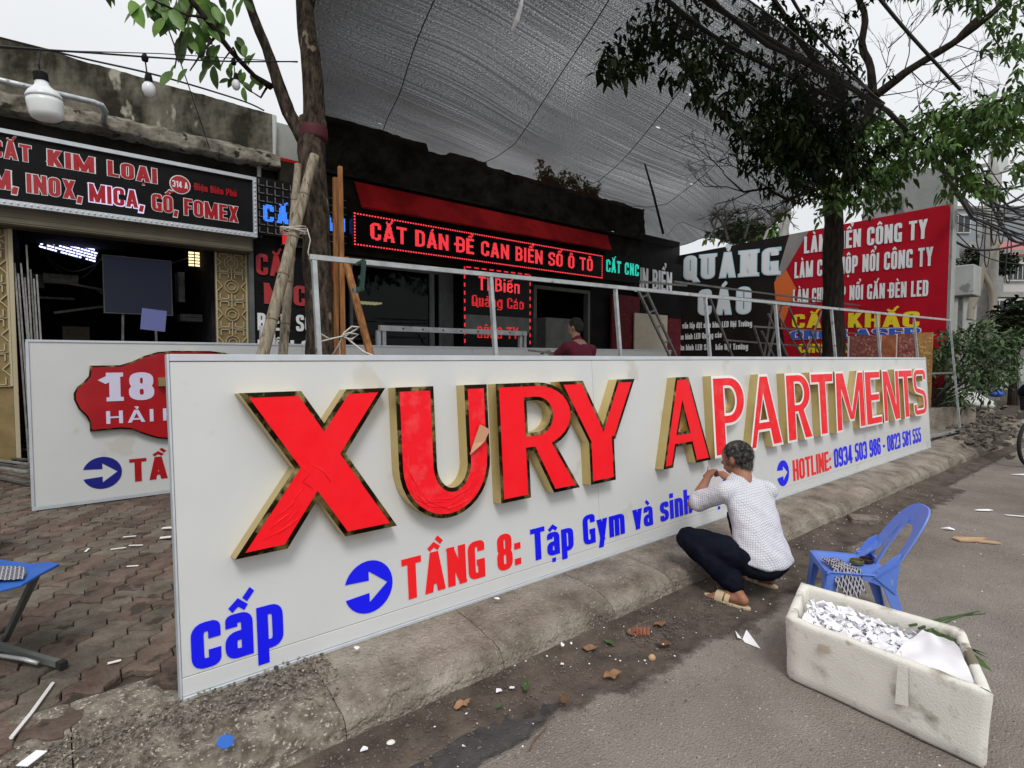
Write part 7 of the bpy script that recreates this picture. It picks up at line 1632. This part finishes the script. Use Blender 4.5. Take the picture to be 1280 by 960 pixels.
# ================================================================ FOLDING STOOL at the left edge
sl = thing('folding_stool', 'folding stool with blue plastic seat and crossed grey legs cut by the left edge', 'stool', (-.45, 2.9, .2))
tipz = .62; T0 = onz(75, 703, tipz)
o_x = onz(-90, 690, tipz); e1 = onz(0, 700, tipz); 
pl_ = [onz(75, 704, tipz), onz(52, 716, tipz), onz(28, 730, tipz), onz(0, 737, tipz), onz(-60, 740, tipz), onz(-150, 735, tipz), onz(-170, 710, tipz), onz(-60, 697, tipz), onz(0, 699, tipz), onz(40, 704, tipz), onz(62, 702, tipz)]
m = MB(); n_ = len(pl_); m.v += [v+Vector((0, 0, .0)) for v in pl_]+[v-Vector((0, 0, .012)) for v in pl_]; m.f = [tuple(range(n_)), tuple(range(2*n_-1, n_-1, -1))]+[(i, (i+1) % n_, n_+(i+1) % n_, n_+i) for i in range(n_)]; m.build('seat', m_stool, sl, bevel=.003)
q = [at(48, 716, (T0-C0).dot(FW)-.02), onz(6, 800, .23), onz(82, 832, .22), onz(-40, 785, .26)]
jn = at(6, 800, 2.55); MB().beam(onz(46, 717, tipz-.012), jn, .022, .022).build('leg', m_frame, sl); ft = onz(78, 831, .215)
MB().beam(jn-Vector((.10, -.02, -.03)), ft, .022, .026).build('leg', m_frame, sl); MB().beam(ft+(jn-ft).normalized()*-.012, ft+(jn-ft).normalized()*.022, .03, .03).build('rubber_foot', m_rubber, sl)
MB().beam(jn-Vector((.02, 0, .01)), jn+Vector((-.5, .05, -.25)), .02).build('leg', m_frame, sl); MB().beam(onz(-120, 720, tipz-.012), jn+Vector((-.3, .0, -.25)), .02).build('leg', m_frame, sl); MB().tube([jn+Vector((-.1, 0, -.02)), onz(30, 824, .24), onz(48, 829, .225)], .009, 6).build('brace', m_steel, sl, smooth=True)
m = grid(16, 10, lambda u, v: onz(-60+93*u*(1-.1*abs(v-.5)), 708+22*v-6*u*v, tipz+.01)+Vector((0, 0, .012*abs(nz(u*7, v*5))))); tag(m.build('dark_cloth', m_ptex, smooth=True), 'dark checked cloth lying on the blue folding stool', 'cloth')
c = onz(-12, 688, .2); o = MB().tube([c+Vector((.02, 0, .13)), c+Vector((-.35, .1, .13))], [.13, .13], 20).build('black_tyre', m_rubber, bevel=.02); tag(o, 'black rounded tyre just entering the frame above the blue stool', 'tyre')

# ================================================================ BICYCLE at the right edge
bk = thing('bicycle', 'parked bicycle at the right edge, front wheel and dark covered basket visible', 'bicycle', (10.6, 1.55, 0))
wc = onz(1293, 578, 0); wcz = at(1291, 552, (onz(1291, 583, 0)-C0).dot(FW)); wc = Vector((wcz.x, wcz.y, .33)); wd_ = (RT*.93+FW*.38); wd_.z = 0; wd_.normalize()
def wheel(c):
    w = bpy.data.objects.new('wheel', None); COL.objects.link(w); w.parent = bk; w.location = c-bk.location; P_ = [c+wd_*.33*math.cos(a)+Vector((0, 0, .33*math.sin(a))) for a in [2*math.pi*k/40 for k in range(41)]]
    MB().tube(P_, .024, 8, caps=False).build('tyre', m_rubber, w, smooth=True); MB().tube([c+(p-c)*.93 for p in P_], .011, 6, caps=False).build('rim', m_steel, w, smooth=True)
    m_ = MB(); ax_ = wd_.cross(Vector((0, 0, 1)))
    for k in range(28): m_.tube([c+ax_*(.025*(-1)**k), c+(P_[k*40//28]-c)*.91], .002, 4)
    m_.build('spokes', m_steel, w); MB().beam(c-ax_*.05, c+ax_*.05, .04).build('hub', m_dsteel, w)
wheel(wc); c2 = wc+wd_*1.05; wheel(c2)
hb = wc+wd_*.22+Vector((0, 0, .62)); bbk = wc+wd_*.60-Vector((0, 0, .03)); st2 = wc+wd_*.75+Vector((0, 0, .48))
m = MB(); m.tube([wc, hb], .014, 6).tube([hb-Vector((0, 0, .1)), bbk], .018, 6).tube([hb-Vector((0, 0, .08)), st2], .016, 6).tube([st2, bbk], .016, 6).tube([bbk, c2], .012, 6).tube([st2, c2], .010, 6); m.build('frame', m_dsteel, bk, smooth=True)
MB().tube([hb-wd_.cross(Vector((0, 0, 1)))*.25, hb, hb+wd_.cross(Vector((0, 0, 1)))*.25], .012, 6).build('handlebar', m_dsteel, bk); MB().ball(st2+Vector((0, 0, .06)), (.12, .08, .035), 10, 6).build('saddle', m_black, bk)
bs = wc+Vector((0, 0, .62))+wd_*.02; MB().box(bs-Vector((0, 0, .07)), (.3, .26, .2), None, 1.15).build('basket', m_black, bk); o = MB().ball(bs+Vector((0, 0, .10)), (.22, .18, .13), 14, 9).build('navy_bag', m_trou); remesh(o, .02, 2, lambda p: .03*nz(p.x*7, p.y*7, p.z*7)); tag(o, 'dark navy bag bulging over the bicycle basket at the right edge', 'bag')

# ================================================================ LOOSE LITTER
def litter(nm, lb_, cat, mb_, mt, grp=None, **k): return tag(mb_.build(nm, mt, **k), lb_, cat, grp)
c = onz(1081, 655, 0.0); m = MB(); m.box(c+Vector((0, 0, .035)), (.26, .13, .07), Matrix.Rotation(-.9, 3, 'Z') @ Matrix.Rotation(.08, 3, 'X')); litter('concrete_block', 'grey broken concrete block lying at the kerb behind the blue chair', 'block', m, m_kerb, bevel=.008)
c = onz(1219, 677, 0); m = MB(); m.poly([(-.15, .03), (-.11, .05), (.05, .035), (.13, .03), (.05, .0), (.15, -.045), (.10, -.05), (-.05, -.015), (-.14, -.01)], lambda u, v, w: c+RT*u+Vector((-.3*0, 0, 0))+(FW-Vector((0, 0, FW.z))).normalized()*v*1.6+Vector((0, 0, w+.006)), .012); litter('wood_splinter', 'tan splintered piece of wood on the street, right of the chair', 'wood', m, m_wood)
FG = Vector((FW.x, FW.y, 0)).normalized()
def flat(px, py, pts, lift=.01, z=0): c = onz(px, py, z); m_ = MB(); m_.v = [c+RT*(x)+FG*y+Vector((0, 0, lift+(h_ if len(t_) else 0))) for x, y, *t_ in pts for h_ in [t_[0] if t_ else 0]]; m_.f = [tuple(range(len(pts)))]; b_ = len(m_.v); m_.v += [v-Vector((0, 0, .002)) for v in m_.v]; m_.f.append(tuple(range(2*b_-1, b_-1, -1))); m_.f += [(i, (i+1) % b_, b_+(i+1) % b_, b_+i) for i in range(b_)]; return m_
litter('paper_scrap', 'white arrow-like folded paper scrap on the street left of the foam box', 'paper', MB().add([onz(*p, z_) for p, z_ in (((919, 788), .02), ((928, 799), .006), ((933, 787), .03), ((951, 811), .006), ((931, 803), .004), ((922, 797), .02))], [(0, 1, 5), (1, 2, 3), (1, 3, 4)]), m_paper)
litter('film_scrap', 'torn white film scrap on the far street near the kerb', 'scrap', flat(1229, 639, [(-.09, 0), (-.03, .03), (.08, .04), (.1, 0), (.03, -.03), (-.05, -.02)], .012), m_paper, 'film scraps on the street')
litter('film_scrap', 'small white curled scrap left of the wood splinter', 'scrap', flat(1186, 663, [(-.05, .03), (0, .0, .02), (.05, 0), (.03, -.03), (-.02, -.02, .01)], .012), m_paper, 'film scraps on the street')
litter('film_scrap', 'white strip of film at the right edge of the street', 'scrap', flat(1274, 646, [(-.1, .05), (.25, -.08), (.25, -.13), (-.1, .02)], .01), m_paper, 'film scraps on the street')
litter('film_scrap', 'white scrap near the bicycle wheel on the street', 'scrap', flat(1275, 594, [(-.12, 0), (.2, .06), (.25, 0), (.02, -.06)], .012), m_paper, 'film scraps on the street')
for k, (px, py, s, lb_) in enumerate([(703, 808, 1, 'white film scrap on the kerb face, leftmost of two'), (714, 806, .6, 'tiny white film scrap beside a larger one on the kerb'), (703, 832, .8, 'white folded scrap in the gutter just below the kerb'), (623, 866, 1.1, 'crumpled white scrap in the gutter next to a square one'), (640, 862, 1, 'small square white scrap in the gutter'), (446, 812, .9, 'white scrap caught on the bottom edge of the long sign, left one'), (621, 750, .9, 'white scrap caught on the bottom edge of the long sign, middle one'), (455, 940, 1, 'white triangular chip in the gutter at the bottom of the picture'), (580, 935, .5, 'thin white sliver lying on the dark wet patch')]):
    z = .2 if k in (5, 6) else (.06 if k < 2 else .02); s *= .014; tag(flat(px, py, [(s*R.uniform(.6, 1.4)*math.cos(a_), s*R.uniform(.7, 1.6)*math.sin(a_), R.uniform(0, .009)) for a_ in (0, .9, 1.9, 2.8, 3.9, 5.1)], .006, z).build('film_scrap', m_paper), lb_, 'scrap', 'film scraps along the kerb')
for k, (px, py, L_, an, lb_) in enumerate([(765, 846, .055, .3, 'large orange brown dead leaf in the gutter, largest'), (705, 877, .04, 1.2, 'curled reddish dead leaf on the dirt below the kerb'), (577, 884, .045, .5, 'brick red dead leaf in the gutter near the square scrap'), (657, 862, .04, 1.6, 'olive narrow dead leaf upright in the gutter'), (737, 813, .05, .2, 'reddish leaf fragments below the two kerb scraps'), (762, 806, .035, 2.4, 'yellow green fallen leaf in the gutter'), (825, 783, .045, .1, 'pale brown dead leaf in the gutter left of the sandal'), (830, 808, .045, 0, 'tan dead leaf in the gutter below another tan leaf'), (790, 792, .05, .7, 'long curled brown leaf close to the kerb'), (1003, 790, .03, .4, 'small brown leaf lying on the street beside the foam box'), (624, 887, .02, 0, 'tiny green leaf in the gutter')]):
    c = onz(px, py, .02); m = MB(); n_ = 12; L_ *= .85
    ol = [(math.cos(2*math.pi*q/n_)*L_*(1.25 if q == 0 else 1+.10*math.sin(q*2.3+k)), math.sin(2*math.pi*q/n_)*L_*.5*(1+.12*math.sin(q*3.1+k))) for q in range(n_)]
    ca_, sa_ = math.cos(an), math.sin(an); m.v = [c+RT*(x*ca_-y*sa_)*.9+FG*(x*sa_+y*ca_)*1.3+Vector((0, 0, .006+.014*abs(math.sin(x*60+k))+.01*abs(nz(x*40, y*40, k)))) for x, y in ol]+[c+Vector((0, 0, .004))]
    m.f = [(q, (q+1) % n_, n_) for q in range(n_)]; tag(m.build('dead_leaf', m_deadl if k not in (3, 5, 10) else m_bushl, smooth=True), lb_, 'leaf', 'dead leaves in the gutter')
m = MB().tube([onz(662, 938, .012), onz(668, 925, .02), onz(684, 908, .012)], [.004, .0035, .002], 5); litter('stick', 'thin bent twig lying on the wet patch in the gutter', 'twig', m, m_twig)
m = MB(); 
for k in range(5): m.tube([onz(803, 795, .02)+RT*(.02*k-.05), onz(803, 785, .035)+RT*(.02*k-.05)], .010, 6)
litter('brick_fragment', 'ridged red brick fragment half buried in the gutter dirt', 'brick', m, m_brick)
litter('stone_chip', 'pale stone chip in the gutter at the bottom edge', 'stone', MB().ball(onz(488, 930, .015), (.022, .016, .014), 8, 5), m_foam); litter('stone_chip', 'light brown stone lump right of the largest dead leaf', 'stone', MB().ball(onz(815, 822, .015), (.02, .018, .016), 8, 5), m_wood)
m = MB(); m.tube([onz(14, 922, .205), onz(40, 890, .207), onz(66, 854, .205)], .007, 5); litter('white_stick', 'long curved white plastic strip on the pavers at lower left', 'strip', m, m_white)
for k, (px, py, dx, dy, lb_) in enumerate([(162, 671, .06, .02, 'short pale strip on the pavers, topmost'), (109, 688, .02, -.05, 'short upright pale strip on the pavers, leftmost'), (148, 686, .06, .03, 'pale strip left of the tuft of moss'), (170, 682, .07, .005, 'pale strip right of the tuft of moss'), (166, 708, .05, .01, 'wider pale strip below the others on the pavers'), (143, 828, .03, .02, 'small pale chip on the pavers low down'), (210, 660, .06, .01, 'white paper scrap at the left edge of the long sign'), (207, 672, .05, .02, 'white folded scrap below another at the sign edge')]):
    c = onz(px, py, .203); m = MB().box(c+Vector((0, 0, .003)), ((dx*dx+dy*dy)**.5*1.3, .014 if k < 6 else .04, .003), Matrix.Rotation(math.atan2((RT*dx+FG*dy).y, (RT*dx+FG*dy).x), 3, 'Z')); tag(m.build('plastic_strip', m_white), lb_, 'strip', 'pale offcuts on the pavers')
m = MB(); c = onz(282, 934, .165); m.lathe(c+Vector((0, 0, .02)), [(.028, 0), (.027, .0022), (.02, .0028)], 14, axis=(.1, -.35, 1)); litter('blue_disc', 'small flat blue scrap on the broken concrete at the bottom', 'scrap', m, m_stool)
c = onz(40, 950, .2); tag(MB().box(c+Vector((0, 0, .006)), (.07, .04, .002), Matrix.Rotation(.8, 3, 'Z')).build('film_scrap', m_paper), 'white triangular film scrap at the bottom left corner', 'scrap')
# profiles stacked on the ground at the far left
for k in range(9):
    a, b_ = onz(-60, 545+k*5, .22), onz(34, 548+k*6, .22+.01*k); z_ = .215+.018*(k % 4); o = MB().beam((a.x, a.y, z_), (min(b_.x, -.1), b_.y, z_+.02), .03, .02).build('metal_profile', m_steel if k % 2 else m_dsteel); tag(o, ['pale', 'dark'][k % 2 == 0]+' metal profile in the pile by the second sign, '+['at the back', 'second from the back', 'third from the back', 'fourth from the back', 'in the middle', 'just in front of the middle', 'third from the front', 'second from the front', 'at the front'][k], 'metal bar', 'metal profiles piled on the sidewalk')
c = onz(8, 545, .2); m = MB().lathe(c, [(.30, 0), (.26, .12), (.16, .30), (.07, .45), (.03, .5)], 12); tag(remesh(m.build('grey_sack', m_wall), .03, 3, lambda p: .04*nz(p.x*5, p.y*5, p.z*5)), 'grey slumped sack with a broom handle at the left edge', 'sack')
o = MB().tube([c+Vector((0, 0, .4)), (c.x-.02, c.y+.05, 1.9)], .014, 6).build('broom_handle', m_pipe); tag(o, 'thin buff pole standing in the grey sack', 'pole')
